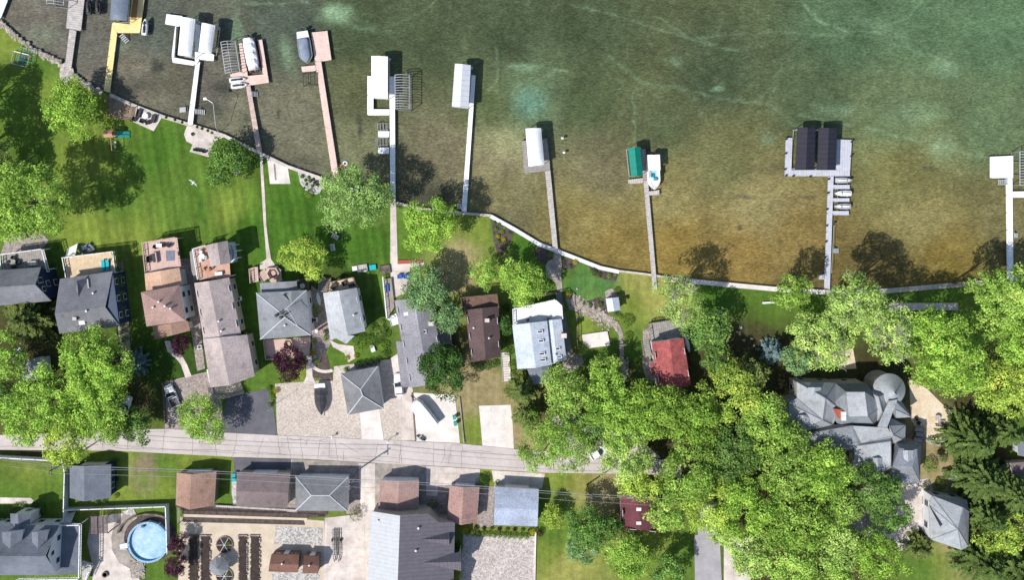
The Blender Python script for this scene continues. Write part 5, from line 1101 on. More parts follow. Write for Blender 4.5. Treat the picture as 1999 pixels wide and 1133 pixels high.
# sheds pair in the courtyard
def small_shed(label,q,rd,e=2.4,r=3.3,grp=None):
    h=house('shed',label,'shed',q,e,r,rd,roof='shed_roof',wall='siding_brown',o=.12,windows=False,door=(1,.5),trim='timber'); return h
h=small_shed('rust brown courtyard shed with skylight, the longer of the pair',[(524,1117),(530,1083),(584,1084),(581,1119)],[(526,1102),(583,1104)])
add_window(h,1,.2,1.6,.5,.5,'white_paint'); add_window(h,1,.8,1.6,.5,.5,'white_paint'); vent(h,551,1101,.12,.3,'white_paint')
h=small_shed('rust brown courtyard shed, the shorter of the pair by the trailers',[(590,1120),(593,1086),(623,1087),(621,1121)],[(592,1104),(622,1105)]); vent(h,604,1104,.12,.3,'white_paint')
o=thing('gazebo','small octagonal grey roofed gazebo among the raised beds','gazebo',W(434,1098,0)); A=[(1.9*math.cos(math.pi/4*i+.3),1.9*math.sin(math.pi/4*i+.3),2.2) for i in range(8)]
rb=roof_mesh(A+[(0,0,3.3)],[(i,(i+1)%8,8) for i in range(8)],.08); rb.build('roof',['grey_mid','white_paint'],o,local=True)
for p in A: b=MB(); b.box((p[0]*.88,p[1]*.88,0),.13,.13,2.25); b.build('post','white_paint',o,local=True)
b=MB()
for i in range(8): b.beam((A[i][0]*.88,A[i][1]*.88,.9),(A[(i+1)%8][0]*.88,A[(i+1)%8][1]*.88,.9),.08,.08)
b.build('rail','white_paint',o,local=True)
for y,l in ((1064,'round planted bed with spoke pattern above the gazebo'),(1125,'round planted bed with spoke pattern below the gazebo')):
    c=W(439,y,0); o=thing('round_bed',l,'flower bed',c); b=MB(); b.lathe((0,0,0),[(1.55,0),(1.55,.3),(0,.3)],20); b.build('soil','soil',o,local=True)
    b=MB()
    for i in range(6): a=i*math.pi/3; b.tube((0,0,.34),(1.5*math.cos(a),1.5*math.sin(a),.34),.05)
    b.build('divider','white_paint',o,local=True)
    b=MB()
    for i in range(34): a=i*2*math.pi/34; b.ball((1.6*math.cos(a),1.6*math.sin(a),.18),.16,.16,.15,seg=6,ring=4,jit=.1)
    b.build('stone_edging','rock',o,local=True)
# ---- B24
h=house('house','deep maroon roofed house half covered by trees south of the lane','house',[(1210,967),(1280,966),(1296,1040),(1213,1032)],4.0,5.0,[(1245,966),(1250,1036)],roof='maroon2',wall='siding_tan',o=.3)
for y in (995,1022): skylight(h,1247,y,.9,.6,0,'light_glass')
# ---- west hidden roof with antenna
h=house('cottage','small grey roof glimpsed under the big tree at the left, beside the antenna','house',[(36,706),(84,696),(88,740),(40,748)],3.2,4.2,[(60,701),(64,744)],roof='grey_light',wall='siding_white',windows=False)
o=thing('tv_antenna','television antenna mast beside the dark cedar at the left','antenna',W(66,682,0)); b=MB(); b.tube((0,0,0),(0,0,7),.05); b.build('mast','alu',o,local=True)
b=MB(); b.tube((-1.2,-1.0,7),(1.2,1.4,7),.06)
for i in range(8): t=-1+i*.28; x,y=t*1.1,t*1.15+.1; w=1.0-.07*i; b.tube((x-w*.75,y+w*.7,7),(x+w*.75,y-w*.7,7),.045,seg=4)
b.build('elements','alu',o,local=True)
h=house('cottage','white walled cottage corner at the right edge among dark conifers','house',[(1985,858),(2040,855),(2040,900),(1988,890)],3.0,4.0,[(2012,857),(2014,895)],roof='slate_blue',wall='siding_white')
h=house('cottage','brown roof cut by the right edge below the white walled cottage','house',[(1972,905),(2040,900),(2040,940),(1976,935)],3.0,3.8,[(2006,903),(2008,938)],roof='umber',wall='siding_tan',windows=False)
# ---- B11 mansion
t=thing('mansion','large grey mansion with round turret and many hipped roofs in the eastern trees','house',W(1650,830,0))
def P_(x,y,z): return W(x,y,z)
def mroof(vs,fs,name='roof',m='mansion',th=.2,tr='alu'):
    V=[P_(*v) for v in vs]; b=roof_mesh(V,fs,th); r_=b.build(name,[m,tr],t); ed={}; u=Vector((0,0,.02))
    for f in fs:
        for i in range(len(f)): k=tuple(sorted((f[i],f[(i+1)%len(f)]))); ed[k]=ed.get(k,0)+1
    for k,n in ed.items():
        if n>1: b=MB(); b.tube(V[k[0]]+u,V[k[1]]+u,.07,seg=5); b.build('ridge_cap','slate',r_)
    return V,r_
def mwalls(pts,z,m='stone_wall',inset=.03):
    P=WP(pts,z-.22); c=cen(P); b=MB(); P=[p.lerp(c,inset) for p in P]
    for i in range(len(P)): p,q=P[i],P[(i+1)%len(P)]; b.add([(p.x,p.y,0),(q.x,q.y,0),(q.x,q.y,p.z),(p.x,p.y,p.z)],[(0,1,2,3)])
    o=b.build('wall',m,t); h=House(); h.t=t; h.walls=P; h.c=c
    for i in range(len(P)):
        L=(P[(i+1)%len(P)]-P[i]).length; k=int(L/3)
        for j in range(k): add_window(h,i,(j+.5)/k,1.6,1.1,1.4,'white_paint')
EZ=5.2
# west wing
mroof([(1555,746,EZ),(1632,748,EZ),(1640,800,EZ+1.2),(1626,830,EZ),(1544,850,EZ),(1539,788,EZ),(1556,778,EZ),(1606,821,8.0),(1612,778,8.6)],[(0,1,8),(1,2,8),(2,3,7,8),(3,4,7),(4,5,7),(5,6,7),(6,0,8,7)])
mwalls([(1555,746),(1632,748),(1640,800),(1626,830),(1544,850),(1539,788),(1556,778)],EZ)
# central block with steep top
mroof([(1632,750,EZ+.2),(1690,748,EZ+.2),(1726,790,EZ+.2),(1710,835,EZ+.2),(1640,833,EZ+.2),(1613,802,EZ+.2),(1652,766,9.0),(1688,766,9.0),(1694,813,8.6),(1657,814,8.6)],[(0,1,7,6),(1,2,8,7),(2,3,8),(3,4,9,8),(4,5,9),(5,0,6,9)],m='mansion_dark')
mwalls([(1632,750),(1690,748),(1726,790),(1710,835),(1640,833),(1613,802)],EZ+.2)
mroof([(1652,766,9.02),(1688,766,9.02),(1694,813,8.62),(1657,814,8.62)],[(0,1,2,3)],'flat_roof','grey_light',.06)
b=MB(); b.slab(WP([(1629,799),(1650,801),(1652,820),(1640,819)],7.9),3.4); b.build('chimney','brick_red',t)
for x,y in ((1646,808),(1646,817)): p=P_(x,y,7.91); b=MB(); b.box((p.x,p.y,p.z),.9,.8,.35); b.build('chimney_pot','white_paint',t)
# turret
c=P_(1712,750,0); b=MB(); b.lathe((c.x,c.y,0),[(2.75,0),(2.75,5.6)],28); b.build('turret_wall','stone_wall',t)
b=MB(); b.lathe((c.x,c.y,5.6),[(3.1,-.15),(3.1,0),(0,2.7)],32); b.build('turret_roof','mansion',t,smooth=False)
b=MB(); b.lathe((c.x,c.y,8.3),[(.12,-.1),(.08,.9),(0,1.1)],8); b.build('finial','dark_metal',t)
# neck between turret and core
mroof([(1690,762,5.4),(1738,765,5.4),(1735,800,5.4),(1712,826,5.4),(1715,775,8.0),(1722,805,7.6)],[(0,1,4),(1,2,5,4),(2,3,5),(3,0,4,5)])
mwalls([(1690,762),(1738,765),(1735,800),(1712,826)],5.4)
# east gables
mroof([(1735,782,EZ-.6),(1760,783,EZ-.6),(1780,815,EZ-.6),(1748,817,EZ-.6),(1748,784,7.2),(1748,800,7.0)],[(0,1,4),(1,2,5,4),(2,3,5),(3,0,4,5)],m='mansion')
mwalls([(1735,782),(1760,783),(1780,815),(1748,817)],EZ-.6)
mroof([(1736,815,EZ),(1768,831,EZ),(1767,861,EZ),(1738,868,EZ),(1736,832,7.4),(1744,850,7.4)],[(0,1,5,4),(1,2,5),(2,3,5),(3,0,4,5)])
mwalls([(1736,815),(1768,831),(1767,861),(1738,868)],EZ)
b=MB(); b.slab(WP([(1713,834),(1735,783),(1752,781),(1732,835)],7.55),.2); b.build('ridge_roof','mansion',t)
# middle broad light slope
mroof([(1664,832,7.4),(1733,836,7.4),(1742,852,6.6),(1738,872,5.4),(1690,870,5.2),(1682,866,5.2)],[(0,1,2,5),(2,3,4,5)],m='mansion')
# south west gable
mroof([(1552,852,EZ-.4),(1618,830,EZ-.4),(1664,830,EZ+1.0),(1688,868,EZ-.4),(1680,880,EZ-.4),(1640,878,EZ-.4),(1560,868,EZ-.4),(1662,832,7.4)],[(0,1,7),(1,2,7),(2,3,7),(3,4,5,7),(5,6,0,7)],m='mansion_dark')
mwalls([(1552,852),(1618,830),(1664,830),(1688,868),(1680,880),(1640,878),(1560,868)],EZ-.4)
# south wing
mroof([(1668,872,5.2),(1740,848,5.6),(1742,915,5.2),(1700,935,5.2),(1668,920,5.2),(1739,862,7.2),(1739,910,7.0)],[(0,1,5),(1,2,6,5),(2,3,6),(3,4,0,5,6)])
mwalls([(1668,872),(1740,848),(1742,915),(1700,935),(1668,920)],5.2)
# south east pavilion
mroof([(1750,865,5.4),(1798,867,5.4),(1796,943,5.4),(1735,945,5.4),(1740,912,5.4),(1757,876,8.2),(1790,878,8.2),(1781,912,8.0),(1744,910,7.4)],[(0,1,6,5),(1,2,7,6),(2,3,4,8,7),(4,0,5,8)],m='mansion_dark')
mroof([(1757,876,8.22),(1790,878,8.22),(1781,912,8.02),(1744,910,7.42)],[(0,1,2,3)],'flat_roof','slate_blue',.05)
mwalls([(1750,865),(1798,867),(1796,943),(1735,945),(1740,912)],5.4)
for (q,e,r,rd) in [([(1578,757),(1603,757),(1603,776),(1578,776)],6.9,7.4,[(1590,757),(1591,780)]),([(1558,812),(1580,811),(1590,822),(1560,824)],6.6,7.4,[(1568,811),(1572,830)]),([(1704,895),(1722,895),(1722,916),(1704,916)],6.6,7.2,[(1713,895),(1713,920)]),([(1764,880),(1784,880),(1782,898),(1766,898)],8.6,9.1,[(1772,880),(1773,902)])]:
    h=house('dormer','','',q,e,r,rd,roof='mansion',wall='siding_white',parent=t,z0=e-1.5,windows=False,part_name='dormer_roof',o=.1,th=.08)
# B12 mansion garage
t=thing('garage','steep grey roofed garage with white west front below the mansion','garage',W(1855,1020,0))
mroof([(1819,968,4.2),(1887,977,4.2),(1892,1000,4.2),(1890,1068,4.2),(1877,1075,4.2),(1817,1054,4.2),(1815,988,4.2),(1870,1034,7.6),(1880,992,6.6)],[(0,1,8,7),(1,2,8),(2,3,7,8),(3,4,7),(4,5,7),(5,6,7),(6,0,7)])
mwalls([(1819,968),(1887,977),(1890,1068),(1877,1075),(1817,1054)],4.2,'siding_white')
mroof([(1817,1052,4.3),(1813,987,4.3),(1814,1040,6.2),(1838,1034,6.9)],[(1,3,0)],m='grey_light')
h=House(); h.t=t; P=WP([(1817,985),(1817,1052)],0); h.walls=P; h.c=W(1860,1020,0)
for k in (.25,.72): add_panel(h,0,k,.1,2.6,2.3,'white_paint','garage_door')
b=MB(); b.slab(WP([(1800,985),(1815,984),(1816,1052),(1808,1054)],.12),.12); tag(b.build('garage_apron','concrete_white'),'white paved apron along the front of the mansion garage','apron')
o=thing('fire_table','square fire table in the middle of the tan circular patio','fire table',W(1837,826,.02)); b=MB(); b.box((0,0,0),1.2,1.2,.45); b.build('base','concrete_old',o,local=True); b=MB(); b.lathe((0,0,.45),[(0,.01),(.35,.01),(.35,.04),(0,.04)],14); b.build('burner','dark_metal',o,local=True)
b=MB(); W0=[W(x,y,.45) for x,y in arc(1832,830,49,35,10,170,16)]; W1=[W(x,y,.45) for x,y in arc(1832,830,46,32,10,170,16)]
for i in range(16): b.slab([W0[i],W0[i+1],W1[i+1],W1[i]],.45)
tag(b.build('seat_wall','rock'),'curved pale seat wall around the tan circular patio','wall')
# patio furniture near mansion and terraces
table('round table on the tan circular patio',1828,815,.02,.6,'wood_pale')
for x,y,l in [(1792,838,'upper'),(1794,848,'middle'),(1790,858,'lower')]:
    sofa('weathered teak lounger beside the mansion patio, %s one'%l,x,y,.1,1.8,-.1,'wood_grey','wood_pale')
chair('dark chair at the north west side of the tan patio',1787,817,.02,2); chair('dark pot shaped chair at the west side of the tan patio',1792,826,.02,1)
sofa('grey cushioned sofa left of the fire table on the lakeside terrace',273,221,.02,1.5,1.3,'dark_metal','cover_black')
sofa('grey cushioned sofa right of the fire table on the lakeside terrace',301,232,.02,1.5,1.3-math.pi,'dark_metal','cover_black')
table('round white fire table on the lakeside terrace',286,227,.02,.6)
chair('dark armchair below left of the fire table on the lakeside terrace',279,236,.02,2.7,w=.75); chair('dark armchair below right of the fire table on the lakeside terrace',290,239,.02,3.4,w=.75); chair('dark round chair at the west corner of the lakeside terrace',265,233,.02,1,w=.7)
for i,(x,y) in enumerate([(382,292),(388,293),(394,294),(400,296)]): chair('black chair at the low edge of the paved pad, %s from the left'%['first','second','third','fourth'][i],x,y,.02,math.pi,w=.5)
# swing set, playset, lamp, lifts on lawn
o=thing('play_set','small wooden play set with two green slides on the lawn','play set',W(232,265,0))
b=MB(); b.box((-.9,.2,1.2),1.5,1.2,.1); b.build('platform','cedar',o,local=True)
b=MB(); b.slab([(-1.8,-.5,2.4),(-.1,-.5,2.4),(-.1,.2,3.0),(-1.8,.2,3.0)],.06); b.slab([(-1.8,.9,2.4),(-.1,.9,2.4),(-.1,.21,3.0),(-1.8,.21,3.0)],.06); b.build('roof','cedar',o,local=True)
for x in (-1.6,-.2):
    for y in (-.4,.8): b=MB(); b.box((x,y,0),.12,.12,2.4); b.build('post','cedar',o,local=True)
for y in (-.15,.55): b=MB(); b.slab([(0,y-.28,1.25),(2.2,y-.28,.2),(2.2,y+.28,.2),(0,y+.28,1.25)],.08); b.build('slide','teal_plastic',o,local=True)
b=MB(); b.tube((-.6,-.6,2.2),(-.4,-3.0,2.2),.08); b.tube((-1.0,-3.0,0),(-.4,-3.0,2.2),.07); b.tube((.3,-3.0,0),(-.4,-3.0,2.2),.07); b.build('swing_beam','cedar',o,local=True)
b=MB()
for y in (-1.4,-2.2): b.tube((-.5,y,2.2),(-.5,y,.5),.02); b.box((-.5,y,.45),.3,.5,.05)
b.build('swing','white_paint',o,local=True)
for (x,y,rz,l,m) in [(42,116,-.25,'pale tubular swim raft frame lying on the lawn near the rocks','alu'),(54,108,-.25,'green tubular frame lying on the lawn beside the pale frame','teal_plastic')]:
    o=thing('raft_frame',l,'frame',W(x,y,0)); b=MB(); b.path([(-1.6,-1.2,.5),(1.6,-1.2,.5),(1.6,1.2,.5),(-1.6,1.2,.5),(-1.6,-1.2,.5)],.06)
    for u in (-1.6,0,1.6):
        for v in (-1.2,1.2): b.tube((u,v,0),(u,v,.9),.05)
    b.build('frame',m,o,local=True); b=MB()
    for u in (-.6,0,.6): b.tube((u,-1.2,.5),(u,1.2,.5),.05)
    b.build('crossbar','blue_plastic' if 'pale' in l else m,o,local=True); o.rotation_euler=(0,0,rz)
o=thing('shore_lamp','slender lamp post leaning out over the water from the seawall','lamp',W(427,258,0)); b=MB(); b.path([(0,0,0),(.2,.8,2.4),(.35,4.8,4.2),(.3,5.2,4.4),(-1.0,6.0,4.4)],.05); b.build('pole','alu',o,local=True); b=MB(); b.box((-1.2,6.0,4.3),.6,.5,.12); b.build('lamp_head','light_glass',o,local=True)
o=thing('flying_gull','white gull gliding low over the lawn with spread wings','bird',W(377,357,6)); 
b=MB(); b.loft([[(u,-w,-h_),(u,-w,h_),(u,w,h_),(u,w,-h_)] for u,w,h_ in [(-.32,.06,.01),(-.2,.05,.04),(0,.1,.08),(.2,.07,.07),(.3,.05,.05),(.38,.01,.01)]]); b.build('body','gelcoat',o,local=True,smooth=True)
for s_ in (-1,1): b=MB(); b.slab([(.12,s_*.06,.03),(.2,s_*.42,.12),(-.1,s_*.85,.06),(-.02,s_*.42,.12),(-.1,s_*.06,.03)],.02); b.build('wing','alu',o,local=True)
o.rotation_euler=(0,0,.9); o.scale=(1.3,1.3,1.3)
for x,y,rz,l in [(655,462,-.5,'pale bench with a figure like bundle on the shaded lawn, upper one'),(650,483,-1.4,'pale bench on the shaded lawn, lower one')]: sofa('white wooden bench on the lawn below the leafy shore tree, %s one'%('upper' if y<470 else 'lower'),x,y,0,1.3,rz,'white_paint','wood_pale')
for x,y,m,l,s_ in [(694,524,'white_paint','white cushion box at the left of the rock edge seating',.9),(708,524,'wood_pale','pale square platform with green float in the garden row',1.5),(728,522,'turquoise','turquoise box seat in the garden row',1.0),(752,526,'rock_dark','flower planter by the concrete path',1.6)]:
    p=W(x,y,0); b=MB(); b.box((p.x,p.y,0),s_*1.3,s_,.45,.15); tag(b.build('garden_box',m),l,'garden box')
o=thing('surfboard','white paddle board lying in the rock garden','paddle board',W(622,584,.1)); b=MB(); b.loft([[(u,-w,0),(u,-w,.1),(u,w,.1),(u,w,0)] for u,w in [(-1.3,.03),(-1,.22),(-.3,.34),(.4,.34),(1.0,.2),(1.3,.03)]]); b.build('board','gelcoat',o,local=True); b=MB(); b.box((-1,0,-.15),.25,.03,.2); b.build('fin','dark_metal',o,local=True); o.rotation_euler=(0,0,-1.35)
for x,y,l in [(888,814,'upper teal wheelie bin on the white concrete pad'),(890,826,'lower teal wheelie bin on the white concrete pad')]: bin_(l,x,y,'teal_plastic',.3)
for x,y,l in [(459,926,'upper turquoise bin beside the umber roofed garage'),(459.5,935,'lower turquoise bin beside the umber roofed garage')]: bin_(l,x,y,'turquoise',1.57)
for x,y,l in [(467,649,''),]: pass
for x,y,l in [(468,583,'white air conditioner unit on the strip east of the long taupe house'),(392,677,'white air conditioner unit in the west yard of the long taupe house'),(616,624,'grey air conditioner unit beside the hip roofed house')]:
    p=W(x,y,0); o=thing('air_conditioner',l,'air conditioner',p); b=MB(); b.box((0,0,0),.8,.8,.8,.1); b.build('casing','white_paint',o,local=True); b=MB(); b.lathe((0,0,.8),[(0,.01),(.32,.01),(.32,.03),(0,.03)],14); b.build('fan_grille','dark_metal',o,local=True)
b=MB()
o=thing('landscape_table','small white slatted table in the flower garden','table',W(728,680,0)); b=MB(); b.box((0,0,.4),.8,1.4,.08,.3); b.build('table_top','white_paint',o,local=True)
for sx_ in (-.3,.3):
    for sy_ in (-.5,.5): b=MB(); b.box((sx_,sy_,0),.07,.07,.4,.3); b.build('leg','white_paint',o,local=True)
# ---- vehicles
def car(label,x,y,rz,L=4.6,w=1.85,h=1.5,m='car_white',kind='suv',name='car',cat='car'):
    o=thing(name,label,cat,W(x,y,0))
    def ring(u,hw,z0,z1,k=.12): return [(u,-hw+k*.5,z0),(u,-hw,z0+.15),(u,-hw,z1-k),(u,-hw+k,z1),(u,hw-k,z1),(u,hw,z1-k),(u,hw,z0+.15),(u,hw-k*.5,z0)]
    b=MB(); hl=L/2; hw=w/2
    b.loft([ring(-hl,hw*.86,.35,.8),ring(-hl+.15,hw*.95,.25,.92),ring(-hl+.9,hw,.22,.95),ring(0,hw,.22,.97),ring(hl-1.4,hw,.22,.98),ring(hl-.35,hw*.92,.25,.85),ring(hl,hw*.75,.35,.7)])
    bd=b.build('body',m,o,local=True,smooth=False)
    r0,r1=(-hl+.25,hl-1.75) if kind!='pickup' else (-hl+1.9,hl-1.6)
    b=MB(); b.loft([[(u,-ww,.93),(u*.97,-ww*.86,z),(u*.97,ww*.86,z),(u,ww,.93)] for u,ww,z in [(r0,hw*.84,.95),(r0+.3,hw*.88,h-.08),(0,hw*.9,h-.03),(r1-.75,hw*.88,h-.06),(r1+.05,hw*.84,.95)]]); b.build('glazing','glass',o,local=True)
    b=MB(); a0,a1=r0+.32,r1-.72; b.slab([(a0,-hw*.74,h-.03),(a1,-hw*.74,h-.03),(a1,hw*.74,h-.03),(a0,hw*.74,h-.03)],.06); b.build('roof',m,o,local=True)
    if kind!='pickup':
        b=MB(); b.slab([(-.3,-hw*.45,h-.02),(.35,-hw*.45,h-.02),(.35,hw*.45,h-.02),(-.3,hw*.45,h-.02)],.012); b.build('sunroof','glass',o,local=True)
    else:
        b=MB(); b.slab([(-hl+.15,-hw*.82,.975),(-hl+1.75,-hw*.82,.985),(-hl+1.75,hw*.82,.985),(-hl+.15,hw*.82,.975)],.02); b.build('load_bed','dark_metal',o,local=True)
    for u in (-hl+.85,hl-.9):
        for v in (-1,1): b=MB(); b.tube((u,v*(hw-.22),.33),(u,v*(hw+.01),.33),.33,seg=14); wl=b.build('wheel','tyre',o,local=True)
    for v in (-1,1):
        b=MB(); b.box((hl-.2,v*hw*.62,.62),.25,.32,.14); b.build('headlight','light_glass',o,local=True)
        b=MB(); b.box((r1-.15,v*(hw+.08),.95),.18,.2,.14); b.build('mirror',m,o,local=True)
    o.rotation_euler=(0,0,rz); return o
car('silver pickup truck parked on the cobble driveway under the small tree',338,772,math.radians(112),4.6,1.9,1.75,'car_silver','pickup','pickup_truck','pickup truck')
car('white car parked nose to the house on the narrow concrete drive',779.5,750,math.radians(94),4.3,1.8,1.5,'car_white')
car('silver suv half under the tree canopy on the shaded drive',1104,834,math.radians(90),4.6,1.9,1.75,'car_silver')
car('white car peeking out from the tree canopy beside the road',1170,880,math.radians(30),4.4,1.8,1.45,'car_white')
car('white vehicle hidden below the large tree near the left part of the road',247,793,math.radians(70),4.4,1.8,1.6,'car_white')
o=thing('covered_trailer','long white shrink wrapped boat trailer angled on the concrete pad','trailer',W(829,806,0))
b=MB(); b.loft([[(u,-w,.5),(u,-w,z-.3),(u,-w*.85,z-.06),(u,0,z),(u,w*.85,z-.06),(u,w,z-.3),(u,w,.5)] for u,w,z in [(-3.1,1.15,1.9),(-3.0,1.25,2.2),(0,1.3,2.4),(2.3,1.2,2.3),(3.0,.8,1.9),(3.2,.4,1.5)]]); b.build('cover','gelcoat',o,local=True)
b=MB(); b.beam((3.1,0,.5),(4.4,0,.45),.12,.1); b.build('tongue','dark_metal',o,local=True)
for v in (-1,1):
    for u in (-.9,0): b=MB(); b.tube((u,v*.95,.35),(u,v*1.2,.35),.35,seg=12); b.build('wheel','tyre',o,local=True)
o.rotation_euler=(0,0,math.radians(128))
o=thing('covered_boat','speedboat under a black cover with white stern parked on the gravel lot','boat',W(628.5,777,0)); b=MB(); hs=hull_secs(6.0,2.3,0,1.3,.5)
b.loft([[(u,-ww*.3,.5),(u,-ww,.9),(u,-ww,zz),(u,ww,zz),(u,ww,.9),(u,ww*.3,.5)] for u,ww,zz in hs]); b.build('hull','gelcoat',o,local=True)
b=MB(); S_=[]
for u,ww,zz in hs:
    if u<-2.2: continue
    k=.35*max(0,math.sin(math.pi*min(1,(u+2.4)/5.2)))+.08*math.sin(u*5); S_.append([(u,-ww*1.02,zz-.25),(u,-ww*1.0,zz+.02),(u,-ww*.5,zz+k),(u,0,zz+k+.12),(u,ww*.5,zz+k),(u,ww*1.0,zz+.02),(u,ww*1.02,zz-.25)])
b.loft(S_); b.build('cover','cover_black',o,local=True)
b=MB(); b.beam((2.6,0,.5),(3.7,0,.5),.12,.1); b.beam((-2.4,-.7,.45),(2,-.3,.45),.1,.1); b.beam((-2.4,.7,.45),(2,.3,.45),.1,.1); b.build('trailer_frame','galv',o,local=True)
for v in (-1,1): b=MB(); b.tube((-.9,v*.9,.32),(-.9,v*1.12,.32),.32,seg=12); b.build('wheel','tyre',o,local=True)
o.rotation_euler=(0,0,math.radians(-86))
o=thing('motorcycle','small motorcycle parked alone near the road on the concrete pad','motorcycle',W(822,855,0))
for u in (-.65,.65): b=MB(); b.tube((u,-.07,.32),(u,.07,.32),.32,seg=14); b.build('wheel','tyre',o,local=True)
b=MB(); b.path([(-.65,0,.35),(-.1,0,.6),(.4,0,.85),(.65,0,.35)],.06); b.box((-.05,0,.35),.45,.3,.35); b.build('frame','dark_metal',o,local=True)
b=MB(); b.ball((.15,0,.85),.3,.17,.15); b.build('tank','teal_plastic',o,local=True); b=MB(); b.box((-.35,0,.75),.6,.26,.1); b.build('seat','dark_metal',o,local=True)
b=MB(); b.tube((.4,-.38,1.05),(.4,.38,1.05),.03); b.build('handlebar','alu',o,local=True); o.rotation_euler=(0,0,2.6)
for k,(x,l) in enumerate([(654,'empty boat trailer on the concrete, left one of the pair'),(661.5,'empty boat trailer on the concrete, right one of the pair')]):
    o=thing('boat_trailer',l,'trailer',W(x,1062,0),'empty boat trailers'); b=MB()
    for v in (-.32,.32): b.beam((-3,v,.5),(2.2,v,.5),.1,.1); b.beam((2.2,v,.5),(3.4,0,.5),.1,.1)
    for u in (-2.8,-1.9,-1.0,0,1.0,2.0): b.beam((u,-.32,.5),(u,.32,.5),.08,.08)
    b.build('frame','dark_metal',o,local=True)
    for v in (-.5,.5): b=MB(); b.tube((-.8,v-.1,.32),(-.8,v+.1,.32),.32,seg=12); b.build('wheel','tyre',o,local=True)
    b=MB(); 
    for v in (-.2,.2): b.beam((-2.9,v,.7),(1.5,v,.75),.08,.08)
    b.build('bunk','wood_grey',o,local=True); o.rotation_euler=(0,0,-math.pi/2+.03*k)
# ---- utility poles and wires
POLES=[]
def pole(label,bx,by,h=9.5,arm=1.2,name='utility_pole'):
    c=W(bx,by,0); o=thing(name,label,'utility pole',c); b=MB(); b.tube((0,0,0),(0,0,h),.17,.11,seg=8); b.build('pole','bark',o,local=True)
    b=MB(); b.box((0,0,h-.8),.12,2.0,.12); b.build('crossarm','bark',o,local=True)
    b=MB()
    for y in (-.9,-.3,.3,.9): b.tube((0,y,h-.68),(0,y,h-.5),.05)
    b.build('insulator','white_paint',o,local=True)
    b=MB(); b.tube((.3,.1,h-2.2),(.3,.1,h-1.3),.2,seg=10); b.build('transformer','galv',o,local=True); POLES.append((c.x,c.y,h)); return o
pole('utility pole behind the white fence, westernmost of the three',145,893); pole('utility pole between the hip roofed garage and the concrete drive',699,918); pole('utility pole in the shaded lawn at the eastern end of the wires',1146,947)
P=[(-33,(CY*0+ (566.5-890)*S),9.5)]; 
ends=[Vector((-95,(566.5-880)*S,9)),*[Vector(p) for p in POLES],Vector((60,(566.5-985)*S,9))]
for k,dy in enumerate((.9,.3,-.9)):
    b=MB()
    for a,c_ in zip(ends,ends[1:]):
        pts=[]
        for i in range(13):
            t_=i/12; v=a.lerp(c_,t_); v.z=min(a.z,c_.z)-.5-(.6*k)-1.2*4*t_*(1-t_)*((c_-a).length/55)**1; v.y+=dy; pts.append(v)
        b.path(pts,(.045,.028,.028)[k],4)
    tag(b.build('overhead_wire','alu'),['thick upper power line crossing above the garages','thin middle power line crossing above the garages','thin lower power line crossing above the garages'][k],'wire')
o=thing('street_lamp','short lamp post standing on the gravel near the road edge',"street lamp",W(760,858,0)); b=MB(); b.tube((0,0,0),(0,0,2.2),.05); b.build('pole','dark_metal',o,local=True); b=MB(); b.box((0,0,2.2),.35,.35,.3); b.build('lamp_head','light_glass',o,local=True)
o=thing('mailbox','mailbox on a post by the gravel lot corner','mailbox',W(650,852,0)); b=MB(); b.box((0,0,0),.1,.1,1.1); b.build('post','timber',o,local=True); b=MB(); b.box((0,0,1.1),.25,.5,.25); b.build('box','white_paint',o,local=True)
o=thing('flag_pole','thin white pole standing at the edge of the gravel lot','pole',W(540,788,0)); b=MB(); b.tube((0,0,0),(0,0,6),.05,.03); b.build('pole','white_paint',o,local=True); b=MB(); b.ball((0,0,6.05),.1,.1,.1); b.build('finial','alu',o,local=True)
for x,y,l in [(1272,589,'white boulder half sunk in the shaded lawn right of the sparse tree'),]: pass
for i,(x,y,r) in enumerate([(1406,609,.5),(1446,640,.45),(1452,665,.35),(1467,662,.3),(1472,675,.25),(1438,648,.2),(1428,646,.25),(1424,655,.25),(1420,662,.2)]):
    p=W(x,y,0); b=MB(); b.ball((p.x,p.y,.12),r,r*.8,r*.6,seg=9,ring=6,jit=.12); tag(b.build('boulder','rock'),'pale boulder in the yard east of the red cottage, %s'%['topmost one','largest of the middle ones','right of the largest','rightmost upper one','lowest right one','top of the stone string','second of the stone string','third of the stone string','last of the stone string'][i],'boulder','pale boulders in the eastern yard')
b=MB(); b.slab(WP([(1489,590),(1514,589),(1514,592),(1489,594)],.4),.35); tag(b.build('bench','white_paint'),'low white bench on the striped lawn near the seawall walkway','bench')
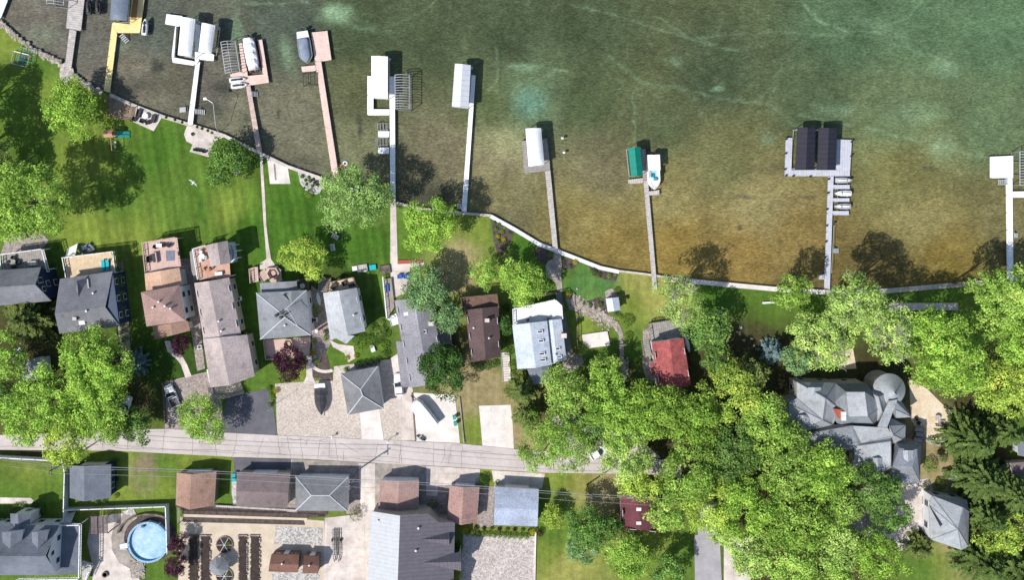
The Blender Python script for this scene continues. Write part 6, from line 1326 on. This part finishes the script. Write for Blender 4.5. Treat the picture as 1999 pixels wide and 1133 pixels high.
# ------------------------------------------------------------------ vegetation
def leaf_mat(name,trans=.3):
    m=bpy.data.materials.new(name); m.use_nodes=True; nt=m.node_tree; n=nt.nodes; l=nt.links; n.remove(n['Principled BSDF']); out=n['Material Output']
    a=n.new('ShaderNodeAttribute'); a.attribute_name='col'; nz=n.new('ShaderNodeTexNoise'); nz.inputs['Scale'].default_value=.7; nz.inputs['Detail'].default_value=3
    g=n.new('ShaderNodeNewGeometry'); l.new(g.outputs['Position'],nz.inputs['Vector']); r=n.new('ShaderNodeMapRange'); r.inputs[1].default_value=.3; r.inputs[2].default_value=.7; r.inputs[3].default_value=.8; r.inputs[4].default_value=1.2; l.new(nz.outputs[0],r.inputs[0])
    mm=n.new('ShaderNodeMix'); mm.data_type='RGBA'; mm.blend_type='MULTIPLY'; mm.inputs[0].default_value=1; l.new(a.outputs['Color'],mm.inputs[6]); l.new(r.outputs[0],mm.inputs[7])
    d=n.new('ShaderNodeBsdfDiffuse'); t=n.new('ShaderNodeBsdfTranslucent'); x=n.new('ShaderNodeMixShader'); x.inputs[0].default_value=trans
    l.new(mm.outputs[2],d.inputs[0]); l.new(mm.outputs[2],t.inputs[0]); l.new(d.outputs[0],x.inputs[1]); l.new(t.outputs[0],x.inputs[2]); l.new(x.outputs[0],out.inputs[0]); return m
LEAF=leaf_mat('leaves'); NEEDLE=leaf_mat('needles',.12)
rg=np.random.default_rng(11)
def quads(c,nrm,ln,wd,col,name,m,parent,local=True):
    """leaf faces: centres c, normals nrm, lengths, widths, colours"""
    N=len(c); r=rg.normal(size=(N,3)); t=np.cross(nrm,r); t/=np.linalg.norm(t,axis=1,keepdims=True)+1e-9; b_=np.cross(nrm,t)
    return quads_tb(c,t*ln[:,None]/2,b_*wd[:,None]/2,col,name,m,parent)
def quads_tb(c,t,b_,col,name,m,parent):
    N=len(c); v=np.stack([c-t,c+b_*.9,c+t,c-b_*.9],1).reshape(-1,3)
    me=bpy.data.meshes.new(name); me.vertices.add(4*N); me.vertices.foreach_set('co',v.ravel().astype(np.float32)); me.loops.add(4*N); me.loops.foreach_set('vertex_index',np.arange(4*N,dtype=np.int32)); me.polygons.add(N); me.polygons.foreach_set('loop_start',np.arange(0,4*N,4,dtype=np.int32)); me.update()
    a=me.color_attributes.new('col','FLOAT_COLOR','POINT'); cc=np.repeat(np.concatenate([col,np.ones((N,1))],1),4,axis=0); a.data.foreach_set('color',cc.ravel().astype(np.float32))
    me.materials.append(m); o=bpy.data.objects.new(name,me); COL.objects.link(o); o.parent=parent; return o
PAL={'bright':((.26,.39,.065),(.115,.205,.032)),'yellow':((.31,.39,.07),(.16,.24,.045)),'mid':((.145,.25,.055),(.06,.125,.03)),'dark':((.065,.13,.03),(.035,.075,.02)),'pale':((.33,.44,.12),(.16,.25,.06)),'blue':((.19,.29,.12),(.095,.17,.07)),'purple':((.075,.03,.045),(.035,.014,.022)),'conifer':((.14,.205,.055),(.045,.08,.025)),'cedar':((.17,.21,.06),(.065,.1,.03)),'spruce':((.17,.25,.24),(.08,.13,.12)),'gold':((.5,.45,.03),(.36,.33,.02)),'silver':((.33,.42,.38),(.16,.22,.19)),'olive':((.2,.24,.07),(.1,.13,.04))}
BR=1.92
def unit(N,zmin=-1):
    v=rg.normal(size=(N,3)); v/=np.linalg.norm(v,axis=1,keepdims=True)
    if zmin>-1: v[:,2]=np.where(v[:,2]<zmin,-v[:,2],v[:,2])
    return v
def crown(parent,R_,zc,Hh,pal,dens=1.0,leaf=.42,gap=1.0,spiky=0.0):
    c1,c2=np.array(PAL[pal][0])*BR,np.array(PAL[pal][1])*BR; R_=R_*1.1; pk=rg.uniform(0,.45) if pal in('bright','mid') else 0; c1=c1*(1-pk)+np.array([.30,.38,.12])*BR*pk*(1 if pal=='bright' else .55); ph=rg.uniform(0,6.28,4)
    rc0=max(.45,min(1.25,R_*.22)); K=int(max(9,3.6*gap*(R_/rc0)**2))
    th=rg.uniform(0,2*np.pi,K); rho=np.sqrt(rg.uniform(0,1,K))*.9; ol=1+.13*np.sin(2*th+ph[0])+.1*np.sin(3*th+ph[1])+.07*np.sin(5*th+ph[2])
    X=np.stack([np.cos(th)*rho*ol*R_*.93,np.sin(th)*rho*ol*R_*.93],1)
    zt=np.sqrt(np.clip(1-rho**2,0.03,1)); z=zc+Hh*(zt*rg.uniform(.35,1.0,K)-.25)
    C=np.concatenate([X,z[:,None]],1); rc=rc0*rg.uniform(.6,1.25,K); tone=rg.uniform(.62,1.18,K)*(.66+.4*zt)*rg.uniform(.86,1.14); mixk=rg.uniform(0,1,K)  # tone also carries painted dome shading: crown edges darker so crowns separate
    cs=[];ns=[];cl=[]
    per=[int(max(10,dens*9.5*r*r/(leaf*leaf))) for r in rc]
    for i in range(K):
        n_=per[i]; u=unit(n_,-.25); rr=rc[i]*rg.uniform(.55,1.12,n_); p=C[i]+u*rr[:,None]*np.array([1,1,.62]); 
        nn=u*.55+rg.normal(size=(n_,3))*.45+np.array([0,0,.35]); nn/=np.linalg.norm(nn,axis=1,keepdims=True)
        k=np.clip(mixk[i]*.7+rg.uniform(-.15,.45,n_)-.25*(u[:,2]-.2),0,1)[:,None]; col=np.clip((c1*(1-k)+c2*k)*tone[i]*rg.uniform(.7,1.3,n_)[:,None],0,.82)  # clump tops take the brighter tone, light put into the leaf colour
        cs.append(p);ns.append(nn);cl.append(col)
    c=np.concatenate(cs); n=np.concatenate(ns); col=np.concatenate(cl); N=len(c)
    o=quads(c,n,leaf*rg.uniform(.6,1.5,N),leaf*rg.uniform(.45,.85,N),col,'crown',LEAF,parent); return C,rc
def wood(parent,C,zbase,rt,pale=False,out=0,R_=5,ntw=0,limbs=9):
    b=MB(); top=zbase*.55; b.tube((0,0,0),(0,0,top),rt,rt*.8,seg=8); b.tube((0,0,top),(.2,.1,zbase+.8),rt*.8,rt*.4,seg=7)
    b.build('trunk','bark_pale' if pale else 'bark',parent,local=True)
    idx=rg.permutation(len(C))[:limbs]; 
    for i in idx:
        c=Vector(C[i]); c=c*1.0 if not pale else Vector((c.x*1.12,c.y*1.12,c.z+1.3)); m=Vector((c.x*.45,c.y*.45,top+(c.z-top)*(.55 if not pale else .9))); b=MB(); b.tube((0,0,top*.9),m,rt*.42,rt*.28,seg=5); b.tube(m,c,rt*.28,rt*.1,seg=5)
        for _ in range(ntw):
            d=Vector((random.gauss(0,1),random.gauss(0,1),abs(random.gauss(0,.6))+.2)).normalized()*R(1.0,2.2); s_=m.lerp(c,R(.4,1)); e=s_+d; b.tube(s_,e,rt*.16,rt*.08,seg=4); b.tube(e,e+Vector((random.gauss(0,.6),random.gauss(0,.6),R(0,.5))),rt*.08,rt*.05,seg=3)
        b.build('limb','bark_pale' if pale else 'bark',parent,local=True)
TREES=[]
def tree(label,x,y,rpx,pal='bright',h=9.0,dens=1.0,gap=1.0,pale=False,leaf=.42,twigs=0,group=None,name='tree',cat='tree'):
    R_=rpx*S; zc=h*.62; p=W(x,y,zc); o=thing(name,label,cat,(p.x,p.y,0),group)
    R_*=(CAMH-zc)/CAMH
    C,rc=crown(o,R_,zc,h-zc,pal,dens,leaf,gap); wood(o,C,zc*.9,.12+R_*.035,pale,ntw=twigs,limbs=6 if R_<4 else 10)
    return o
def conifer(label,x,y,rpx,pal='conifer',h=11.0,name='conifer',cat='tree',group=None,lean=0,dens=1.0):
    R_=rpx*S; p=W(x,y,h*.4); o=thing(name,label,cat,(p.x,p.y,0),group); c1,c2=np.array(PAL[pal][0]),np.array(PAL[pal][1])
    T=[];B=[];C=[];CL=[]; L=int(max(7,h*1.3))
    for i in range(L):
        f=i/L; z=h*(.1+.88*f); r=R_*(1-f)**.75+.15; nb=int(9+r*4.0)
        for k in range(nb):
            a=rg.uniform(0,6.283); rr=r*rg.uniform(.5,1.18); n_=int(max(5,rr*13*dens)); s_=np.linspace(.12,1,n_)
            ca,sa=math.cos(a),math.sin(a); q=np.stack([s_*rr*ca,s_*rr*sa,z-.22*rr*s_+.12*rr*s_*s_],1); side=np.where(rg.uniform(size=n_)<.5,-1,1)[:,None]
            perp=np.array([-sa,ca,0]); d=np.array([ca,sa,-.1]); wv=(perp*side*.8+d*.75); wv/=np.linalg.norm(wv,axis=1,keepdims=True)
            ln=(.5*(1-s_*.45)*min(1.2,.45+rr*.22))[:,None]; c=q+wv*ln*.5+rg.normal(size=(n_,3))*.05
            up=rg.normal(size=(n_,3))*.35+np.array([0,0,1]); bb=np.cross(wv,up); bb/=np.linalg.norm(bb,axis=1,keepdims=True)
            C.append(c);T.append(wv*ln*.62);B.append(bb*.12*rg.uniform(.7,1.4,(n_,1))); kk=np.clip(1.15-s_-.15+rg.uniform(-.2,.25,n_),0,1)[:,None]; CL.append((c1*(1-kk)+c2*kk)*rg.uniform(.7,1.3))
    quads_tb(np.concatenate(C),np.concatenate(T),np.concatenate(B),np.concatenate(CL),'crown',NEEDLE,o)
    b=MB(); b.tube((0,0,0),(0,0,h*.93),.12+R_*.04,.03,seg=7); b.build('trunk','bark',o,local=True); return o
def shrub(label,x,y,rpx,pal='mid',h=None,group=None,name='shrub',cat='shrub',leaf=.2,z=0):
    R_=rpx*S; h=h or R_*1.1; o=thing(name,label,cat,W(x,y,z),group); c1,c2=np.array(PAL[pal][0]),np.array(PAL[pal][1])
    n_=int(60+R_*R_*260*max(1,h/R_*.7)); n_=min(n_,6000); u=unit(n_,-.1); lump=1+.12*np.sin(u[:,0]*7+R_*9)*np.sin(u[:,1]*6+3); p=u*np.array([R_,R_,h*.5])*(rg.uniform(.78,1.05,n_)*lump)[:,None]+np.array([0,0,h*.5])
    nn=u*.7+rg.normal(size=(n_,3))*.4+np.array([0,0,.2]); nn/=np.linalg.norm(nn,axis=1,keepdims=True); k=rg.uniform(0,1,n_)[:,None]
    quads(p,nn,leaf*rg.uniform(.7,1.4,n_),leaf*rg.uniform(.5,.9,n_),(c1*(1-k)+c2*k)*rg.uniform(.75,1.2,n_)[:,None],'foliage',LEAF,o)
    b=MB(); b.tube((0,0,0),(0,0,h*.6),.05,.03,seg=5); b.build('stem','bark',o,local=True); return o
F='trees of the eastern woodland'
T_=[
('bright round shore tree beside the small fenced dirt patch',140,216,56,'bright',8,{}),
('big deciduous tree shading the far left lawn, its crown cut by the left edge',45,398,86,'bright',18,{}),
('smaller dull green tree at the left edge above the big lawn tree',-5,330,48,'olive',9,{}),
('mid green tree between the paved pad and the lawn path',443,315,44,'mid',7,{}),
('large light green willow like tree at the end of the long pink dock',690,388,68,'bright',13,dict(pal='pale2',gap=.9,leaf=.36)),
('light green tree leaning over the seawall left of the narrow grey dock',838,440,52,'bright',12,dict(leaf=.36)),
('yellow green tree on the lawn above the light grey gabled house',597,505,46,'yellow',7,dict(gap=.8,leaf=.36)),
('bluish green tree over the top end of the speckled grey house',828,560,46,'blue',9,dict(leaf=.34)),
('bluish green lower companion crown beside the maroon house',868,615,34,'blue',8,dict(leaf=.34)),
('rounded yellow green tree directly above the white lake side deck',1020,550,45,'bright',9,dict(leaf=.34,gap=1.2)),
('slender pale yellow tree above the maroon house',946,532,30,'bright',9,dict(leaf=.3,gap=.8)),
('dense dark green tree covering the end of the speckled grey house',866,724,48,'dark',9,dict(leaf=.36,dens=1.1)),
('dark purple leaved maple in front of the hip roofed house',565,709,33,'purple',6,dict(leaf=.28,dens=1.2)),
('small purple leaved tree at the curve of the walkway',353,673,19,'purple',4,dict(leaf=.22)),
('largest bright green tree in the lower left, northern crown',190,715,74,'bright',14,{}),
('bright green tree in the lower left, over the street, western crown',80,790,74,'bright',13,{}),
('bright green tree hanging over the white fence and the street',135,858,50,'yellow',12,dict(gap=.9)),
('bright tree in the lower left, joined crown nearest the hidden white car',200,800,58,'bright',12,{}),
('dark green tree at the roadside right of the large bright crowns',266,830,34,'mid',8,{}),
('low green tree at the left edge beside the hidden grey roof',15,700,42,'bright',9,{}),
('green tree at the left edge south of the hidden grey roof',15,780,40,'mid',8,{}),
('bright green street tree beside the silver pickup',394,815,45,'bright',8,dict(leaf=.34)),
('sparse silvery barked shore tree right of the plank dock',1322,583,48,'pale',15,dict(gap=.65,pale=True,twigs=7,leaf=.36)),
('loose green tree between the red roofed cottage and the boulders',1382,645,44,'mid',10,dict(gap=.85)),
('yellow green tree right of the red roofed cottage',1428,772,62,'yellow',11,{}),
('small bright tree on the seawall walkway left of the wide grey dock',1546,567,36,'bright',13,dict(leaf=.36)),
('large pale shore tree with bare grey limbs, right of the wide grey dock',1672,590,58,'pale',21,dict(pale=True,twigs=5,gap=.8)),
('pale tree with bare limbs just above the mansion',1610,655,66,'pale',12,dict(pale=True,twigs=4,gap=.85)),
('pale green tree with grey limbs between the shore and the turret',1725,645,54,'pale',19,dict(pale=True,twigs=6,gap=.8)),
('large bright crown north east of the turret',1835,690,84,'bright',18,{}),
('bright green tree overlapping the shoreline at the right edge',1962,575,55,'bright',15,{}),
('yellow green tree at the right edge above the dark conifers',1965,760,62,'yellow',11,{}),
('bright crown east of the mansion patio top',1900,640,44,'bright',11,{}),
('bright crown at the right edge between the shore and yellow trees',1985,670,48,'bright',12,{}),
('pale leafy tree spreading over the road and the parked cars',1085,862,70,'bright',10,dict(gap=.9,leaf=.34)),
('bright tree south of the pale blue house entrance',1105,765,50,'bright',10,dict(leaf=.38)),
('fresh green tree between the slab and the wooded slope',1180,725,36,'bright',8,dict(leaf=.36)),
('bright woodland crown west of the stone steps',1188,790,56,'bright',11,{}),
('woodland crown just below the red roofed cottage, left side',1275,800,60,'bright',12,{}),
('pale yellowish tree straddling the end of the road',1225,895,50,'pale',11,dict(gap=.75,twigs=2)),
('woodland crown just below the red roofed cottage, right side',1350,820,58,'bright',12,{}),
('yellow green crown touching the deep maroon roof',1250,938,44,'yellow',10,dict(gap=.75)),
('broad bright crown in the middle of the woodland',1345,915,62,'bright',13,{}),
('woodland crown between the two yellow green ones',1430,880,58,'mid',12,{}),
('bright woodland crown left of the mansion west wing',1498,835,58,'bright',12,{}),
('bright woodland crown below the mansion west wing',1530,905,62,'bright',13,{}),
('large woodland crown south west of the mansion',1598,922,60,'bright',13,{}),
('yellow tinted crown above the grey lane',1385,985,56,'yellow',11,{}),
('bright woodland crown in the southern middle',1460,985,62,'bright',13,{}),
('bright woodland crown in the southern middle, further east',1555,1025,62,'bright',13,{}),
('darker green tree in front of the mansion entrance',1706,950,48,'mid',11,{}),
('mid green tree between the mansion drive and its garage',1735,1005,36,'mid',9,{}),
('pale grey green crown beside the grey lane at the bottom edge',1462,1075,46,'pale',10,{}),
('bright crown at the bottom edge below the woodland',1540,1100,54,'bright',12,{}),
('pale green crown near the bottom edge, left of the mansion drive',1630,1065,52,'pale',11,{}),
('bright crown at the bottom edge left of the mansion garage',1710,1085,54,'bright',11,{}),
('dark bushy tree between the blue garage and the maroon roof',1150,1030,44,'mid',9,dict(leaf=.36)),
('bluish green tree below the wires at the bottom',1135,1065,34,'blue',7,dict(leaf=.32)),
('bright tree at the bottom edge under the maroon roof',1225,1085,48,'bright',8,dict(leaf=.36)),
('green tree at the bottom edge beside the grey lane',1305,1115,34,'mid',8,{}),
('yellow green bushy tree at the corner of the speckled blue garage',1078,1010,24,'yellow',5,dict(leaf=.3)),
('woodland crown north of the grey lane',1300,1000,38,'bright',10,{}),
('low green tree right of the maroon house stair',985,635,17,'dark',5,dict(leaf=.26)),
('yellow tree at the right edge low down between conifers',1955,1045,44,'yellow',10,{}),
('mid green crown between the pale trees and the mansion',1560,700,34,'blue',9,{}),
('woodland crown under the mansion south wing',1640,985,44,'bright',11,{}),
('woodland crown at the shoulder of the lane',1405,1030,34,'pale',9,{}),
('woodland crown at the western rim beside the suv',1150,830,36,'mid',9,{}),
('woodland crown near the road end',1225,845,44,'bright',10,{}),
('olive tree right of the boulder yard',1470,735,32,'olive',8,{}),
('bright tree wedged between the cottage and the boulder yard',1400,705,32,'mid',9,{}),
('slender bright shore tree shading the last long dock on the right',1912,562,30,'bright',16,{}),
('mid green tree against the west side of the deep maroon roof',1198,1022,20,'mid',6,dict(leaf=.32)),
('tree just outside the left edge shading the upper lawn',-75,275,60,'mid',15,{}),
('second tree just outside the left edge, shading the lawn by the rocks',-85,195,48,'mid',14,{}),
('bright crown between the mansion patio and the pale shore trees',1782,652,38,'bright',11,{}),
('bright crown in the southern wood above the bottom edge',1610,1120,48,'bright',11,{}),
]
PAL['pale2']=((.30,.42,.14),(.14,.23,.06))
for i,(l,x,y,r,pal,h,kw) in enumerate(T_):
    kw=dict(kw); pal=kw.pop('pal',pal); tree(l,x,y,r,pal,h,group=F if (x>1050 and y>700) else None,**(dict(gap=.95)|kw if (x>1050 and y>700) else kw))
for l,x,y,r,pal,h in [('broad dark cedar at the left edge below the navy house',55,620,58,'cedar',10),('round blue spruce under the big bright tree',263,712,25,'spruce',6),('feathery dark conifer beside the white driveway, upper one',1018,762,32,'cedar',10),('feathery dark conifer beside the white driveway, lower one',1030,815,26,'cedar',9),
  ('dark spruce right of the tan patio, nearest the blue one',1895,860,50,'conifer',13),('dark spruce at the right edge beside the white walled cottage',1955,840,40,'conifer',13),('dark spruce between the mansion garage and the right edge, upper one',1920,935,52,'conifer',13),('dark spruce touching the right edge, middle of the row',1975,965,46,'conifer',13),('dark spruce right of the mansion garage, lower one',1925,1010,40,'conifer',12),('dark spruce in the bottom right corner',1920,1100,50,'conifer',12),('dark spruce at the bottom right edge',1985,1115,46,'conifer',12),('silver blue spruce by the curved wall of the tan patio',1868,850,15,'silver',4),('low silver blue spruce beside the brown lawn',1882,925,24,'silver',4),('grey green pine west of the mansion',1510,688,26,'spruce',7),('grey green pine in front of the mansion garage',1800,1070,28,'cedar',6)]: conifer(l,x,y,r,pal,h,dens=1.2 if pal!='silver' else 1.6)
# arborvitae row
av=None; names=['first','second','third','fourth','fifth','sixth','seventh','eighth','ninth','tenth','eleventh','twelfth']
for i in range(12):
    x,y=241+i*1.3,494+i*15
    if av is None: av=shrub('first narrow arborvitae from the lake in the hedge row beside the navy house',x,y,5,'mid',4.2,'arborvitae hedge between the navy house and the rose deck house','arborvitae','hedge tree',leaf=.18)
    else: dup(av,W(x,y,0),R(0,6),'%s narrow arborvitae from the lake in the hedge row beside the navy house'%names[i])
O=['first','second','third','fourth','fifth','sixth','seventh','eighth','ninth','tenth','eleventh','twelfth','thirteenth','fourteenth','fifteenth']
def row(desc,pts,pal,grp,h=None):
    for i,p in enumerate(pts): shrub('%s, %s along the bed'%(desc,O[i]),p[0],p[1],p[2],p[3] if len(p)>3 else pal,h,grp)
row('small green bush in the triangular pebble bed',[(591,344,4),(603,346,3),(597,352,3),(606,353,4),(599,360,3),(612,350,3,'dark'),(617,357,5,'purple'),(594,367,2),(610,363,3),(622,362,3,'dark')],'mid','bushes in the pebble bed')
shrub('bright leafy bush at the low tip of the pebble bed',605,377,9,'bright')
row('rounded perennial in the mulch bed behind the white capped wall',[(966,434,3,'mid'),(974,438,3.5,'bright'),(969,447,4,'bright'),(981,452,4.5,'bright'),(972,461,4.5,'gold'),(983,467,5,'gold'),(984,445,3,'pale'),(994,454,2.5,'mid'),(984,481,4,'mid'),(976,497,4,'olive'),(975,471,4,'mid')],'mid','perennials in the mulch bed')
row('low shrub beside the round landing pad',[(1075,497,6,'bright'),(1123,512,5,'gold'),(1109,575,7,'gold'),(1100,510,3,'pale'),(1112,519,4,'mid')],'mid','shrubs around the round pad')
row('bush in the kidney shaped lawn bed',[(1158,531,7,'mid'),(1168,537,6,'olive'),(1189,538,5,'bright'),(1201,537,3,'pale')],'mid','bushes in the lakeside lawn bed')
row('bush near the tiny grey shed',[(1204,568,7,'bright'),(1171,594,6,'olive'),(1153,594,4,'mid'),(1140,592,3,'mid'),(1203,612,6,'mid'),(1210,618,5,'bright'),(1224,580,4,'purple')],'mid','bushes by the tiny shed')
shrub('full green bush at the bend of the rock bed',1222,628,13,'bright',1.6)
shrub('square clipped green bush by the path steps',1225,657,9,'bright',1.0)
shrub('round green bush left of the long plank staircase end',1134,683,13,'mid',1.6)
row('round clipped shrub in the mulch garden of the hip roofed house',[(619,605,11,'bright'),(613,667,6,'bright'),(613,688,7,'gold'),(619,705,7,'bright'),(636,660,6,'bright'),(637,648,6,'dark'),(678,699,5,'gold'),(696,695,5,'gold'),(540,763,6,'gold'),(525,703,8,'mid'),(676,721,5,'mid')],'bright','clipped shrubs of the hip roofed house')
row('yellow green shrub on the east foundation of the long taupe house',[(472,632,4,'gold'),(475,644,4.5,'gold'),(480,652,4,'gold'),(489,680,6,'mid'),(492,700,6,'mid')],'gold','foundation shrubs')
row('green bush on the gravel lot edge',[(531,770,6,'bright'),(532,780,6,'bright'),(530,790,6,'mid'),(527,758,5,'mid')],'bright','bushes on the gravel lot edge')
row('leafy bush in the flower garden between the two driveways',[(700,660,12,'mid'),(718,668,14,'bright'),(736,662,12,'mid'),(750,675,10,'bright'),(742,648,12,'pale'),(728,640,9,'mid'),(754,652,8,'mid'),(702,676,9,'bright'),(752,690,9,'mid'),(745,630,6,'pale')],'mid','flower garden bushes')
row('dark hedge bush north of the pyramid roofed garage',[(700,712,8,'dark'),(712,710,8,'dark'),(724,707,8,'dark'),(736,705,8,'dark')],'dark','hedge by the pyramid roofed garage')
row('green bush below the maroon house',[(925,712,8,'mid'),(938,716,9,'bright'),(952,714,9,'mid'),(966,710,8,'mid')],'mid','bushes below the maroon house')
row('hedge bush left of the pale blue house',[(988,600,9,'dark'),(992,650,9,'mid'),(994,668,9,'mid'),(992,686,9,'mid'),(1000,712,8,'bright'),(1002,730,8,'bright'),(855,660,9,'dark'),(895,690,9,'dark'),(890,640,9,'dark')],'mid','hedge between the houses')
row('dark bush along the west side of the navy house',[(105,520,7,'mid'),(104,545,8,'mid'),(103,570,8,'mid'),(112,480,5,'mid')],'mid','bushes between the navy houses')
row('dark red shrub in the border under the speckled blue garage',[(930,1030,5,'purple'),(945,1031,4,'purple'),(960,1032,4,'olive'),(975,1033,4,'purple'),(990,1034,4,'olive'),(1005,1034,4,'purple'),(1020,1035,4,'olive'),(1034,1036,4,'purple')],'purple','border shrubs')
shrub('round yellow shrub at the west end of the cobble yard border',906,1031,8,'gold',1.2); shrub('round yellow shrub at the east end of the cobble yard border',1040,1036,7,'gold',1.2); shrub('dark purple shrub beside the east yellow shrub',1054,1039,7,'purple',1.2)
for i in range(14): pass
h0=None
for i in range(12):
    x,y=912+i*10.5,1041+i*.6
    if h0 is None: h0=shrub('green hedge plant along the top of the cobble yard, first from the west',x,y,5.5,'bright',.7,'low hedge above the cobble yard')
    else: dup(h0,W(x,y,0),R(0,6),'green hedge plant along the top of the cobble yard, %s from the west'%O[i])
shrub('round green shrub in the gravel strip between two garages',846,982,10,'olive',1.4); shrub('round brown green shrub on the concrete beside the garages',697,1001,14,'olive',2.0,leaf=.16)
shrub('round green shrub against the metal roofed house',897,1063,9,'mid',1.4); shrub('orange brown shrub by the metal roofed house',895,1120,9,'gold',1.2)
shrub('small green tree like shrub near the road beside the reddish garage',942,938,12,'mid',1.8); shrub('small bush beside the concrete apron corner',969,944,5,'bright',1)
row('bushy shrub along the entry of the balcony house',[(33,988,7,'olive'),(45,986,6,'pale'),(25,998,7,'olive'),(72,986,8,'dark'),(83,988,7,'mid'),(86,998,7,'mid'),(76,1000,7,'dark'),(5,1010,12,'dark')],'mid','entry shrubs of the balcony house')
tree('tall dark purple smoke bush beside the pool fence, upper',347,1062,19,'purple',4.5,leaf=.26,dens=1.2,name='smoke_bush',cat='shrub'); tree('tall dark purple smoke bush beside the pool fence, lower',345,1105,22,'purple',4.8,leaf=.26,dens=1.2,name='smoke_bush',cat='shrub')
row('green plant patch inside a round courtyard bed',[(446,1061,5,'bright'),(432,1066,3,'mid'),(446,1122,4,'bright'),(432,1120,4,'bright')],'bright','plants in the round beds')
shrub('bright oval hedge right of the mansion pavilion',1811,906,15,'bright',1.6); shrub('dark red shrub on the brown lawn by the mansion',1834,882,7,'purple',1.2); shrub('green shrub beside the red one near the mansion',1838,892,9,'mid',1.3)
shrub('yellow shrub between the mansion and its garage',1829,936,4,'gold',.7); shrub('dark green shrub above the mansion garage roof',1832,945,12,'mid',1.4); shrub('dark oval shrub in the mansion driveway island',1805,948,8,'dark',1.2); shrub('reddish shrub in front of the mansion garage doors',1795,1042,9,'purple',1.3)
row('narrow bush along the east wall of the navy garage',[(228,900,5,'mid'),(229,915,5,'mid'),(229,935,5,'dark'),(228,968,5,'bright'),(205,978,5,'mid'),(190,979,5,'mid')],'mid','bushes round the navy garage')
row('groundcover bush on the shaded ground below the cottage',[(1245,700,9,'mid'),(1240,680,9,'mid'),(1150,705,9,'olive'),(1165,700,8,'mid'),(1455,700,10,'mid'),(1490,705,9,'bright'),(1100,730,10,'mid')],'mid','woodland edge bushes')
row('round ornamental pot plant on the seawall strip',[(325,229,2.5,'dark'),(342,234,2.5,'dark'),(356,239,2.5,'dark'),(385,248,2.5,'dark'),(395,251,2.5,'dark'),(406,255,2.5,'dark'),(377,262,3.5,'dark'),(414,259,2.5,'olive')],'dark','potted plants on the seawall strip')
# stone ring on lawn
sp=[]
for i in range(140): a=R(0,6.28); rr=R(0,1); sp.append((463+7*rr*math.cos(a),333+9*rr*math.sin(a),R(.1,.2),.05))
rocks('stone_ring','small oval ring of stones half under the mid green tree','' or sp,'rock')
sp=[]
for i in range(420):
    t_=R(0,1); x=1106+t_*100; y=582+t_*54+random.gauss(0,5+4*math.sin(t_*3.14)); sp.append((x,y,R(.12,.3),.06))
rocks('river_rocks','band of pale river rocks descending past the tiny grey shed',sp,'rock')
sp=[(random.choice((1,-1))*0+R(255,283),R(1097,1130),R(.12,.28),.05) for i in range(170)]
rocks('boulder_slope','white boulders beside the stone steps below the pool',sp,'rock')
sp=[(R(1217,1226),R(700,745),R(.15,.3),.1) for i in range(40)]+[(R(1210,1220),R(655,700),R(.12,.22),.08) for i in range(30)]
rocks('step_stones','rough stones edging the wooded steps',sp,'rock')
# grass tufts are ground cover: short blades scattered on the lawns near the paths
# ------------------------------------------------------------------ light, world, camera
w=bpy.data.worlds.new('World'); scene.world=w; w.use_nodes=True; nt=w.node_tree; bg=nt.nodes['Background']; sky=nt.nodes.new('ShaderNodeTexSky'); sky.sky_type='NISHITA'; sky.sun_disc=False
EL=math.radians(51); AZ=math.atan2(-.56,-.83)   # direction towards the sun in the xy plane
sky.sun_elevation=EL; sky.sun_rotation=math.pi/2-AZ
nt.links.new(sky.outputs[0],bg.inputs[0]); bg.inputs[1].default_value=.14
sd=bpy.data.lights.new('sun','SUN'); sd.energy=5.0; sd.angle=math.radians(.8); sd.color=(1,.965,.91); so=bpy.data.objects.new('sun',sd); COL.objects.link(so)
v=Vector((math.cos(EL)*math.cos(AZ),math.cos(EL)*math.sin(AZ),math.sin(EL))); so.rotation_euler=v.to_track_quat('Z','Y').to_euler()
cd=bpy.data.cameras.new('camera'); co=bpy.data.objects.new('camera',cd); COL.objects.link(co); co.location=(0,CY,CAMH); co.rotation_euler=(0,0,0)
cd.sensor_fit='HORIZONTAL'; cd.sensor_width=36; cd.lens=36*CAMH/(1999*S); cd.shift_y=-CY/(1999*S); cd.clip_end=2000; cd.clip_start=1
scene.camera=co
scene.view_settings.view_transform='Standard'; scene.view_settings.look='None'; scene.view_settings.exposure=0
